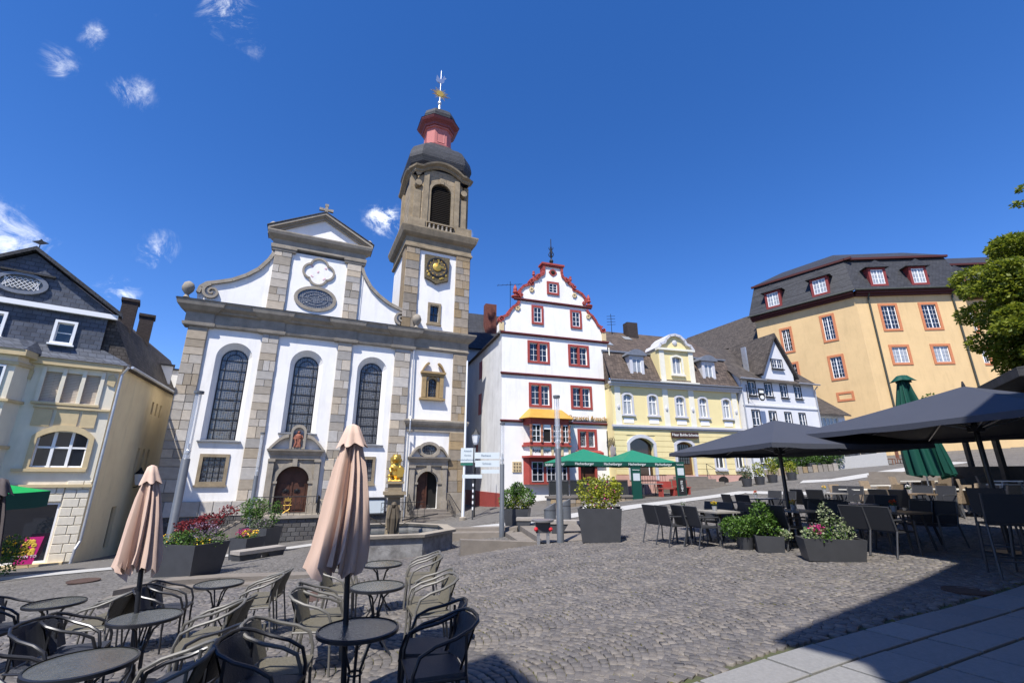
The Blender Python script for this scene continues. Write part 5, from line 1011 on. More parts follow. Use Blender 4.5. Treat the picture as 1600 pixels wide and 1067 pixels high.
    q.build('relief_carving', trimw, cr)
    q = MB(zb); q.prism([(-.25, 9.5), (8.45, 9.5), (3.95, 14.2)], .5, 14); q.build('roof', tiled, h)
    q = MB(zb); q.tube([(8.28, -.12, 9.2), (8.3, -.12, -1.2)], .05, 6); q.build('downpipe', yellowtrim, h)
    q = MB(zb); q.tube([(1.6, 3, 11.5), (1.6, 3, 14.9)], .025, 5); q.tube([(.5, 3, 14.4), (2.6, 3, 14.8)], .02, 5)
    for i in range(6): q.tube([(.6 + .35 * i, 2.8, 14.45 + .06 * i), (.6 + .35 * i, 3.2, 14.45 + .06 * i)], .01, 4)
    q.build('television_aerial', iron, h)
    # wrought iron hanging sign
    hs_ = thing('hanging_sign', 'wrought iron scroll bracket between white inn and yellow house', 'sign', (*WH, zb), WR); q = MB(zb); q.tube([(7.75, -.05, 1.3), (7.75, -.05, 3.1)], .03, 5); q.tube([(7.75, -.05, 1.4), (7.6, -1.3, 1.4)], .025, 5)
    for i in range(6): q.tube([(7.72 - .02 * i, -.15 - .18 * i + .16 * math.cos(t), 2.2 + .1 * (i % 2) + .28 * math.sin(t)) for t in [k * math.pi / 6 for k in range(13)]], .018, 4)
    q.build('bracket', iron, hs_); q = MB(zb); q.prism([(-1.15, 1.3), (-.6, 1.3), (-.55, 1.9), (-.85, 2.1), (-1.2, 1.9)], 7.62, 7.66, 'x'); q.build('shield', zinc, hs_)
inn()
def rustic(par, zb, x0, x1, z0, z1, holes, y):
    """one rusticated course, cut into separate blocks by the openings"""
    cuts = [(a, b) for a, b, c, d in holes if c < (z0 + z1) / 2 < d]; cuts.sort(); x = x0
    for a, b in cuts + [(x1, x1)]:
        if a - x > .05: q = MB(zb); q.box(x, a, y, .03, z0, z1); q.build('rustication_course', yellowp, par)
        x = b
# ---------------- pale yellow house with mansard roof
YH, YR = place(957, 31.5, 74); YZ = -1.5
def yellow_house():
    zb = YZ; h = thing('yellow_townhouse', 'pale yellow townhouse with brown mansard roof and central dormer gable', 'house', (*YH, zb), YR)
    UW = [(1.08, 1.96), (3.1, 3.96), (5.36, 6.24), (7.34, 8.18), (9.42, 10.24)]; m = MB(zb); U = [(a + .1, b - .1, 4.2, 5.62, .16) for a, b in UW]
    Lh = [(1.42, 3.28, -.2, 2.6, .42), (5.12, 6.42, .05, 2.4, .22), (8.25, 9.05, .6, 2.0), (10.0, 10.75, .6, 2.0)]
    wall(m, .3, 10.95, 3.2, 6.45, U, 0, .16); wall(m, .3, 10.95, -2, 3.2, Lh, .02, .3); m.sheet([(.3, 0, -2), (.3, 9, -2), (.3, 9, 6.4), (.3, 0, 6.4)]); m.sheet([(10.95, 0, -2), (10.95, 9, -2), (10.95, 9, 6.4), (10.95, 0, 6.4)]); m.build('wall', yellowp, h)
    z = .15; i = 0
    while z < 3.1: q = MB(zb); rustic(h, zb, .32, 10.93, z + .02, z + .37, [(a - .18, b + .18, -3, d + .18) if k < 2 else (a - .1, b + .1, c - .1, d + .1) for k, (a, b, c, d) in enumerate([x[:4] for x in Lh])], -.025); z += .375
    q = MB(zb); q.box(.28, 10.97, -.06, .03, -2, .12); q.build('plinth', pinkp, h)
    q = MB(zb); q.box(.2, 11.05, -.18, .02, 3.32, 3.46); q.box(.25, 11.0, -.1, .02, 3.2, 3.32); q.build('string_course', greyfr, h)
    q = MB(zb); q.box(.1, 11.15, -.35, .02, 6.3, 6.46); q.box(.2, 11.05, -.2, .02, 6.16, 6.3); q.build('eaves_cornice', greyfr, h)
    for a, b in UW:
        o = casement(h, zb, a + .1, b - .1, 4.2, 5.62, .08, 2, 1, .05, .04, None, glassl, 'window', .05); q = MB(zb); q.box(a + .1, b - .1, .07, .13, 5.1, 5.17); q.build('transom', winw, o)
        q = MB(zb); ring(q, arch_outline(a - .02, b + .02, 4.16, 5.52, .22, 8), arch_outline(a + .11, b - .11, 4.2, 5.45, .15, 8), -.07, .02); q.build('surround', greyfr, o); q = MB(zb); q.box(a - .1, b + .1, -.14, .02, 4.06, 4.16); q.build('sill', greyfr, o); q = MB(zb); q.box(a + .05, b - .05, -.03, .02, 3.6, 3.95); q.build('apron_panel', winw, o)
    for x in (.75, 4.6, 6.8, 10.6): q = MB(zb); q.box(x - .22, x + .22, -.06, .02, 3.46, 6.16); p = q.build('pilaster_strip', yellowtrim, h); q = MB(zb); q.ball((x, -.08, 4.7), .14, 8, (.8, .5, 1.3)); q.build('stucco_ornament', greyfr, p)
    # shop arch, door, lower windows
    q = MB(zb); ring(q, arch_outline(1.22, 3.48, -.2, 2.25, .58, 10), arch_outline(1.42, 3.28, -.2, 2.18, .42, 10), -.1, .02); ar = q.build('arched_shop_window', greyfr, h); q = MB(zb); q.prism(arch_outline(1.4, 3.3, -.2, 2.18, .43, 10), .3, .31); q.build('glass', mat('brown_shop_glass', (.045, .02, .012), .1, .5, 1.5, spec=.8), ar); q = MB(zb); frame(q, 1.75, 3.0, -.1, 1.35, .05, .22, .27); q.build('white_window_outline', winw, ar)
    q = MB(zb); ring(q, arch_outline(4.92, 6.62, .0, 2.26, .34, 10), arch_outline(5.12, 6.42, .05, 2.18, .22, 10), -.1, .02); dr = q.build('door_surround', greyfr, h); q = MB(zb); q.box(5.12, 6.42, .2, .26, .05, 2.4); q.box(5.3, 6.24, .17, .2, .2, .75); d_ = q.build('door', mat('brown_oak_door', (.14, .07, .03), .5, .4, 4), dr); q = MB(zb); q.box(5.3, 6.24, .17, .19, .9, 2.2); q.build('door_glass', glass, d_); q = MB(zb)
    for i in range(1, 5): q.box(5.3 + .19 * i - .01, 5.3 + .19 * i + .01, .14, .165, .9, 2.2); 
    for i in range(1, 5): q.box(5.3, 6.24, .142, .163, .9 + .26 * i - .01, .9 + .26 * i + .01)
    q.build('door_grille', iron, d_)
    for a, b, c, d in Lh[2:]: o = casement(h, zb, a, b, c, d, .12, 2, 1, .06, .04, None, None, 'window', .07); q = MB(zb); frame(q, a - .1, b + .1, c - .08, d + .1, .12, -.08, .0); q.box(a - .14, b + .14, -.16, .0, c - .2, c - .08); q.build('surround', greyfr, o)
    for a in (8.3, 10.0): q = MB(zb); q.prism(arch_outline(a, a + .8, -.35, -.15, .2, 6), -.1, -.05); q.build('cellar_light', blackv, h)
    sg = thing('shop_sign', 'dark brown shop sign with white letters over yellow house door', 'sign', (*YH, zb), YR); q = MB(zb); q.box(4.75, 6.95, -.2, -.06, 2.66, 3.06); q.build('board', mat('dark_brown_board', (.045, .018, .012), .5), sg); text_obj('lettering', 'Haan Bohle-Schmitz', .27, sg, paleink, (5.85, -.205, 2.86 - zb), depth=.006)
    # mansard
    r = MB(zb); r.add([(.2, -.32, 6.46), (11.05, -.32, 6.46), (11.0, 1.0, 8.95), (.3, 1.0, 8.95), (.3, 5.2, 12.0), (11.0, 5.2, 12.0), (.3, 9.4, 8.9), (11, 9.4, 8.9)], [(0, 1, 2, 3), (3, 2, 5, 4), (4, 5, 7, 6)]); r.sheet([(.3, 1, 8.95), (.3, 5.2, 12), (.3, 9.4, 8.9), (.3, 9, 6), (.3, 0, 6)]); r.sheet([(11, 1, 8.95), (11, 5.2, 12), (11, 9.4, 8.9), (11, 9, 6), (11, 0, 6)]); r.build('mansard_roof', tile, h)
    q = MB(zb); q.box(.2, 11.1, .86, 1.0, 8.9, 9.02); q.tube([(.1, -.42, 6.5), (11.15, -.42, 6.5)], .07, 6); q.build('gutter', lead, h)
    for c in (2.55, 8.72):
        d = MB(zb); wall(d, c - .58, c + .58, 6.95, 8.55, [(c - .36, c + .36, 7.05, 8.3)], .05, .12); d.box(c - .58, c - .52, .06, 1.0, 6.95, 8.5); d.box(c + .52, c + .58, .06, 1.0, 6.95, 8.5); q = d.build('dormer', greyfr, h); casement(h, zb, c - .36, c + .36, 7.05, 8.3, .1, 2, 1, .05, .04, None, glassl, 'dormer_window', .05)
        d = MB(zb); P = arch_outline(c - .78, c + .78, 8.5, 8.55, .42, 8); I = arch_outline(c - .7, c + .7, 8.42, 8.45, .38, 8); d.prism(P, -.12, 1.3); d.build('dormer_roof', lead, q)
    c = 5.8; d = MB(zb); wall(d, c - 1.5, c + 1.5, 6.6, 9.15, [(c - .4, c + .4, 7.3, 8.6, .12)], -.12, .15); d.box(c - 1.5, c - 1.42, -.11, 2, 6.6, 9.1); d.box(c + 1.42, c + 1.5, -.11, 2, 6.6, 9.1); g = d.build('dormer_gable', yellowp, h)
    casement(h, zb, c - .4, c + .4, 7.3, 8.6, -.02, 2, 1, .05, .04, None, glassl, 'dormer_window', .05); d = MB(zb); ring(d, arch_outline(c - .54, c + .54, 7.25, 8.52, .22, 8), arch_outline(c - .4, c + .4, 7.3, 8.48, .12, 8), -.19, -.1); d.box(c - .6, c + .6, -.26, -.1, 7.12, 7.25); d.box(c - 1.6, c + 1.6, -.3, .1, 9.05, 9.2); d.box(c - 1.62, c + 1.62, -.4, .1, 6.48, 6.66)
    for s2 in (-1, 1): d.box(c + s2 * 1.25 - .2, c + s2 * 1.25 + .2, -.18, -.1, 6.7, 9.05)
    d.build('gable_mouldings', yellowtrim, g)
    P = [(c - 1.5, 9.2), (c - 1.3, 9.5), (c - .95, 9.62), (c - .8, 9.9), (c - .45, 10.2), (c, 10.3), (c + .45, 10.2), (c + .8, 9.9), (c + .95, 9.62), (c + 1.3, 9.5), (c + 1.5, 9.2)]; d = MB(zb); d.prism(P, -.1, .3); d.build('gable_head', yellowp, g); d = MB(zb); gable_band(d, P, .09, -.3, 1.6); d.ball((c, -.12, 9.7), .22, 10, (1, .4, 1)); d.build('gable_coping', greyfr, g)
    for x, y, z in ((5.0, 4.6, 11.4), (.7, 4.8, 11.6)): q = MB(zb); q.box(x - .5, x + .5, y - .35, y + .35, z - .6, z + 1.3); q.build('chimney', brickred, h)
    q = MB(zb); q.tube([(3.2, 4.6, 11.4), (3.2, 4.6, 13.4)], .025, 5)
    for i in range(4): q.tube([(2.8, 4.6, 12.4 + .25 * i), (3.6, 4.6, 12.5 + .25 * i)], .018, 4)
    q.build('television_aerial', iron, h)
    for x, t in ((1.6, .35), (4.2, .7)): q = MB(zb); y = 1 + 4.2 * t; z = 8.95 + 3.05 * t; q.add([(x - .35, y - .3, z - .16), (x + .35, y - .3, z - .16), (x + .35, y + .3, z + .28), (x - .35, y + .3, z + .28)], [(0, 1, 2, 3)]); q.build('skylight', glassl, h)
    # door steps
    s = MB(zb)
    for i in range(5): s.box(4.6 - .35 * i, 6.9 + .35 * i, -.75 - .34 * i, -.02, -2, .04 - .17 * i)
    s.build('door_steps', kerbst, h); r = MB(zb)
    for x in (7.3,): r.tube([(x, -.2, .9), (x + .2, -1.6, .2)], .02, 5); r.tube([(x, -.2, .9), (x, -.2, .0)], .02, 5); r.tube([(x + .2, -1.6, .2), (x + .2, -1.6, -.6)], .02, 5)
    for i in range(12): r.tube([(1.3 + .19 * i, -.9, -.9), (1.3 + .19 * i, -.9, .1)], .012, 4)
    r.tube([(1.2, -.9, .1), (3.5, -.9, .1)], .02, 5); r.build('iron_railing', iron, h)
yellow_house()
# ---------------- small grey-white house and its annex
GH, GR = place(1162, 34, 70); GZ = -.6
def grey_house():
    zb = GZ; h = thing('grey_white_house', 'small grey white house with steep cross gable right of yellow townhouse', 'house', (*GH, zb), GR)
    R1 = [(1.66, 2.46, 5.98, 7.14), (3.36, 4.16, 5.98, 7.1), (4.98, 5.74, 5.98, 7.1), (6.5, 7.26, 5.98, 7.1)]; R2 = [(1.64, 2.46, 3.66, 4.92), (3.36, 4.16, 3.66, 4.9), (4.98, 5.74, 3.66, 4.9), (6.5, 7.26, 3.66, 4.9)]; R3 = [(1.8, 2.6, .9, 2.2), (5, 5.8, .9, 2.2)]; Gw = (4.42, 5.62, 8.3, 9.12)
    m = MB(zb); wall(m, .9, 8.75, -1.2, 7.3, [hole(*a, .06) for a in R1 + R2 + R3], 0, .12); m.sheet([(8.75, 0, -1), (8.75, 9, -1), (8.75, 9, 7.3), (8.75, 4.5, 11), (8.75, 0, 7.3)]); m.sheet([(.9, 0, -1), (.9, 9, -1), (.9, 9, 7.3), (.9, 4.5, 11), (.9, 0, 7.3)])
    m.add([(3.24, -.02, 7.3), (6.65, -.02, 7.3), (6.65, -.02, 8.0), (5.05, -.02, 10.9), (3.24, -.02, 8.0)], [(0, 1, 2, 3, 4)]); m.sheet([(3.24, -.02, 7.3), (3.24, -.02, 8), (3.24, 3, 8), (3.24, 3, 7.3)]); m.sheet([(6.65, -.02, 7.3), (6.65, -.02, 8), (6.65, 3, 8), (6.65, 3, 7.3)]); m.build('wall', greywhite, h)
    bl = mat('black_window_surround', (.02, .02, .022), .6)
    for a in R1 + R2 + R3: rectwin(h, zb, *a, .06, bl, 0, 2, 2, None, .09, .03, bl, mull=.05)
    rectwin(h, zb, *Gw, .06, bl, -.07, 4, 2, None, .06, .03, bl, mull=.08)
    q = MB(zb); q.box(.9, 8.76, -.07, .0, 5.2, 5.34); q.build('string_course', greywhite, h)
    r = MB(zb); r.add([(.6, -.35, 7.15), (3.2, -.35, 7.15), (3.2, 4.5, 11.1), (.6, 4.5, 11.1), (6.7, -.35, 7.15), (8.95, -.35, 7.15), (8.95, 4.5, 11.1), (6.7, 4.5, 11.1), (.6, 9.3, 7.2), (8.95, 9.3, 7.2)], [(0, 1, 2, 3), (4, 5, 6, 7), (3, 6, 9, 8), (1, 4, 7, 2)]); r.build('roof', tiled, h)
    q = MB(zb); q.prism([(3.0, 7.75), (5.05, 11.28), (7.0, 7.7), (6.9, 7.55), (5.05, 10.95), (3.12, 7.6)], -.3, 4.5); q.build('cross_gable_roof', tiled, h)
    
    for nm, pth, r_ in (('gutter', [(.6, -.42, 7.2), (3.2, -.42, 7.2)], .06), ('gutter', [(6.7, -.42, 7.2), (9.0, -.42, 7.2)], .06), ('downpipe', [(.75, -.3, 7.1), (.95, -.1, 6.8), (.95, -.1, -.5)], .05), ('downpipe', [(8.85, -.3, 7.1), (8.7, -.1, 6.8), (8.7, -.1, 0)], .05)): q = MB(zb); q.tube(pth, r_, 6); q.build(nm, zinc, h)
    q = MB(zb); q.box(2.92, 3.08, .9, 1.3, 8.0, 10.2); q.build('chimney_flue', zinc, h)
    sg = thing('tavern_shield_sign', 'dark shield sign on iron bracket on the grey white house', 'sign', (*GH, zb), GR); q = MB(zb); q.tube([(1.45, -.05, 5.3), (1.45, -.05, 6.8)], .03, 5); q.tube([(1.45, -.05, 6.5), (1.5, -.9, 6.4)], .02, 5); q.tube([(1.45, -.05, 5.6), (1.5, -.5, 6.3)], .02, 5); q.build('bracket', iron, sg); q = MB(zb); P = [(1.75, 6.4), (2.35, 6.4), (2.35, 5.9)] + [(2.05 + .3 * math.cos(R(a)), 5.8 + .34 * math.sin(R(a))) for a in range(0, -181, -20)] + [(1.75, 5.9)]; q.prism(P, -.8, -.76); q.build('shield', ink, sg); q = MB(zb); q.ball((2.05, -.81, 5.72), .2, 10, (1, .1, .8)); q.box(1.85, 2.25, -.815, -.8, 6.05, 6.25); q.build('shield_mark', paleink, sg)
    a = thing('annex', 'low annex with tiled lean-to roof between grey white house and castle', 'house', (*GH, zb), GR); q = MB(zb); wall(q, 8.85, 12.6, -1, 5.0, [(9.5, 11.8, 3.2, 4.8)], .6, .15); q.sheet([(12.6, .6, -1), (12.6, 6, -1), (12.6, 6, 5), (12.6, .6, 5)]); q.build('wall', greywhite, a)
    casement(a, zb, 9.5, 11.8, 3.2, 4.8, .68, 5, 1, .07, .07, yellowtrim, glassl, 'window', 0); q = MB(zb); q.add([(8.8, .2, 5.0), (12.9, .2, 5.0), (12.9, 5, 8.6), (8.8, 5, 8.6), (8.8, .2, 4.9), (12.9, .2, 4.9)], [(0, 1, 2, 3), (4, 5, 1, 0)]); q.sheet([(12.6, .6, 5), (12.6, 5, 8.6), (12.6, 5, 5)]); q.build('roof', tiled, a); q = MB(zb); q.add([(9.4, 1.0, 5.68), (10.3, 1.0, 5.68), (10.3, 2.2, 6.58), (9.4, 2.2, 6.58)], [(0, 1, 2, 3)]); q.build('skylight', glassl, a)
grey_house()
# ---------------- castle
KH, KR = place(1400, 42, 94.5); KZ = 1.2; KL = -R(47.0)
def castle():
    zb = KZ; h = thing('castle', 'large ochre yellow castle with red window surrounds and slate mansard roof', 'castle', (*KH, zb), KR); sw = .22
    F1 = [(1.95, 3.72, 13.48, 16.3), (5.65, 7.42, 13.48, 16.3), (2.02, 3.85, 10.12, 12.1), (5.72, 7.52, 10.12, 12.1)]
    m = MB(zb); wall(m, 0, 10.1, -1, 17.4, [hole(*a, sw) for a in F1], 0, .2); m.sheet([(10.1, 0, -1), (10.1, 1.6, -1), (10.1, 1.6, 17.4), (10.1, 0, 17.4)])
    F2 = [(10.9, 12.1, 13.5, 16.3), (11.0, 12.3, 10.3, 12.2), (15.3, 16.6, 13.5, 16.3), (15.4, 16.7, 10.3, 12.2), (18.3, 19.6, 10.3, 12.2)]; wall(m, 10.1, 24, -1, 17.2, [hole(*a, sw) for a in F2], 1.6, .2); m.build('front_wall', castlep, h)
    Lw = [(-3.34, -2.0, 13.1, 16.0), (-7.3, -6.05, 12.75, 15.6), (-3.34, -1.92, 9.15, 11.7), (-7.3, -6.0, 9.15, 11.7)]; m = MB(zb, KL); wall(m, -9.6, 0, -1, 17.4, [hole(*a, sw) for a in Lw], 0, .2); m.build('left_wall', castlep, h)
    for a in F1: rectwin(h, zb, *a, sw, redt, 0, 4, 5 if a[3] - a[2] > 2.3 else 4, None if a[2] < 13 and 0 else glassl if a[2] < 13 else None, .12, .06, mull=.08)
    for a in F2: rectwin(h, zb, *a, sw, redt, 1.6, 4, 5 if a[3] - a[2] > 2.3 else 4, None, .12, .06, mull=.08)
    for a in Lw: rectwin(h, zb, *a, sw, redt, 0, 4, 5, None, .12, .06, rz=KL, mull=.08)
    q = MB(zb, KL); frame(q, -3.2, -1.75, 7.05, 7.95, .2, -.05, .02); q.build('blind_panel_surround', redt, h)
    # corner edge strip
    e = MB(zb)
    for mb, x0, x1, y0 in ((e, -.05, 10.2, 0),): mb.box(x0, x1, y0 - .5, y0 + .1, 17.3, 17.62); mb.box(x0, x1, y0 - .3, y0 + .1, 17.1, 17.3)
    e.box(10.2, 24, 1.2, 1.8, 17.1, 17.5); e.build('eaves', redd, h); e = MB(zb, KL); e.box(-9.9, .05, -.5, .1, 17.3, 17.62); e.box(-9.9, .05, -.3, .1, 17.1, 17.3); e.build('eaves', redd, h)
    # mansard roof: outline of the eaves, stepped back in two slopes
    cl, sl = math.cos(KL), math.sin(KL); LP = lambda s, y: (s * cl - y * sl, s * sl + y * cl)
    b0, b1, b2, b3 = LP(-10.0, -.6), (-.25, -.6), (10.3, -.6), (10.3, 1.0); t0, t1, t2 = LP(-9.5, .9), (.35, .9), (10.0, .9); r0, r1, r2 = LP(-8.0, 6.0), (2.5, 5.5), (10.0, 5.5)
    zt = 21.6; zr = 24.4; m = MB(zb); m.add([(*b0, 17.62), (*b1, 17.62), (*b2, 17.62), (*t2, zt), (*t1, zt), (*t0, zt)], [(0, 1, 4, 5), (1, 2, 3, 4)])
    bk = LP(-10, 12); m.add([(*b0, 17.62), (*t0, zt), (*LP(-9.5, 11), zt), (*bk, 17.62)], [(0, 1, 2, 3)]); m.add([(*b2, 17.62), (*t2, zt), (10.0, 9, zt), (10.3, 9, 17.62)], [(0, 1, 2, 3)])
    m.add([(10.3, 1.0, 17.45), (24.5, 1.0, 17.45), (24.5, 2.4, 21.3), (10.0, 2.4, 21.3)], [(0, 1, 2, 3)]); m.build('mansard_slope', slate, h)
    m = MB(zb); o = .25; m.add([(*LP(-9.7, .65), zt), (.25, .6, zt), (10.2, .6, zt), (*r2, zr), (*r1, zr), (*r0, zr)], [(0, 1, 4, 5), (1, 2, 3, 4)]); m.add([(10.2, .6, zt), (*r2, zr), (10.2, 10, zt)], [(0, 1, 2)]); m.add([(*LP(-9.7, .65), zt), (*r0, zr), (*LP(-9.7, 11), zt)], [(0, 1, 2)]); m.add([(10.0, 2.2, 21.3), (24.5, 2.2, 21.3), (24.5, 7, 24.2), (10, 7, 24.2)], [(0, 1, 2, 3)]); m.build('upper_roof', slate, h)
    m = MB(zb); m.box(.2, 10.2, .55, .8, zt - .2, zt + .02); m.build('roof_fascia', redd, h); m = MB(zb, KL); m.box(-9.75, .3, .6, .85, zt - .2, zt + .02); m.build('roof_fascia', redd, h); m = MB(zb); m.box(10.2, 24.5, 2.1, 2.4, 21.12, 21.32); m.build('roof_fascia', redd, h)
    def dormer(c, y0, rz, z0=18.0):
        yf = y0 - .12; d = MB(zb, rz); wall(d, c - .82, c + .82, z0, z0 + 2.0, [(c - .58, c + .58, z0 + .22, z0 + 1.75)], yf, .12)
        for s2 in (-1, 1): d.sheet([(c + s2 * .82, yf, z0), (c + s2 * .82, y0 + 1.6, z0), (c + s2 * .82, y0 + 1.6, z0 + 2), (c + s2 * .82, yf, z0 + 2)])
        q = d.build('dormer', redm, h); casement(h, zb, c - .58, c + .58, z0 + .22, z0 + 1.75, yf + .04, 4, 3, .06, .04, None, glassl, 'dormer_window', .08, rz)
        d = MB(zb, rz)
        d.add([(c - 1.15, yf - .25, z0 + 1.95), (c + 1.15, yf - .25, z0 + 1.95), (c, yf - .1, z0 + 2.75), (c - 1.1, y0 + 1.6, z0 + 1.95), (c + 1.1, y0 + 1.6, z0 + 1.95), (c, y0 + 1.9, z0 + 2.75)], [(0, 1, 2), (0, 2, 5, 3), (1, 4, 5, 2), (0, 3, 4, 1)]); d.build('dormer_roof', slate, q)
    for c in (2.3, 6.1): dormer(c, -.35, 0)
    dormer(11.0, 1.3, 0, 17.9); dormer(15.0, 1.3, 0, 17.9); dormer(-2.6, -.35, KL); dormer(-7.2, -.35, KL)
    for x, y in ((1.17, -.08), (8.9, -.08)): p = MB(zb); p.tube([(x, -.45, 17.4), (x, y - .05, 16.9), (x, y - .05, 2)], .08, 8); p.build('downpipe', dkpipe, h)
    p = MB(zb); p.tube([(-10.2, -.62, 17.64), (.0, -.62, 17.64)], .09, 6) if 0 else p.tube([(-.25, -.68, 17.6), (10.4, -.68, 17.6)], .09, 6); p.build('gutter', dkpipe, h); p = MB(zb, KL); p.tube([(-10.1, -.68, 17.6), (.25, -.68, 17.6)], .09, 6); p.build('gutter', dkpipe, h)
castle()
# ---------------- roofs behind
def back_buildings():
    (x, y), rz = place(735, 43, 71); zb = -2; h = thing('rear_house', 'slate roofed house with red brick chimney behind the church tower', 'house', (x, y, zb), rz)
    q = MB(zb); q.box(-2, 7, 0, 8, -2, 12.2); q.build('wall', offwhite, h); q = MB(zb); q.add([(-2.3, -.4, 12.0), (7.4, -.4, 12.0), (7.4, 4, 17.2), (-2.3, 4, 17.2), (-2.3, 8.4, 12), (7.4, 8.4, 12)], [(0, 1, 2, 3), (3, 2, 5, 4), (0, 3, 4), (1, 5, 2), (0, 4, 5, 1)]); q.build('roof', slate, h); q = MB(zb); q.box(1.6, 2.8, 1.6, 2.4, 13, 17.6); q.build('chimney', brickr2, h)
    A = Vector((26.6, 66.0)); B = Vector((33.5, 50.5)); d = (B - A); L = d.length; h = thing('long_roofed_wing', 'long dark roofed wing between the yellow townhouse roof and castle', 'building', (A.x, A.y, 0), math.atan2(d.y, d.x)); q = MB(); q.box(.2, L - .2, -3.6, 3.6, -2, 15.8); q.build('wall', slate, h); q = MB(); q.add([(0, -4.2, 15.4), (L, -4.2, 15.4), (L, 0, 20.2), (0, 0, 20.2), (0, 4.2, 15.4), (L, 4.2, 15.4)], [(0, 1, 2, 3), (3, 2, 5, 4), (0, 3, 4), (1, 5, 2), (0, 4, 5, 1)]); q.build('roof', tiled, h)
    h = thing('distant_house', 'distant house roof above the yellow townhouse ridge', 'house', (32.5, 84, 5.5), R(10)); q = MB(); q.box(-5, 5, 0, 8, -10, 17.5); q.build('wall', offwhite, h); q = MB(); q.prism([(-5.5, 17.3), (5.5, 17.3), (0, 20)], -.5, 8.5); q.build('roof', tiled, h)
back_buildings()
# ================================================================== things on the square
def hpt(u, v, h, dmax=70):
    """point h metres above the ground on the sight line through a photo pixel"""
    w = v - 533.5; c, s = math.cos(PITCH), math.sin(PITCH); rx, ry, rz = (u - 800), 711 * c + w * s, 711 * s - w * c
    D = np.linspace(2, dmax, 2000); z = D * rz / ry - gza(D * rx / ry, D) - h; i = int(np.argmax(z < 0)); return (D[i] * rx / ry, D[i])
def foliage(name, m, par, blobs, n, size, rng=None, flat=.5, loc=None, shape='leaf'):
    """leaves spread through ellipsoids (cx,cy,cz,rx,ry,rz); leaf-sized folded faces, denser towards the surface"""
    rg = np.random.default_rng(rng or rnd.randrange(9999)); V = []; F = []; tot = sum(b[3] * b[4] + b[4] * b[5] for b in blobs); k = 0
    for b in blobs:
        nn = max(6, int(n * (b[3] * b[4] + b[4] * b[5]) / tot)); d = rg.normal(size=(nn, 3)); d /= np.linalg.norm(d, axis=1)[:, None]; r = rg.uniform(.25, 1, nn) ** .45
        c = np.array(b[:3]) + d * r[:, None] * np.array(b[3:6]); ax = rg.normal(size=(nn, 3)) * np.array([1, 1, flat]) + d * .5; ax /= np.linalg.norm(ax, axis=1)[:, None]; q = rg.normal(size=(nn, 3)); sd = np.cross(ax, q); sd /= np.linalg.norm(sd, axis=1)[:, None]; up = np.cross(sd, ax); s = size * rg.uniform(.6, 1.35, nn)[:, None]
        P = np.stack([c, c + ax * s * .5 + sd * s * .32 + up * s * .1, c + ax * s, c + ax * s * .5 - sd * s * .32 + up * s * .1], 1).reshape(-1, 3); V.append(P)
        f = np.arange(nn * 4).reshape(-1, 4) + k; F.append(f); k += nn * 4
    V = np.concatenate(V); F = np.concatenate(F); me = bpy.data.meshes.new(name); me.vertices.add(len(V)); me.vertices.foreach_set('co', V.astype(np.float32).ravel()); me.loops.add(F.size); me.loops.foreach_set('vertex_index', F.astype(np.int32).ravel()); me.polygons.add(len(F)); me.polygons.foreach_set('loop_start', np.arange(0, F.size, 4, dtype=np.int32)); me.polygons.foreach_set('loop_total', np.full(len(F), 4, dtype=np.int32)); me.update(calc_edges=True); me.materials.append(m)
    o = bpy.data.objects.new(name, me); COL.objects.link(o); o.parent = par
    if loc: o.location = loc
    return o
def stems(par, pts, r=.012, m=None):
    q = MB()
    for a, b in pts: a, b = Vector(a), Vector(b); q.tube([a, (a + b) / 2 + Vector((rnd.uniform(-.04, .04), rnd.uniform(-.04, .04), 0)), b], r, 5, r2=r * .5)
    return q.build('stems', m or barkm, par)
def remesh(o, vox):
    md = o.modifiers.new('r', 'REMESH'); md.mode = 'VOXEL'; md.voxel_size = vox; md.use_smooth_shade = True; dg = bpy.context.evaluated_depsgraph_get(); me = bpy.data.meshes.new_from_object(o.evaluated_get(dg)); o.modifiers.clear(); o.data = me; return o
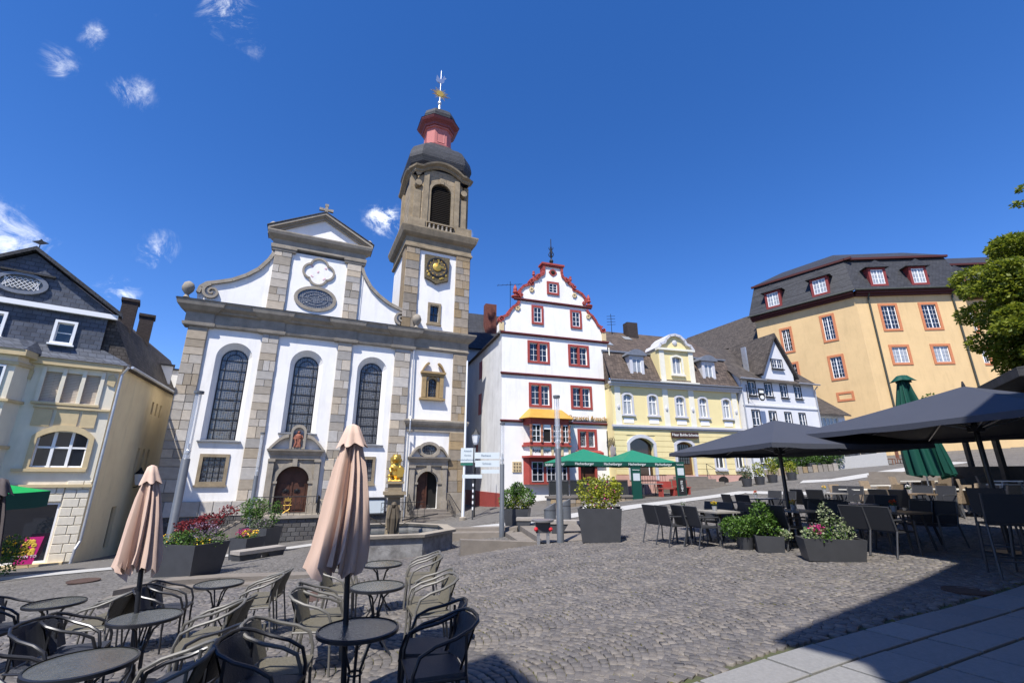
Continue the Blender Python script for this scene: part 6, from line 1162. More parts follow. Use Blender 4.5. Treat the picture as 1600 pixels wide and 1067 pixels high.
# ---------------- kerbs and steps of the fountain court
def blk(name, P, ztop, zbot, m, label=None):
    q = MB(); n = len(P); q.add([(x, y, z) for (x, y), z in zip(P, ztop)] + [(x, y, zbot) for x, y in P], [tuple(range(n)), tuple(range(2 * n - 1, n - 1, -1))] + [(i, n + i, n + (i + 1) % n, (i + 1) % n) for i in range(n)]); return q
def court():
    o = blk('k', [(-1.36, 13.1), (.95, 13.72), (.92, 13.98), (-1.42, 13.36)], [-1.6, -1.74, -1.74, -1.6], -2.6, kerbst).build('parapet_wall', kerbst); tag(o, 'brown stone parapet tapering into the cobbles before the fountain', 'wall')
    st = thing('court_steps', 'brown stone steps beside the grey bench and litter bins', 'steps', (0, 0, 0))
    blk('', [(.55, 13.75), (1.0, 13.75), (.35, 18.3), (-.25, 18.3)], [-1.92, -1.9, -1.95, -1.98], -2.6, kerbst).build('step', kerbst, st); blk('', [(.95, 13.7), (3.2, 13.9), (3.2, 18.6), (.3, 18.6)], [-1.74, -1.62, -1.7, -1.78], -2.6, kerbst).build('step', kerbst, st)
    s2 = thing('rear_kerb_steps', 'two low kerb steps behind the fountain basin', 'steps', (0, 0, 0))
    blk('', [(-2.6, 18.9), (.0, 18.35), (.1, 18.75), (-2.6, 19.3)], [-2.08, -1.98, -1.96, -2.05], -2.7, kerbst).build('step', kerbst, s2); blk('', [(-2.6, 19.3), (.2, 18.7), (.3, 19.3), (-2.6, 19.9)], [-1.95, -1.84, -1.84, -1.95], -2.7, kerbst).build('step', kerbst, s2)
    s3 = thing('left_kerb_steps', 'brown kerb steps below the large grey planter and lamp', 'steps', (0, 0, 0))
    e = [gpt(150, 955), gpt(240, 935), gpt(330, 922), gpt(500, 903)]; zt = [-2.16, -2.16, -2.2, -2.28]
    for k, (off, dz) in enumerate(((0, -.1), (.35, 0))):
        P = [(x - .1 * off, y + off) for x, y in e] + [(x - .12, y + off + .42) for x, y in reversed(e)]; Z = [z + dz for z in zt] + [z + dz + .0 for z in reversed(zt)]
        blk('', P, Z, -3.0, kerbst).build('step', kerbst, s3)
    P = [(x - .1, y + .74) for x, y in e] + [(x - 1.6, y + 4.2) for x, y in reversed(e)]; tag(blk('', P, [z - .012 for z in zt] + [-2.42, -2.42, -2.42, -2.3][::-1], -3.2, farcob).build('upper_paving', farcob), kind='structure')
    # chalk drawings and manhole covers
    ch = mat('white_chalk', (.42, .41, .40), .95, .3, 20); q = MB()
    def line(px, w=.05):
        P = [gpt(u, v) for u, v in px]
        for a, b in zip(P, P[1:]):
            d = Vector((b[0] - a[0], b[1] - a[1]));
            if d.length < 1e-3: continue
            d.normalize(); n = Vector((-d.y, d.x)) * w / 2; z = .012; q.sheet([(x, y, gz(x, y) + z) for x, y in ((a[0] + n.x, a[1] + n.y), (b[0] + n.x, b[1] + n.y), (b[0] - n.x, b[1] - n.y), (a[0] - n.x, a[1] - n.y))])
    line([(424, 891), (440, 886), (470, 882), (500, 884), (503, 890), (480, 894), (450, 894), (424, 891)]); line([(470, 890), (490, 884), (510, 887)]); line([(430, 882), (480, 876)]); line([(380, 878), (440, 872)]); line([(660, 876), (700, 883)]); line([(690, 872), (722, 866), (705, 864)]); line([(715, 852), (775, 843)]); line([(735, 858), (815, 845)]); line([(500, 898), (520, 893)])
    for k in range(14): u = 735 + k * 6; line([(u, 855 - k * .6), (u + 14, 852 - k * .7)], .03)
    tag(q.build('chalk_drawing', ch), kind='structure')
    for u, v, r in ((500, 935, .42), (470, 934, .0), (1512, 929, .27), (130, 910, .35)):
        if r: x, y = gpt(u, v); q = MB(); q.lathe([(r, gz(x, y) + .03), (r, gz(x, y) + .056), (r * .92, gz(x, y) + .056), (r * .9, gz(x, y) + .05), (0.01, gz(x, y) + .05)], (x, y), 20); tag(q.build('manhole_cover', mat('rusty_iron', (.085, .05, .038), .8, .4, 8, .4)), ['rusty round manhole cover behind the middle beige parasol', 'rusty manhole cover in the shade near the grey slabs', 'rusty manhole cover left of the left beige parasol'][{500: 0, 1512: 1, 130: 2}[u]], 'manhole cover')
court()
# ---------------- lamps
def lamp(x, y, h, label, r=.085):
    z = gz(x, y); o = thing('street_lamp', label, 'street lamp', (x, y, z), 0, 'slim lamp columns round the fountain court'); hp = h * .62
    q = MB(); q.lathe([(r * 1.15, -.25), (r * 1.15, .9), (r, .92), (r, hp), (r * .85, hp + .02)], (0, 0), 14); q.build('pole', anthl, o, True); q = MB(); q.lathe([(r * .82, hp), (r * .82, h - .05)], (0, 0), 14); q.build('diffuser_tube', clear, o, True)
    q = MB(); q.lathe([(r * 1.2, h - .07), (r * 1.2, h), (.01, h + .01)], (0, 0), 14); q.build('cap', anthl, o)
    q = MB()
    for k in range(4): q.tube([(r * .75 * math.cos(k * 1.57), r * .75 * math.sin(k * 1.57), hp), (r * .75 * math.cos(k * 1.57), r * .75 * math.sin(k * 1.57), h - .05)], .006, 4)
    q.lathe([(.03, hp), (.03, hp + .12), (.06, hp + .16), (.06, hp + .22), (.03, hp + .26), (.03, hp + .4)], (0, 0), 8); q.build('lamp_fitting', steel, o)
for u, v, h, l in ((252, 912, 4.7, 'slim dark lamp column beside the large grey planter on the left'), (382, 862, 5.1, 'slim lamp column before the left pilaster of the church'), (784, 839, 4.2, 'slim lamp column standing between flagpole and small planter'), (876, 850, 4.05, 'nearest slim lamp column before the inn with green parasols')):
    x, y = gpt(u, v); lamp(x, y, h, l, .1 if u < 260 else .085)
# ---------------- planters
def planter(x, y, w, d, h, rz, label, flare=.05, m=None, group='anthracite planters'):
    z = gz(x, y); o = thing('planter', label, 'planter', (x, y, z), rz, group); t = .04; a, b = w / 2, d / 2; f = flare; q = MB()
    O0 = [(-a + f, -b + f), (a - f, -b + f), (a - f, b - f), (-a + f, b - f)]; O1 = [(-a, -b), (a, -b), (a, b), (-a, b)]; I1 = [(-a + t, -b + t), (a - t, -b + t), (a - t, b - t), (-a + t, b - t)]
    q.add([(*p, .04) for p in O0] + [(*p, h) for p in O1] + [(*p, h) for p in I1] + [(*p, h - .12) for p in I1], [(3, 2, 1, 0)] + [(i, (i + 1) % 4, 4 + (i + 1) % 4, 4 + i) for i in range(4)] + [(4 + i, 4 + (i + 1) % 4, 8 + (i + 1) % 4, 8 + i) for i in range(4)] + [(8 + i, 8 + (i + 1) % 4, 12 + (i + 1) % 4, 12 + i) for i in range(4)])
    q.box(-a + f + .1, a - f - .1, -b + f + .1, b - f - .1, -.08, .045); q.build('tub', m or anth, o); q = MB(); q.sheet([(-a + t, -b + t, h - .08), (a - t, -b + t, h - .08), (a - t, b - t, h - .08), (-a + t, b - t, h - .08)]); q.build('soil', plant_soil, o); return o
def plant(name, label, cat, par_loc, rz=0, group=None): return thing(name, label, cat, par_loc, rz, group)
x, y = gpt(292, 916); y += .3; x -= .25; p = planter(x, y, 1.25, 1.0, .92, R(-14), 'large anthracite planter with red maple and lavender beside the lamp', .1); z = gz(x, y) + .84
o = plant('flowering_shrubs', 'mixed low shrubs in the large left planter', 'plants', (x, y, z)); foliage('green_leaves', leaf_mid, o, [(-.3, -.1, .12, .35, .4, .22), (.1, -.2, .15, .3, .3, .25), (.45, .1, .12, .25, .35, .2)], 1500, .05); foliage('lilac_flowers', fl_lil, o, [(.2, 0, .35, .35, .3, .22)], 320, .04); foliage('yellow_flowers', fl_yel, o, [(-.4, -.3, .18, .25, .2, .12), (.4, -.3, .15, .2, .2, .1)], 60, .04)
o = plant('red_maple', 'dark red leaved maple in the large left planter', 'maple', (x, y, z)); stems(o, [((0, .1, -.1), (-.25, .2, .5)), ((0, .1, -.1), (.3, .2, .6)), ((.1, .1, 0), (.55, .25, .7))], .02); foliage('red_leaves', leaf_red, o, [(-.2, .15, .42, .4, .3, .16), (.2, .2, .55, .35, .3, .18), (.6, .25, .78, .22, .15, .12)], 1100, .06)
x, y = gpt(392, 867); y += .5; p = planter(x, y, 1.25, 1.0, 1.0, R(-10), 'anthracite planter with box shrub left of the church landing', .1); z = gz(x, y) + .9; o = plant('box_shrub', 'pale green upright shrub left of the church landing', 'shrub', (x, y, z)); stems(o, [((-.2, 0, 0), (-.35, 0, .9)), ((.45, 0, 0), (.5, 0, .8))], .03); foliage('leaves', leaf_mid, o, [(-.35, 0, .85, .6, .45, .4), (-.5, .1, .5, .4, .4, .35), (.5, 0, .65, .22, .22, .5)], 2300, .07); foliage('grey_foliage', leaf_grey, o, [(.1, -.2, .2, .45, .35, .25)], 900, .06); foliage('pink_flowers', fl_lil, o, [(.2, -.3, .25, .4, .2, .2)], 120, .05)
x, y = gpt(358, 880); planter(x, y + .9, .7, .9, .75, R(-12), 'small planter with pink and yellow flowers behind the left bench', .05); o = plant('pansies', 'pink and yellow pansies in the small left planter', 'flowers', (x, y + .9, gz(x, y + .9) + .7)); foliage('leaves', leaf_mid, o, [(0, 0, .1, .35, .4, .15)], 400, .05); foliage('petals', fl_pink, o, [(-.05, -.2, .22, .25, .25, .1)], 90, .06); foliage('petals', fl_yel, o, [(.15, -.2, .2, .25, .25, .1)], 70, .06)
def bench(x, y, L, rz, label):
    z = gz(x, y); o = thing('stone_bench', label, 'bench', (x, y, z), rz, 'stone benches'); q = MB(); q.box(-L / 2, L / 2, -.25, .25, .36, .46); q.build('seat', benchst, o)
    for s in (-1, 1): q = MB(); q.prism([(s * (L / 2 - .1), -.02), (s * (L / 2 - .35), -.02), (s * (L / 2 - .6), .36), (s * (L / 2 - .02), .36)], -.22, .22); q.build('leg', anth, o)
x, y = gpt(350, 890); bench(x + .3, y + 1.2, 1.5, R(60), 'stone bench between the two left planters')
x, y = gpt(946, 851); y += .5; px_, py_ = x, y; planter(x, y, 1.15, 1.05, .88, R(-12), 'large anthracite planter with yellow green shrub right of the lamp', .09); z = gz(x, y) + .8; o = plant('yellow_green_shrub', 'yellow green shrub in the planter right of the nearest lamp', 'shrub', (x, y, z)); stems(o, [((-.1, 0, 0), (-.3, 0, .7)), ((.1, 0, 0), (.25, 0, .8))], .02); foliage('leaves', leaf_yel, o, [(-.25, 0, .5, .38, .4, .4), (.2, .1, .55, .42, .4, .38), (0, -.1, .3, .5, .4, .3), (.45, 0, .5, .2, .3, .25)], 2400, .065); foliage('pale_flowers', fl_wht, o, [(-.3, -.3, .1, .25, .2, .1), (.3, -.35, .1, .25, .15, .1)], 130, .045); foliage('pink_flowers', fl_pink, o, [(0, -.35, .45, .5, .15, .4)], 60, .05)
x, y = gpt(809, 829); y += .4; planter(x, y, 1.0, .9, .8, R(-10), 'anthracite planter with rambling green shrub behind the lamp column', .07); z = gz(x, y) + .72; o = plant('rambling_shrub', 'loose green shrub with white blossom in the middle planter', 'shrub', (x, y, z)); stems(o, [((0, 0, 0), (-.4, 0, .8)), ((0, 0, 0), (.4, 0, .9))], .02); foliage('leaves', leaf_mid, o, [(-.35, 0, .45, .4, .4, .4), (.3, 0, .5, .45, .4, .4), (0, 0, .85, .3, .3, .25)], 3200, .08); foliage('yellow_leaves', leaf_yel, o, [(0, -.2, .3, .5, .3, .3)], 350, .06); foliage('white_flowers', fl_wht, o, [(0, -.2, .2, .5, .3, .2)], 60, .05)
x, y = gpt(842, 829); bench(x, y + .1, 1.7, R(-4), 'stone bench left of the round litter bin'); x, y = gpt(898, 838); bench(x, y + .4, 1.5, R(-4), 'stone bench half hidden by the planter with yellow green shrub')
def bin_(x, y, label, h=1.0):
    z = gz(x, y); o = thing('litter_bin', label, 'bin', (x, y, z), 0, 'round litter bins'); q = MB(); n = 16; V = []
    for k in range(n): a = 2 * math.pi * k / n; V.append((.22 * math.cos(a), .22 * math.sin(a), -.15))
    for k in range(n): a = 2 * math.pi * k / n; V.append((.22 * math.cos(a), .22 * math.sin(a), h - .1 + .12 * math.cos(a)))
    q.add(V, [(k, (k + 1) % n, n + (k + 1) % n, n + k) for k in range(n)] + [tuple(range(n)), tuple(range(2 * n - 1, n - 1, -1))]); q.build('body', anthl, o, True); q = MB(); q.lathe([(.226, h - .26), (.226, h - .235)], (0, 0), 16); q.build('seam', anth, o); return o
x, y = gpt(858, 828); bin_(x, y - .6, 'round grey litter bin before the terrace wall'); x, y = gpt(884, 822); bin_(x, y, 'second litter bin hidden behind the nearest lamp column')
def post_thing():
    x, y = gpt(849, 852); z = gz(x, y); o = thing('utility_post', 'low steel utility post with red sockets beside the lamp', 'utility post', (x, y + .05, z)); q = MB(); q.lathe([(.3, .6), (.32, .63), (.32, .66), (.01, .68)], (0, 0), 18); q.build('lid', steel, o, True); q = MB(); q.box(-.2, .2, -.14, .14, .32, .6); q.build('housing', anth, o); q = MB()
    for s in (-1, 1): q.box(s * .13 - .04, s * .13 + .04, -.1, .1, -.05, .34)
    q.build('stand', steel, o)
    for s in (-1, 1): q = MB(); q.ball((s * .2, -.15, .42), .06, 8); q.build('socket', mat('red_plastic', (.5, .02, .03), .4), o)
post_thing()
# ---------------- fountain with gilded lion
def fountain():
    x, y = -4.0, 16.3; zb = -2.5; o = thing('fountain', 'stone fountain basin with carved column in the middle of the square', 'fountain', (x, y, zb), R(18)); n = 8; Rr = 2.05; P = [(Rr * math.cos(2 * math.pi * k / n + .39), Rr * math.sin(2 * math.pi * k / n + .39)) for k in range(n)]; q = MB()
    fm = mat('weathered_fountain_stone', (.27, .265, .26), .85, 0, 3.5, .5, 30, col2=(.12, .115, .11), stain=.6)
    for i in range(n):
        a, b = P[i], P[(i + 1) % n]; s = lambda p, k: (p[0] * k, p[1] * k); q = MB(); q.add([(*s(a, 1), 0), (*s(b, 1), 0), (*s(b, 1), .78), (*s(a, 1), .78), (*s(a, .9), 0), (*s(b, .9), 0), (*s(b, .9), .78), (*s(a, .9), .78)], [(0, 1, 2, 3), (7, 6, 5, 4), (0, 3, 7, 4), (1, 5, 6, 2), (3, 2, 6, 7)]); q.build('basin_panel', fm, o)
    q = MB(); ringp = lambda k0, z: [(p[0] * k0, p[1] * k0, z) for p in P]; V = ringp(1.05, .78) + ringp(1.06, .86) + ringp(.86, .86) + ringp(.88, .78); q.add(V, [(j * n + i, j * n + (i + 1) % n, ((j + 1) % 4) * n + (i + 1) % n, ((j + 1) % 4) * n + i) for j in range(4) for i in range(n)]); q.build('basin_rim', trimst, o)
    q = MB(); V = ringp(1.16, -.12) + ringp(1.16, .06) + ringp(1.0, .06); q.add(V, [(j * n + i, j * n + (i + 1) % n, (j + 1) * n + (i + 1) % n, (j + 1) * n + i) for j in range(2) for i in range(n)]); q.build('basin_step', granite, o)
    q = MB(); q.sheet(ringp(.9, .62)); q.build('water', mat('dark_water', (.02, .03, .035), .05, spec=.8, bump=.1, bscale=12), o)
    q = MB(); q.box(-.32, .32, -.32, .32, .2, .62); q.box(-.22, .22, -.22, .22, .62, 1.85, .03); q.box(-.3, .3, -.3, .3, 1.85, 1.93); q.box(-.36, .36, -.36, .36, 1.93, 2.03); q.box(-.22, .22, -.22, .22, 2.03, 2.28); q.box(-.28, .28, -.28, .28, 2.28, 2.36); q.build('column', trimw, o); q = MB()
    for s in (-1, 1): q.tube([(s * .1, -.22, .8), (s * .15, -.3, 1.2), (s * .07, -.27, 1.6)], .07, 6); q.tube([(s * .2, -.25, .95), (s * .75, -.45, 1.25), (s * .95, -.5, 1.2)], .012, 5)
    q.ball((0, -.27, 1.62), .1, 8); q.tube([(0, -.24, .7), (0, -.3, 1.2), (0, -.26, 1.5)], .1, 7); q.build('carved_figure', mat('dark_weathered_bronze', (.10, .08, .055), .7, .3, 8), o)
    q = MB(); q.tube([(.32, .1, 1.1), (1.6, .5, 1.25)], .02, 5); q.build('spout', iron, o)
    lz = zb + 2.36; l = thing('gilded_lion', 'gilded lion holding a shield on top of the fountain column', 'statue', (x, y, lz), R(18) + R(-8)); q = MB()
    q.ball((0, .05, .26), .19, 10, (1, 1, 1.25)); q.ball((0, -.02, .46), .16, 10, (1.05, .95, 1.2)); q.ball((-.02, -.06, .74), .15, 10, (1, 1, 1.05)); q.ball((-.04, -.2, .72), .075, 8)
    for a in range(9): q.ball((-.02 + .15 * math.cos(a * .7), -.0, .7 + .15 * math.sin(a * .7)), .07, 7); q.ball((-.02 + .12 * math.cos(a * .7), -.06, .56 + .1 * math.sin(a * .7)), .065, 7)
    for s in (-1, 1): q.tube([(s * .12, -.02, .5), (s * .19, -.18, .4), (s * .14, -.24, .28)], .055, 7); q.tube([(s * .14, .05, .22), (s * .2, -.14, .17), (s * .17, -.12, .02)], .075, 7); q.ball((s * .17, -.18, .03), .06, 7); q.ball((s * .1, 0, .87), .04, 6)
    q.tube([(0, .2, .1), (.16, .26, .2), (.22, .22, .42), (.16, .2, .52)], .03, 6); q.box(-.24, .24, -.26, .26, -.01, .04); b = q.build('body', gold, l, True); remesh(b, .022); b.data.materials.clear(); b.data.materials.append(gold)
    q = MB(); q.prism([(.06, .12), (.26, .16), (.3, .34), (.26, .46), (.06, .46)], -.29, -.26); q.build('shield', gold, l)
fountain()
# ---------------- signs, flagpole, lantern by the alley
def alley_furniture():
    x, y = gpt(723, 813); z = gz(x, y); o = thing('flagpole', 'tall white flagpole at the corner of the church tower', 'flagpole', (x, y, z)); q = MB(); q.lathe([(.09, -.2), (.07, 3), (.045, 8.9), (.01, 9.0)], (0, 0), 10); q.build('pole', mat('white_enamel', (.68, .7, .72), .4), o, True); q = MB(); q.lathe([(.2, -.2), (.2, .15), (.12, .2)], (0, 0), 10); q.build('base', trimst, o)
    s = thing('direction_sign', 'pale direction boards fixed to the white flagpole', 'sign', (x, y, z), R(-6)); q = MB(); q.box(-.2, .62, -.1, -.06, 3.05, 3.85); q.build('board', signw, s); q = MB(); q.box(-.2, .5, -.1, -.06, 2.9, 3.03); q.build('green_strip', signg, s)
    for k, t in enumerate(('Altstadt', 'Kirche', 'Landschaftsmuseum')): text_obj('lettering', t, .14, s, blueink, (.2, -.105, 3.68 - .24 * k), depth=.003)
    x, y = gpt(738, 812); z = gz(x, y); s = thing('signpost', 'dark signpost with white pointer boards left of the inn', 'sign', (x, y, z), R(-6)); q = MB(); q.lathe([(.04, -.2), (.035, 3.9)], (0, 0), 8); q.build('post', anth, s)
    for zz, a, b in ((3.15, .05, 1.45), (2.72, .1, 1.45), (2.38, .45, 1.45), (2.12, -.6, .5)): q = MB(); q.box(a, b, -.08, -.05, zz, zz + .34 if zz > 2.5 else zz + .2); q.build('pointer_board', signw, s)
    text_obj('lettering', 'Rathaus', .17, s, blueink, (.7, -.085, 3.32), depth=.003); text_obj('lettering', 'Schloss', .17, s, blueink, (.75, -.085, 2.89), depth=.003); q = MB()
    for k in range(5): q.lathe([(.041, .5 + .3 * k), (.041, .65 + .3 * k)], (0, 0), 8)
    q.build('white_bands', winw, s)
    x, y = gpt(736, 811); s = thing('wall_lantern', 'old white glass lantern on a bracket in the alley beside the inn', 'lantern', (x + .1, y + .8, gz(x, y))); q = MB(); q.lathe([(.1, 4.0), (.16, 4.12), (.24, 4.55), (.26, 4.58)], (0, 0), 6); q.build('glass', mat('frosted_lantern_glass', (.7, .72, .74), .3), s); q = MB(); q.lathe([(.28, 4.58), (.14, 4.75), (.05, 4.86), (.02, 4.95)], (0, 0), 6); q.lathe([(.04, -.2), (.04, 4.0), (.1, 4.02)], (0, 0), 6); q.build('post', iron, s)
    x, y = gpt(214, 860); s = thing('wall_lantern', 'black lantern on the ochre side wall beside the left parasol', 'lantern', (-20.1, 25.6, -.4)); q = MB(); q.lathe([(.12, -.0), (.2, .35), (.24, .55)], (0, 0), 6); q.build('glass', mat('frosted_lantern_glass', (.7, .72, .74), .3), s); q = MB(); q.lathe([(.27, .55), (.1, .75), (.02, .9)], (0, 0), 6); q.tube([(-.4, .2, -.15), (0, 0, -.1), (0, 0, 0)], .025, 5); q.build('bracket', iron, s)
alley_furniture()
# ---------------- parasols
def closed_parasol(x, y, z, h, L, rb, cloth, label, skew=(0, 0), pm=None, group='closed beige parasols', seed=1, name='closed_parasol'):
    o = thing(name, label, 'parasol', (x, y, z), 0, group); q = MB(); q.lathe([(.024, -.05), (.024, h - .03)], (0, 0), 10); q.build('pole', pm or darktube, o, True); q = MB(); q.lathe([(.26, -.02), (.26, .03), (.24, .05), (.05, .06), (.04, .25), (.01, .25)], (0, 0), 18); q.build('base', pm or darktube, o)
    rg = random.Random(seed); nf = 13; n = nf * 8; prof = [(0, .03), (.02, .055), (.05, .075), (.09, .085), (.16, .10), (.3, .145), (.5, .19), (.7, .225), (.85, .245), (1.0, .26)]; ph = [rg.uniform(-.6, .6) for _ in range(nf)]; am = [rg.uniform(.35, 1.6) for _ in range(nf)]; hm = [rg.uniform(-.07, .05) for _ in range(nf)]; q = MB(); V = []; m = len(prof)
    for i, (t, r) in enumerate(prof):
        for k in range(n):
            f = int(k / 8) % nf; a = 2 * math.pi * k / n; w = math.cos(2 * math.pi * (k / 8.0) + ph[f]); rr = r * rb / .26 * (1 + (.30 * am[f]) * w * min(1, t * 5 + .15)); rr *= 1 + .06 * math.sin(7 * t + f * 1.7) * t; z_ = h - .04 - L * t + hm[f] * max(0, t - .6) * 2 + (.04 * w * am[f] if i == m - 1 else 0) + (.025 * math.sin(a * 2 + seed) if i == m - 1 else 0); V.append((rr * math.cos(a + .25 * t * math.sin(f)) + skew[0] * t * t, rr * math.sin(a + .25 * t * math.sin(f)) * .85 + skew[1] * t * t, z_))
    q.add(V, [(i * n + k, i * n + (k + 1) % n, (i + 1) * n + (k + 1) % n, (i + 1) * n + k) for i in range(m - 1) for k in range(n)] + [tuple(range(n))]); q.build('folded_canopy', cloth, o, 60)
    q = MB(); pr = [(.0, .02, h), (.03, .07, h - .02), (.1, .105, h - .1), (.17, .15, h - .19), (.18, .155, h - .2)]; n = 48; V = []
    for i, (t, r, zz) in enumerate(pr):
        for k in range(n): a = 2 * math.pi * k / n; w = math.cos(a * 6 + seed) * min(1, i * .3); V.append((r * rb / .26 * (1 + .2 * w) * math.cos(a), r * rb / .26 * (1 + .2 * w) * math.sin(a), zz - .02 * w * (i > 2)))
    q.add(V, [(i * n + k, i * n + (k + 1) % n, (i + 1) * n + (k + 1) % n, (i + 1) * n + k) for i in range(len(pr) - 1) for k in range(n)] + [tuple(range(n))]); q.build('vent_cap', cloth, o, 60); return o
# ---------------- bistro tables and chairs
def bistro_chair(seatm, tubem):
    o = thing('bistro_chair', '', 'chair', (0, 0, -50), 0, 'rattan bistro chairs'); q = MB(); V = []
    q.prism([(-.21, .43), (.21, .43), (.2, .455), (-.2, .455)], -.22, .2); q.build('seat', seatm, o); q = MB(); n = 8; V = []
    for j in range(5):
        t = j / 4
        for i in range(n + 1): u = i / n * 2 - 1; V.append((u * (.2 + .03 * t), .2 + .1 * t - .05 * u * u, .47 + .29 * t))
    V2 = [(x, y + .015, z) for x, y, z in V]; m = len(V); F = [(j * (n + 1) + i, j * (n + 1) + i + 1, (j + 1) * (n + 1) + i + 1, (j + 1) * (n + 1) + i) for j in range(4) for i in range(n)]; q.add(V + V2, F + [tuple(m + k for k in reversed(f)) for f in F] + [(i, i + 1, m + i + 1, m + i) for i in range(n)] + [(4 * (n + 1) + i, 4 * (n + 1) + i + 1, m + 4 * (n + 1) + i + 1, m + 4 * (n + 1) + i) for i in range(n)]); q.build('backrest', seatm, o)
    q = MB(); L = [(-.27, -.2, .3), (-.275, -.2, .5), (-.285, -.16, .61), (-.285, -.05, .665), (-.28, .1, .7), (-.26, .22, .745), (-.19, .29, .775), (-.08, .315, .785)]; q.tube(L + [(-x, y, z) for x, y, z in reversed(L)], .015, 7); q.tube([(-.24, -.22, .43), (-.24, .2, .43)], .011, 6); q.tube([(.24, -.22, .43), (.24, .2, .43)], .011, 6); q.tube([(-.27, -.21, .43), (.27, -.21, .43)], .011, 6); q.build('arm_frame', tubem, o, True)
    for sx in (-1, 1): q = MB(); q.tube([(sx * .27, -.2, .31), (sx * .265, -.22, 0)], .013, 6); q.build('leg', tubem, o, True); q = MB(); q.tube([(sx * .2, .2, .72), (sx * .21, .2, .45), (sx * .23, .27, 0)], .012, 6); q.build('leg', tubem, o, True)
    return o
CH = {'olive': bistro_chair(rattan, chrome), 'black': bistro_chair(rattand, darktube)}; CHT = {k: kids(v) for k, v in CH.items()}  # the black chairs take the rattan with shade in its colour
def bistro_table(x, y, label, rz=0, r=.31):
    z = gz(x, y) + .04; o = thing('bistro_table', label, 'table', (x, y, z), rz, 'round glass bistro tables'); q = MB(); q.lathe([(.01, .70), (r, .70), (r, .712), (.01, .712)], (0, 0), 36); q.build('glass_top', tabglass, o); q = MB(); q.lathe([(r, .685), (r + .012, .69), (r + .012, .715), (r - .004, .72)], (0, 0), 36, caps=False); q.build('rim', darktube, o, True)
    for k in range(4): a = k * math.pi / 2 + .4; c, s = math.cos(a), math.sin(a); q = MB(); q.tube([(c * .2, s * .2, .69), (c * .1, s * .1, .6), (c * .04, s * .04, .42), (c * .05, s * .05, .25), (c * .16, s * .16, .08), (c * .24, s * .24, .0)], .011, 6); q.build('leg', darktube, o, True)
    q = MB(); q.tube([(.055 * math.cos(t), .055 * math.sin(t), .4) for t in [k * math.pi / 6 for k in range(12)]], .008, 5, True); q.build('tie_ring', darktube, o); return o
TBL = [(hpt(560, 980, .76), 'black rimmed glass table under the middle beige parasol', 'table under middle parasol', ('olive', 'black', 'black', 'black')),
       (hpt(590, 914, .76), 'glass table just behind the middle parasol pole', 'table just behind middle parasol', ('olive', 'olive', 'olive', 'olive')),
       (hpt(597, 880, .76), 'farthest glass bistro table before the fountain basin', 'table nearest the fountain', ('olive', 'olive', 'olive', 'olive')),
       (hpt(343, 910, .76), 'glass bistro table before the large grey planter', 'table before the large planter', ('black', 'black', 'olive', 'olive')),
       (hpt(228, 962, .76), 'glass table under the left beige parasol', 'table under left parasol', ('black', 'black', 'olive', 'olive')),
       (hpt(130, 1035, .76), 'largest looking glass table in the lower left corner', 'table in lower left corner', ('black', 'black', 'black', 'olive')),
       (hpt(87, 940, .76), 'glass bistro table at the left edge below the steps', 'table at the left edge', ('black', 'black', 'olive', 'olive'))]
AX = R(12)
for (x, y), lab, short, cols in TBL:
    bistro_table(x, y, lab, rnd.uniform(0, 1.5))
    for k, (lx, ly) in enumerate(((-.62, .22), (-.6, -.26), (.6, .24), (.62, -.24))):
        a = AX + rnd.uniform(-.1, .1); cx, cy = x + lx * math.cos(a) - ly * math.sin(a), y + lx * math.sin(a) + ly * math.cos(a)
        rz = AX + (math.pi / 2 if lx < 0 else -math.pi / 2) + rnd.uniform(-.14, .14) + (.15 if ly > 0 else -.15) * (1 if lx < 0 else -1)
        c = cols[k]; copy_thing(CH[c], (cx, cy, gz(cx, cy) + .04), rz, f"{c} toned rattan bistro chair, {'far' if ly > 0 else 'near'} {'left' if lx < 0 else 'right'} seat at the {short}", CHT[c])
for x, y, rz, c, l in ((-5.35, 4.75, R(-75), 'olive', 'olive rattan chair cut by the left edge of the picture'),): copy_thing(CH[c], (x, y, gz(x, y) + .04), rz, l, CHT[c])
for k in CH:
    for c in CHT[k]: bpy.data.objects.remove(c)
    bpy.data.objects.remove(CH[k])
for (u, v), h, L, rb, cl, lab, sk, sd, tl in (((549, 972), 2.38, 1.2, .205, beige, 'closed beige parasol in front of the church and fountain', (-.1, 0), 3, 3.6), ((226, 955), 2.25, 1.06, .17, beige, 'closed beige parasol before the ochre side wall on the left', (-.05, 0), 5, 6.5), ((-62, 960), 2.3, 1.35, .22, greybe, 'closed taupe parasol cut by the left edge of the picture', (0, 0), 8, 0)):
    x, y = hpt(u, v, .78); closed_parasol(x, y, gz(x, y) + .04, h, L, rb, cl, lab, sk, seed=sd).rotation_euler[1] = -R(tl)
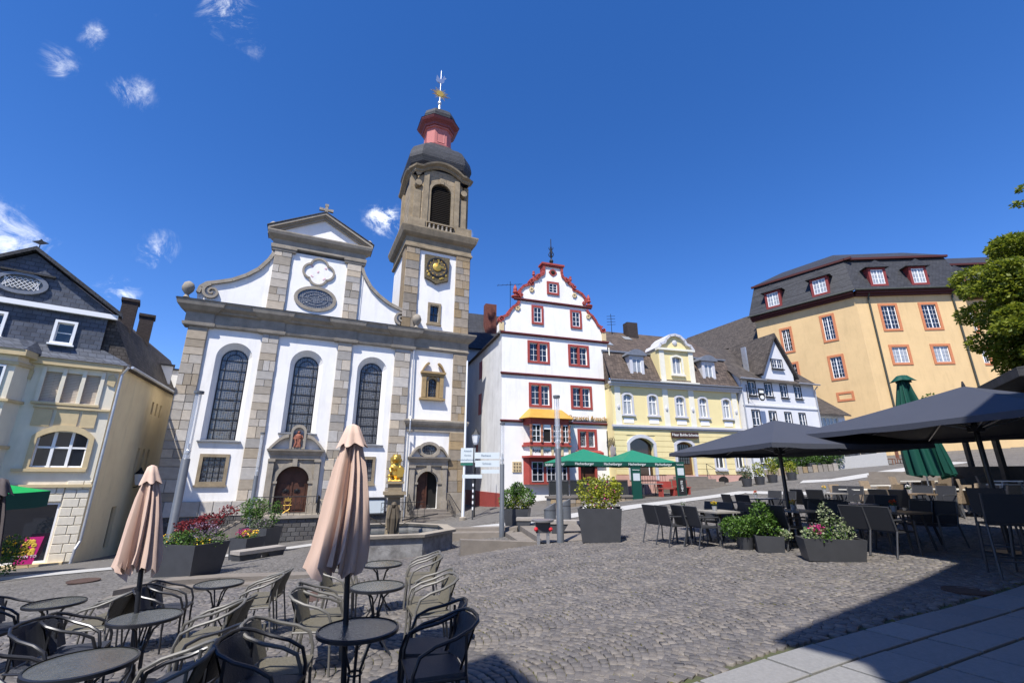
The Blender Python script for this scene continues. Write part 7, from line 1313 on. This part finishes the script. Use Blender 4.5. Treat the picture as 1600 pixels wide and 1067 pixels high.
def open_parasol(C, corners, zr, za, zg, cloth, label, valance=.16, pm=None, text=None, ptop=None, group=None, sag=.06, vm=None, hub=True):
    """square parasol: C centre, four corners (world xy), rim height, apex height, ground height"""
    o = thing('open_parasol', label, 'parasol', (C[0], C[1], zg), 0, group); K = [(p[0] - C[0], p[1] - C[1]) for p in corners]; zr -= zg; za -= zg; q = MB(); n = 4; A = (0, 0, za); ms = 10
    for i in range(4):
        a, b = K[i], K[(i + 1) % 4]; V = []; F = []
        for j in range(ms + 1):
            t = j / ms
            for k in range(ms + 1):
                s = k / ms; ex = (a[0] + (b[0] - a[0]) * s, a[1] + (b[1] - a[1]) * s); dip = sag * math.sin(math.pi * s) * t + sag * 1.2 * math.sin(math.pi * t) * (.6 + .4 * math.sin(math.pi * s)); V.append((ex[0] * t, ex[1] * t, za + (zr - za) * t - dip))
        F = [(j * (ms + 1) + k, j * (ms + 1) + k + 1, (j + 1) * (ms + 1) + k + 1, (j + 1) * (ms + 1) + k) for j in range(ms) for k in range(ms)]; q.add(V, F)
    cp = q.build('canopy', cloth, o, 25); 
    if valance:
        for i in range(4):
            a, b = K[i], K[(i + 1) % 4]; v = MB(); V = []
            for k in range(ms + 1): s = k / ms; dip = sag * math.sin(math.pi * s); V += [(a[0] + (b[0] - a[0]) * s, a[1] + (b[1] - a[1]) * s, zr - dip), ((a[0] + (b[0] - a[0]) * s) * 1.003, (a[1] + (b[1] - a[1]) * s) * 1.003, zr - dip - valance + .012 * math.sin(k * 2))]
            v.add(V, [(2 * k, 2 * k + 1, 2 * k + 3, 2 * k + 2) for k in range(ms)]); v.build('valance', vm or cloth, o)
            if text:
                d = Vector((b[0] - a[0], b[1] - a[1])); nrm = Vector((d.y, -d.x)).normalized(); mid = Vector(((a[0] + b[0]) / 2, (a[1] + b[1]) / 2))
                if nrm.dot(mid) < 0: nrm = -nrm
                rz = math.atan2(-nrm.x * -1, -nrm.y) if 0 else math.atan2(nrm.x, -nrm.y)
                for f in (.27, .73): m2 = Vector((a[0] + d.x * f, a[1] + d.y * f)); text_obj('lettering', text, valance * .85, o, paleink, (m2.x * 1.006 + nrm.x * .012, m2.y * 1.006 + nrm.y * .012, zr - sag * .8 - valance * .5), rz=rz, depth=.002)
    pm = pm or darktube
    q = MB(); q.lathe([(.045, -.1), (.045, za - .1), (.03, za + .02), (.012, za + .1)], (0, 0), 12); q.build('pole', pm, o, True); q = MB(); q.box(-.27, .27, -.27, .27, -.05, .07); q.build('base', anth, o)
    hz = za - .62 * (za - zr) - .35
    if hub: q = MB(); q.lathe([(.05, hz - .06), (.13, hz - .05), (.13, hz + .07), (.05, hz + .08)], (0, 0), 12); q.build('hub', pm, o)
    for i in range(4):
        a, b = K[i], K[(i + 1) % 4]
        for e in (a, ((a[0] + b[0]) / 2, (a[1] + b[1]) / 2)): q = MB(); t = .97; q.tube([(0, 0, za - .03), (e[0] * .5, e[1] * .5, (za + zr) / 2 - .04 - sag * 1.1), (e[0] * t, e[1] * t, zr + .0 - (sag if e is not a else .02))], .013, 5); r = q.build('rib', steel if pm is not darkwood else darkwood, o); q = MB(); q.tube([(e[0] * .02, e[1] * .02, hz), (e[0] * .45, e[1] * .45, za + (zr - za) * .45 - .06 - sag)], .011, 5); q.build('strut', steel if pm is not darkwood else darkwood, r)
    return o
# two anthracite parasols on the right
C1 = (6.75, 11.8); zg = gz(*C1); open_parasol(C1, [(4.7, 14.0), (5.3, 9.5), (8.85, 9.75), (8.3, 14.5)], .68, 1.4, zg, anthf, 'open anthracite parasol in front of the yellow and grey houses', .1, group='open anthracite parasols', sag=.03)
C2 = (9.15, 9.1); zg = gz(*C2); open_parasol(C2, [(6.57, 11.05), (7.4, 6.15), (12.0, 7.3), (11.1, 12.4)], .94, 1.76, zg, anthf, 'open anthracite parasol at the right edge of the picture', .1, group='open anthracite parasols', sag=.03)
# green beer parasols on the inn terrace
def wp(s, out, base=WH, rot=WR): return (base[0] + s * math.cos(rot) + out * math.sin(rot), base[1] + s * math.sin(rot) - out * math.cos(rot))
for s, lab in ((4.15, 'green beer parasol before the bay window of the inn'), (7.55, 'green beer parasol before the inn door and yellow house')):
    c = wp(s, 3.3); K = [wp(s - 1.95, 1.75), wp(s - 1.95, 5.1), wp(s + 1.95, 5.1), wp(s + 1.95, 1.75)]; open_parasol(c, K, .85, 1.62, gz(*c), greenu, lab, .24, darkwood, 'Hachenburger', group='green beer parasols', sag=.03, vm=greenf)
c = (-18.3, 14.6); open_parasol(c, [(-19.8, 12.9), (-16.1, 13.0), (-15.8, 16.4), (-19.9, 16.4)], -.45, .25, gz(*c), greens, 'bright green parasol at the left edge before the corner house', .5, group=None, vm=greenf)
x, y = 12.75, 14.6; closed_parasol(x, y, gz(x, y), 4.3, 3.1, .5, greenf, 'closed bottle green cantilever parasol before the castle', (.2, 0), steel, None, 11, 'cantilever_parasol')
# ---------------- dining terrace on the right
def dark_chair():
    o = thing('mesh_chair', '', 'chair', (0, 0, -50), 0, 'charcoal mesh armchairs'); q = MB(); q.prism([(-.24, .43), (.24, .43), (.24, .455), (-.24, .455)], -.25, .22); q.build('seat', textil, o); q = MB(); q.add([(-.23, .22, .46), (.23, .22, .46), (.23, .33, .88), (-.23, .33, .88), (-.23, .24, .46), (.23, .24, .46), (.23, .35, .88), (-.23, .35, .88)], [(0, 1, 2, 3), (7, 6, 5, 4), (0, 3, 7, 4), (1, 5, 6, 2), (3, 2, 6, 7), (0, 4, 5, 1)]); q.build('backrest', textil, o)
    for s in (-1, 1):
        q = MB(); q.tube([(s * .26, -.25, .0), (s * .26, -.25, .64), (s * .26, -.2, .66), (s * .26, .28, .66)], .016, 6); q.build('armrest', anth, o); q = MB(); q.tube([(s * .25, .38, 0), (s * .25, .24, .46), (s * .245, .34, .89)], .016, 6); q.build('leg', anth, o)
    q = MB(); q.tube([(-.245, .34, .89), (.245, .34, .89)], .014, 6); q.build('top_rail', anth, o); q = MB(); q.tube([(-.25, -.25, .44), (.25, -.25, .44)], .014, 6); q.build('front_rail', anth, o); return o
def wicker_chair():
    o = thing('wicker_chair', '', 'chair', (0, 0, -50), 0, 'taupe wicker armchairs'); q = MB(); q.box(-.25, .25, -.25, .24, .36, .45); q.build('seat', wick, o); q = MB(); q.add([(-.24, .2, .4), (.24, .2, .4), (.24, .3, .9), (-.24, .3, .9), (-.24, .26, .4), (.24, .26, .4), (.24, .35, .9), (-.24, .35, .9)], [(0, 1, 2, 3), (7, 6, 5, 4), (0, 3, 7, 4), (1, 5, 6, 2), (3, 2, 6, 7), (0, 4, 5, 1)]); q.build('backrest', wick, o)
    for s in (-1, 1):
        q = MB(); q.box(s * .28 - .03, s * .28 + .03, -.25, .25, .4, .64); q.build('armrest', wick, o)
        for y in (-.22, .24): q = MB(); q.box(s * .25 - .02, s * .25 + .02, y - .02, y + .02, 0, .38); q.build('leg', steel, o)
    return o
DC = dark_chair(); DCT = kids(DC); WC = wicker_chair(); WCT = kids(WC)
def dining_table(x, y, rz, label, top, w=.8, d=.8, leg=None, group='dark framed dining tables'):
    z = gz(x, y) + .03; o = thing('dining_table', label, 'table', (x, y, z), rz, group); q = MB(); q.box(-w / 2, w / 2, -d / 2, d / 2, .71, .745); q.build('tabletop', top, o)
    for sx in (-1, 1):
        for sy in (-1, 1): q = MB(); q.tube([(sx * (w / 2 - .14), sy * (d / 2 - .14), .71), (sx * (w / 2 - .05), sy * (d / 2 - .05), 0)], .026, 6); q.build('leg', leg or anth, o)
    return o
def flowerpot(x, y, z, m, label):
    o = thing('table_pot', label, 'flower pot', (x, y, z), 0, 'small flower pots on the terrace tables'); q = MB(); q.lathe([(.045, 0), (.06, .11), (.055, .11), (.05, .08)], (0, 0), 10); q.build('pot', zinc, o); foliage('leaves', leaf_mid, o, [(0, 0, .15, .06, .06, .04)], 40, .035); foliage('petals', m, o, [(0, 0, .19, .06, .06, .03)], 40, .035)
DT = [(1074, 797, 'farthest left terrace table', 'leftmost terrace table', tabgrey, fl_wht), (1122, 798, 'terrace table second from the left', 'second terrace table', tabgrey, fl_yel), (1185, 778, 'terrace table in the back row left of the parasol pole', 'back row table left of the pole', tabgrey, fl_red), (1245, 797, 'terrace table behind the two small planters', 'table behind small planters', tabgrey, fl_yel), (1402, 799, 'brown topped terrace table behind the long planter', 'brown table behind long planter', tabwood, fl_red), (1292, 770, 'terrace table right of the parasol pole', 'table right of the pole', tabgrey, fl_yel), (1425, 771, 'brown terrace table before the cream tables', 'brown table before cream tables', tabwood, fl_wht), (1330, 787, 'terrace table in the shade of the near parasol', 'shaded middle table', tabgrey, None)]
TA = R(18); rg5 = random.Random(21)
for u, v, lab, short, top, fl in DT:
    x, y = hpt(u, v, .77); dining_table(x, y, TA, 'square ' + lab, top)
    if fl: flowerpot(x - .1, y - .05, gz(x, y) + .775, fl, f'small zinc flower pot on the {short}')
    for lx, ly in ((-.68, .22), (-.66, -.28), (.68, .24), (.66, -.26)):
        a = TA + rg5.uniform(-.05, .05); cx, cy = x + lx * math.cos(a) - ly * math.sin(a), y + lx * math.sin(a) + ly * math.cos(a); rz = TA + (math.pi / 2 if lx < 0 else -math.pi / 2) + rg5.uniform(-.2, .2)
        copy_thing(DC, (cx, cy, gz(cx, cy) + .035), rz, f"charcoal mesh chair, {'far' if ly > 0 else 'near'} {'left' if lx < 0 else 'right'} seat at the {short}", DCT)
CT = [(1345, 764, 'first cream table from the street'), (1394, 758, 'second cream table from the street'), (1462, 763, 'cream table below the green parasol'), (1440, 751, 'cream table behind the green parasol'), (1530, 764, 'cream table left of the near parasol pole'), (1562, 756, 'cream table beyond the near parasol pole'), (1592, 751, 'cream table at the right edge')]
for u, v, lab in CT:
    x, y = hpt(u, v, .77); dining_table(x, y, TA, lab, tabcream, 1.1, .7, steel, 'cream terrace tables')
    for lx, ly in ((-.3, -.6), (.32, -.62), (.0, .62)):
        a = TA; cx, cy = x + lx * math.cos(a) - ly * math.sin(a), y + lx * math.sin(a) + ly * math.cos(a); rz = TA + (math.pi if ly < 0 else 0) + rg5.uniform(-.25, .25); copy_thing(WC, (cx, cy, gz(cx, cy) + .01), rz, f"taupe wicker chair, {'near left' if lx < 0 else 'near right' if ly < 0 else 'far'} seat at the {lab}", WCT)
for c in DCT + WCT: bpy.data.objects.remove(c)
bpy.data.objects.remove(DC); bpy.data.objects.remove(WC)
def bar_chair(x, y, rz, label):
    o = thing('bar_chair', label, 'bar chair', (x, y, gz(x, y) + .03), rz, 'tall charcoal bar chairs'); q = MB(); q.box(-.24, .24, -.22, .2, .74, .77); q.build('seat', textil, o); q = MB(); q.add([(-.24, .2, .78), (.24, .2, .78), (.24, .28, 1.2), (-.24, .28, 1.2), (-.24, .22, .78), (.24, .22, .78), (.24, .3, 1.2), (-.24, .3, 1.2)], [(0, 1, 2, 3), (7, 6, 5, 4), (0, 3, 7, 4), (1, 5, 6, 2), (3, 2, 6, 7), (0, 4, 5, 1)]); q.build('backrest', textil, o)
    for sx in (-1, 1): q = MB(); q.tube([(sx * .26, -.28, 0), (sx * .24, -.2, .76)], .018, 6); q.build('leg', anth, o); q = MB(); q.tube([(sx * .26, .3, 0), (sx * .24, .2, .76), (sx * .24, .29, 1.21)], .018, 6); q.build('leg', anth, o)
    q = MB(); q.tube([(-.25, -.26, .25), (.25, -.26, .25)], .014, 6); q.tube([(-.26, .28, .25), (.26, .28, .25)], .014, 6); q.build('footrest', anth, o)
bar_chair(7.6, 7.55, R(150), 'tall charcoal bar chair at the right edge in the shade'); bar_chair(8.6, 8.6, R(120), 'tall charcoal bar chair half hidden behind the nearer one')
o = dining_table(8.3, 7.6, TA, 'tall bar table at the right edge in the shade', tabwood); o.scale = (1, 1, 1.42)
# long planter and two small ones
x, y = gpt(1306, 880); y += .05; planter(x, y, 1.05, .5, .43, R(-14), 'long low anthracite planter before the brown terrace table', .06); z = gz(x, y) + .38; o = plant('variegated_shrub', 'variegated trailing plant with magenta flowers in the long planter', 'plant', (x, y, z)); foliage('leaves', leaf_var, o, [(.1, 0, .25, .3, .15, .3), (.0, .0, .5, .12, .12, .2), (.3, 0, .12, .2, .2, .15), (-.3, 0, .12, .2, .2, .15)], 700, .05); foliage('dark_leaves', leaf_mid, o, [(-.25, -.05, .1, .25, .2, .15), (.1, .05, .2, .3, .2, .2)], 400, .045); foliage('petals', fl_pink, o, [(-.3, -.15, .22, .12, .1, .07)], 60, .05)
x, y = gpt(1206, 865); y += .05; planter(x, y, .55, .45, .36, R(-20), 'small anthracite planter with upright oleander', .03); z = gz(x, y) + .3; o = plant('oleander', 'upright narrow leaved oleander in the small planter', 'shrub', (x, y, z)); stems(o, [((0, 0, 0), (-.1, 0, .6)), ((0, 0, 0), (.1, 0, .65))]); foliage('leaves', leaf_mid, o, [(-.08, 0, .42, .24, .22, .36), (.02, 0, .25, .28, .22, .25)], 1200, .06); foliage('silver_leaves', leaf_var, o, [(.3, -.1, .08, .16, .12, .1)], 160, .05)
x, y = gpt(1170, 862); y += .1; o = thing('plant_tub', 'dark round tub with low green bush', 'planter', (x, y, gz(x, y))); q = MB(); q.lathe([(.15, 0), (.21, .3), (.19, .3), (.18, .25)], (0, 0), 12); q.build('tub', anth, o, True); o = plant('low_bush', 'low feathery green bush in the round tub', 'bush', (x, y, gz(x, y) + .28)); foliage('leaves', leaf_mid, o, [(-.16, 0, .2, .34, .32, .24), (.12, 0, .22, .26, .3, .24), (-.3, -.05, .25, .2, .2, .18)], 2200, .05)
# ---------------- inn terrace: low stone wall, glass screen, furniture
def inn_terrace():
    t = thing('terrace_wall', 'rubble stone terrace wall with glass screen before the inn', 'wall', (*WH, WZ), WR); zb = WZ; m = MB(zb); m.box(.8, 5.6, -5.9, -5.4, -3, -1.05); wl = m.build('wall_core', mortar, t); rg = random.Random(8); z = -2.1
    while z < -1.1:
        x = .8
        while x < 5.5: w = rg.uniform(.28, .5); piece('stone', U_STONEW, wl, (x + w / 2, -5.9, z + .13 - zb), (w - .03, rg.uniform(.1, .18), .24)); x += w
        z += .26
    m = MB(zb); m.box(.75, 5.65, -6.0, -5.3, -1.05, -.95); m.build('coping', kerbst, t)
    for k in range(4): m = MB(zb); frame(m, .85 + 1.2 * k, 2.0 + 1.2 * k, -.95, -.15, .04, -5.65, -5.6); f = m.build('screen_frame', anth, t); m = MB(zb); m.sheet([(.89 + 1.2 * k, -5.62, -.9), (1.96 + 1.2 * k, -5.62, -.9), (1.96 + 1.2 * k, -5.62, -.2), (.89 + 1.2 * k, -5.62, -.2)]); m.build('glass', mat('smoked_screen_glass', (.03, .034, .036), .08, spec=.8), f)
    for s, lab in ((4.9, 'red wooden beer bench before the inn door'), (8.6, 'red wooden beer bench before the yellow house plinth'), (9.7, 'red folding chair beside the chalkboard')):
        p = wp(s, 5.0); o = thing('red_bench', lab, 'bench', (*p, gz(*p)), WR, 'red wooden benches'); q = MB(); q.box(-.5, .5, -.2, .2, .42, .47); q.build('seat', redst, o); q = MB(); q.box(-.5, .5, .18, .22, .5, .85); q.build('backrest', redst, o)
        for sx in (-1, 1): q = MB(); q.box(sx * .4 - .04, sx * .4 + .04, -.18, .2, -.1, .42); q.build('leg', redst, o)
    for s, out, h, lab in ((6.45, 5.2, 1.75, 'green menu board behind the yellow green shrub'), (9.35, 5.4, 1.9, 'tall green menu board with chalk lettering below')):
        p = wp(s, out); o = thing('menu_board', lab, 'menu board', (*p, gz(*p)), WR, 'green menu boards'); q = MB(); q.box(-.3, .3, -.05, .05, -.1, h); q.build('board', greenf, o); q = MB(); q.box(-.22, .22, -.06, -.05, h - .75, h - .35); q.build('menu_sheet', signw, o); text_obj('lettering', 'Hachenburger', .085, o, paleink, (0, -.058, h - .16), depth=.003)
        if h > 1.8: q = MB(); q.box(-.26, .26, -.058, -.05, .05, h - .9); q.build('chalkboard', ink, o); text_obj('chalk_lettering', 'HEUTE', .2, o, paleink, (0, -.062, .55), depth=.002).rotation_euler = (math.pi / 2, -math.pi / 2, 0)
    for s, out, lab in ((3.0, 4.3, 'grey terrace table behind the glass screen'), (7.7, 4.6, 'dark terrace table under the right green parasol')):
        p = wp(s, out); o = dining_table(*p, WR, lab, tabgrey, 1.4, .8, anth, 'inn terrace tables')
    q = MB(zb); q.box(6.2, 10.4, -5.6, -1.0, -2.6, -1.28); q.box(7.2, 10.4, -5.0, -1.0, -2.6, -1.1); tag(q.build('terrace_floor', kerbst, None, loc=(*WH, WZ), rz=WR), kind='structure')
inn_terrace()
# ---------------- hedge and pots by the grey house
def hedge_and_pots():
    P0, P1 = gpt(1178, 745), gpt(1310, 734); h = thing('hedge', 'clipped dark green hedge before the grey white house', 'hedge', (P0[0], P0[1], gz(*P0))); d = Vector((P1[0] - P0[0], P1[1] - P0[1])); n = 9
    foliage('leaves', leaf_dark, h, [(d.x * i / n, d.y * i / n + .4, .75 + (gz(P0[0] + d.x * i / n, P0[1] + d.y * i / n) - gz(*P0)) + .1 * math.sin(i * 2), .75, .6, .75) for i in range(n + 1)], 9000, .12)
    foliage('sun_toned_leaves', leaf_mid, h, [(d.x * i / n, d.y * i / n + .2, 1.0 + (gz(P0[0] + d.x * i / n, P0[1] + d.y * i / n) - gz(*P0)), .7, .6, .6) for i in range(n + 1)], 4000, .11)  # sunlight put into the colour: lighter leaves on the hedge's top and front
    w = thing('palisade', 'low rubble wall along the foot of the dark hedge', 'wall', (P0[0], P0[1], gz(*P0))); dn = d.normalized()
    for i in range(int(d.length / .32)): x, y = dn.x * i * .32, dn.y * i * .32; piece('stone', U_STONEW, w, (x, y - .4, gz(P0[0] + x, P0[1] + y) - gz(*P0) + .2), (.3, .3, .5 * rnd.uniform(.8, 1.15)), math.atan2(dn.y, dn.x))
    for k, (u, v, s, lab) in enumerate(((1168, 760, .9, 'potted shrub at the corner of the yellow house'), (1188, 757, 1.0, 'second potted shrub from the yellow house'), (1208, 754, 1.15, 'yellow leaved potted shrub before the hedge'), (1238, 750, .8, 'potted shrub behind the parasol pole'))):
        x, y = gpt(u, v); o = thing('potted_shrub', lab, 'potted plant', (x, y, gz(x, y)), 0, 'potted shrubs before the hedge'); q = MB(); q.lathe([(.24, -.05), (.32, .5), (.3, .5), (.28, .42)], (0, 0), 12); q.build('pot', anth, o, True); foliage('leaves', leaf_yel if k != 0 else leaf_grey, o, [(0, 0, 1.0 * s, .35, .35, .4), (.1, 0, .7 * s, .3, .3, .3)], 500, .1); stems_ = MB(); stems_.tube([(0, 0, .4), (0, 0, 1.0 * s)], .02, 5); stems_.build('stem', barkm, o)
    # cafe terrace farther up the street
    x, y = gpt(1370, 727); z = gz(x, y); w = tag(blk('', [(x - 3.2, y - .2), (x + .4, y - .6), (x + .6, y + 2), (x - 3, y + 2)], [z + .5, z + .9, z + .9, z + .5], z - 1, granite).build('cafe_terrace_wall', granite), 'low concrete wall of the cafe terrace up the street', 'wall')
    for k, (dx, m, lab) in enumerate(((-2.8, leaf_mid, 'green shrub in a white tub on the cafe terrace wall'), (-1.6, fl_lil, 'lilac flowers on the cafe terrace wall'), (-.4, leaf_grey, 'grey foliage on the cafe terrace wall'), (-4.6, leaf_mid, 'round bush beside the cafe terrace wall'))):
        o = plant('terrace_plant', lab, 'plant', (x + dx, y, z + .75 if dx > -4 else z), 0, 'cafe terrace plants'); foliage('leaves', m, o, [(0, 0, .35, .5, .4, .4)], 500, .1); q = MB(); q.box(-.4, .4, -.25, .25, -.2, .2); q.build('trough', anth, o)
    for k, dx in enumerate((.8, 1.7)):
        o = thing('wooden_chair', ['brown wooden chair at the cafe terrace end', 'second brown wooden chair at the cafe terrace end'][k], 'chair', (x + dx, y - .3, z), R(30), 'brown cafe chairs'); bw = mat('red_brown_wood', (.22, .08, .035), .6, .3, 4); q = MB(); q.box(-.25, .25, -.25, .25, .42, .47); q.build('seat', bw, o); q = MB(); q.box(-.25, .25, .23, .27, .5, 1.0); q.build('backrest', bw, o)
        for sx in (-1, 1):
            for sy in (-1, 1): q = MB(); q.box(sx * .22 - .02, sx * .22 + .02, sy * .22 - .02, sy * .22 + .02, 0, .43); q.build('leg', bw, o)
    # broad earth-brown garden steps and dark pavilion on the right
    g = thing('garden_steps', 'broad brown stone steps behind the cream tables', 'steps', (0, 0, 0)); 
    for k in range(6): a = Vector((15.0 + .5 * k, 20.5 + .55 * k)); b = Vector((21.0 + .4 * k, 15.5 + .55 * k)); z = -.55 + .16 * k; blk('', [(a.x, a.y), (b.x, b.y), (b.x + .9, b.y + 1.0), (a.x + .9, a.y + 1.0)], [z, z - .05, z - .05, z], -1.6, kerbst).build('step', kerbst, g)
    p = thing('pavilion', 'dark open pavilion roof at the right edge behind the parasol', 'pavilion', (0, 0, 0)); A, B = Vector((17.0, 19.0)), Vector((11.6, 10.2)); off = Vector((6.2, -3.6)); q = MB(); V = [(A.x, A.y, 2.42), (B.x, B.y, 2.42), (B.x + off.x, B.y + off.y, 3.3), (A.x + off.x, A.y + off.y, 3.3)]; q.add(V + [(x_, y_, z_ - .22) for x_, y_, z_ in V], [(0, 1, 2, 3), (7, 6, 5, 4), (0, 4, 5, 1), (1, 5, 6, 2), (2, 6, 7, 3), (3, 7, 4, 0)]); q.build('roof', slate, p)
    for t in (.02, .34, .66, .98):
        for o_ in (.15, .95): x_, y_ = A.x + (B.x - A.x) * t + off.x * o_, A.y + (B.y - A.y) * t + off.y * o_; q = MB(); q.box(x_ - .07, x_ + .07, y_ - .07, y_ + .07, gz(x_, y_) - .2, 2.3 + .8 * o_); q.build('post', darkwood, p)
    q = MB(); q.box(-.04, .04, 0, (B - A).length, .0, 2.6); w_ = q.build('back_panel', blackv, p); w_.location = (A.x + off.x * .9, A.y + off.y * .9, -.4); w_.rotation_euler[2] = math.atan2(B.y - A.y, B.x - A.x) - math.pi / 2
    q = MB(); zf = .35; q.box(0, 6.5, 0, 3.0, -1.6, zf); t_ = q.build('deck', darkwood, p); t_.location = (15.5, 17.0, .0); t_.rotation_euler[2] = R(-45)
hedge_and_pots()
def bush_left():
    o = plant('autumn_bush', 'green and orange bush before the shop window on the left', 'bush', (-16.3, 15.9, gz(-16.3, 15.9))); foliage('leaves', leaf_mid, o, [(0, 0, .6, .6, .5, .55), (.3, 0, .9, .4, .3, .4)], 800, .09); foliage('orange_leaves', fl_yel, o, [(.2, 0, .9, .6, .4, .4)], 140, .08)
bush_left()
# ---------------- tree at the right edge
def tree(name, x, y, h, blobs, n, lab, leafm, size=.17, trunk_r=.28):
    z = gz(x, y); o = thing(name, lab, 'tree', (x, y, z)); rg = random.Random(5); q = MB(); q.tube([(0, 0, -.3), (.05, .05, h * .25), (-.1, .1, h * .5), (.1, 0, h * .8)], trunk_r, 10, r2=trunk_r * .35)
    for b in blobs: q.tube([(0, .05, h * rg.uniform(.3, .5)), (b[0] * .5, b[1] * .5, (h * .45 + b[2]) / 2 + .3), (b[0], b[1], b[2])], .09, 6, r2=.02)
    q.build('trunk', barkm, o, True); B = []
    for b in blobs:
        for _ in range(13): k_ = rg.uniform(.22, .55); B.append((b[0] + rg.gauss(0, b[3] * .5), b[1] + rg.gauss(0, b[4] * .5), b[2] + rg.gauss(0, b[5] * .6), b[3] * k_, b[4] * k_, b[5] * k_ * rg.uniform(.8, 1.2)))
    foliage('crown', leafm, o, B, n, size, 17, .35); return o
tree('chestnut_tree', 19.2, 14.0, 10.0, [(-2.3, -.3, 4.9, 1.2, 1.3, .9), (-2.2, .6, 6.3, 1.3, 1.4, .9), (-1.5, 0, 7.7, 1.2, 1.4, .7), (-.2, 0, 8.3, 1.6, 1.6, .8), (-1.5, 0, 3.4, 1.1, 1.2, .7), (1.5, 0, 7, 2.4, 2.2, 1.4), (1.5, 0, 4.8, 2, 2, 1.4), (-.7, 0, 10.1, .6, .6, .35), (-1.3, -.8, 5.8, 1.5, 1.2, 1.0), (-.3, 0, 6.2, 1.5, 1.5, 1.2), (-2.7, 0, 6.9, .8, .9, .5), (-2.0, 0, 4.1, 1.2, 1.2, .8), (-1.2, .3, 4.8, 1.4, 1.4, .9), (-2.5, .2, 5.6, 1.1, 1.2, .8), (-.9, 0, 2.7, .9, .9, .5)], 150000, 'leafy yellow green chestnut tree at the right edge of the picture', leaf_tree, .125)
tree('small_tree', 27.5, 30.0, 4.2, [(0, 0, 3.2, .9, .9, .6), (.5, 0, 3.9, .6, .6, .5), (-.5, 0, 2.6, .7, .7, .5)], 1600, 'small green tree top before the castle wall', leaf_mid, .16, .1)
o = plant('hill_trees', 'dark treetop above the roof between grey house and castle', 'tree', (38, 75, 12)); foliage('crown', leaf_dark, o, [(0, 0, 9.6, 3.5, 2, 2.2), (4, 0, 11.0, 3, 2, 2.2), (-4, 0, 8.2, 3, 2, 1.8)], 2500, .5); q = MB(); q.lathe([(.5, -14), (.3, 9)], (0, 0), 8); q.build('trunk', barkm, o)
# ---------------- houses behind the viewpoint: their eaves throw the shade in the foreground
def shade_houses():
    sx, sy = -SUN_AZ[0] / math.hypot(*SUN_AZ) / math.tan(R(SUN_EL)), -SUN_AZ[1] / math.hypot(*SUN_AZ) / math.tan(R(SUN_EL))
    def back(x, y, H): g = gz(x, y); return (x - sx * (H - g), y - sy * (H - g))
    H = 10.2; a = back(2.66, 5.42, H); b = back(8.9, 9.45, H); d = Vector((b[0] - a[0], b[1] - a[1])).normalized(); n = Vector((d.y, -d.x)); f = back(2.75, 3.0, H); q = thing('house_behind_viewpoint', 'house out of frame whose eaves shade the slab pavement', 'house', (a[0], a[1], -1.7), 0); L = 17
    e = Vector(a); P = [e, e + d * L, e + d * L + n * 9, e + n * 9 - d * .2]
    pl = [e + d * .5 + n * .5, e + d * (L - .5) + n * .5, e + d * (L - .5) + n * 8.5, e + n * 8.5 + d * .5]
    m = MB(); m.prism([(p.x - a[0], p.y - a[1]) for p in pl], 0, H + 1.6, 'z'); m.build('wall', creamp, q)
    m = MB(); m.add([(p.x - a[0], p.y - a[1], H + 1.7) for p in P] + [((P[0] + P[3]).x / 2 - a[0] + d.x * 3, (P[0] + P[3]).y / 2 - a[1] + d.y * 3, H + 5.2), ((P[1] + P[2]).x / 2 - a[0] - d.x * 3, (P[1] + P[2]).y / 2 - a[1] - d.y * 3, H + 5.2)], [(0, 1, 5, 4), (1, 2, 5), (2, 3, 4, 5), (3, 0, 4), (0, 3, 2, 1)]); m.build('roof', tiled, q)
    H2 = 11.0; c = back(*gpt(770, 1031), H2); l = back(-1.75, 4.55, H2 - 2.0); r = back(2.0, 4.4, H2 - 2.0); q = thing('gabled_house_behind', 'gabled house out of frame throwing the small pointed shadow', 'house', (c[0], c[1], -1.9), 0); m = MB(); hw = 1.55
    m.prism([(-hw, 0), (hw, 0), (hw, H2 - 3.1 + 1.9), (0, H2 + 1.9), (-hw, H2 - 3.1 + 1.9)], -7, -.02); m.build('wall', creamp, q); m = MB()
    for s in (-1, 1): m.prism([(s * (hw + .3), H2 - 3.6 + 1.9), (0, H2 + 1.9), (0, H2 + 2.1), (s * (hw + .3), H2 - 3.4 + 1.9)], -7.2, 0)
    m.build('roof', tiled, q)
shade_houses()
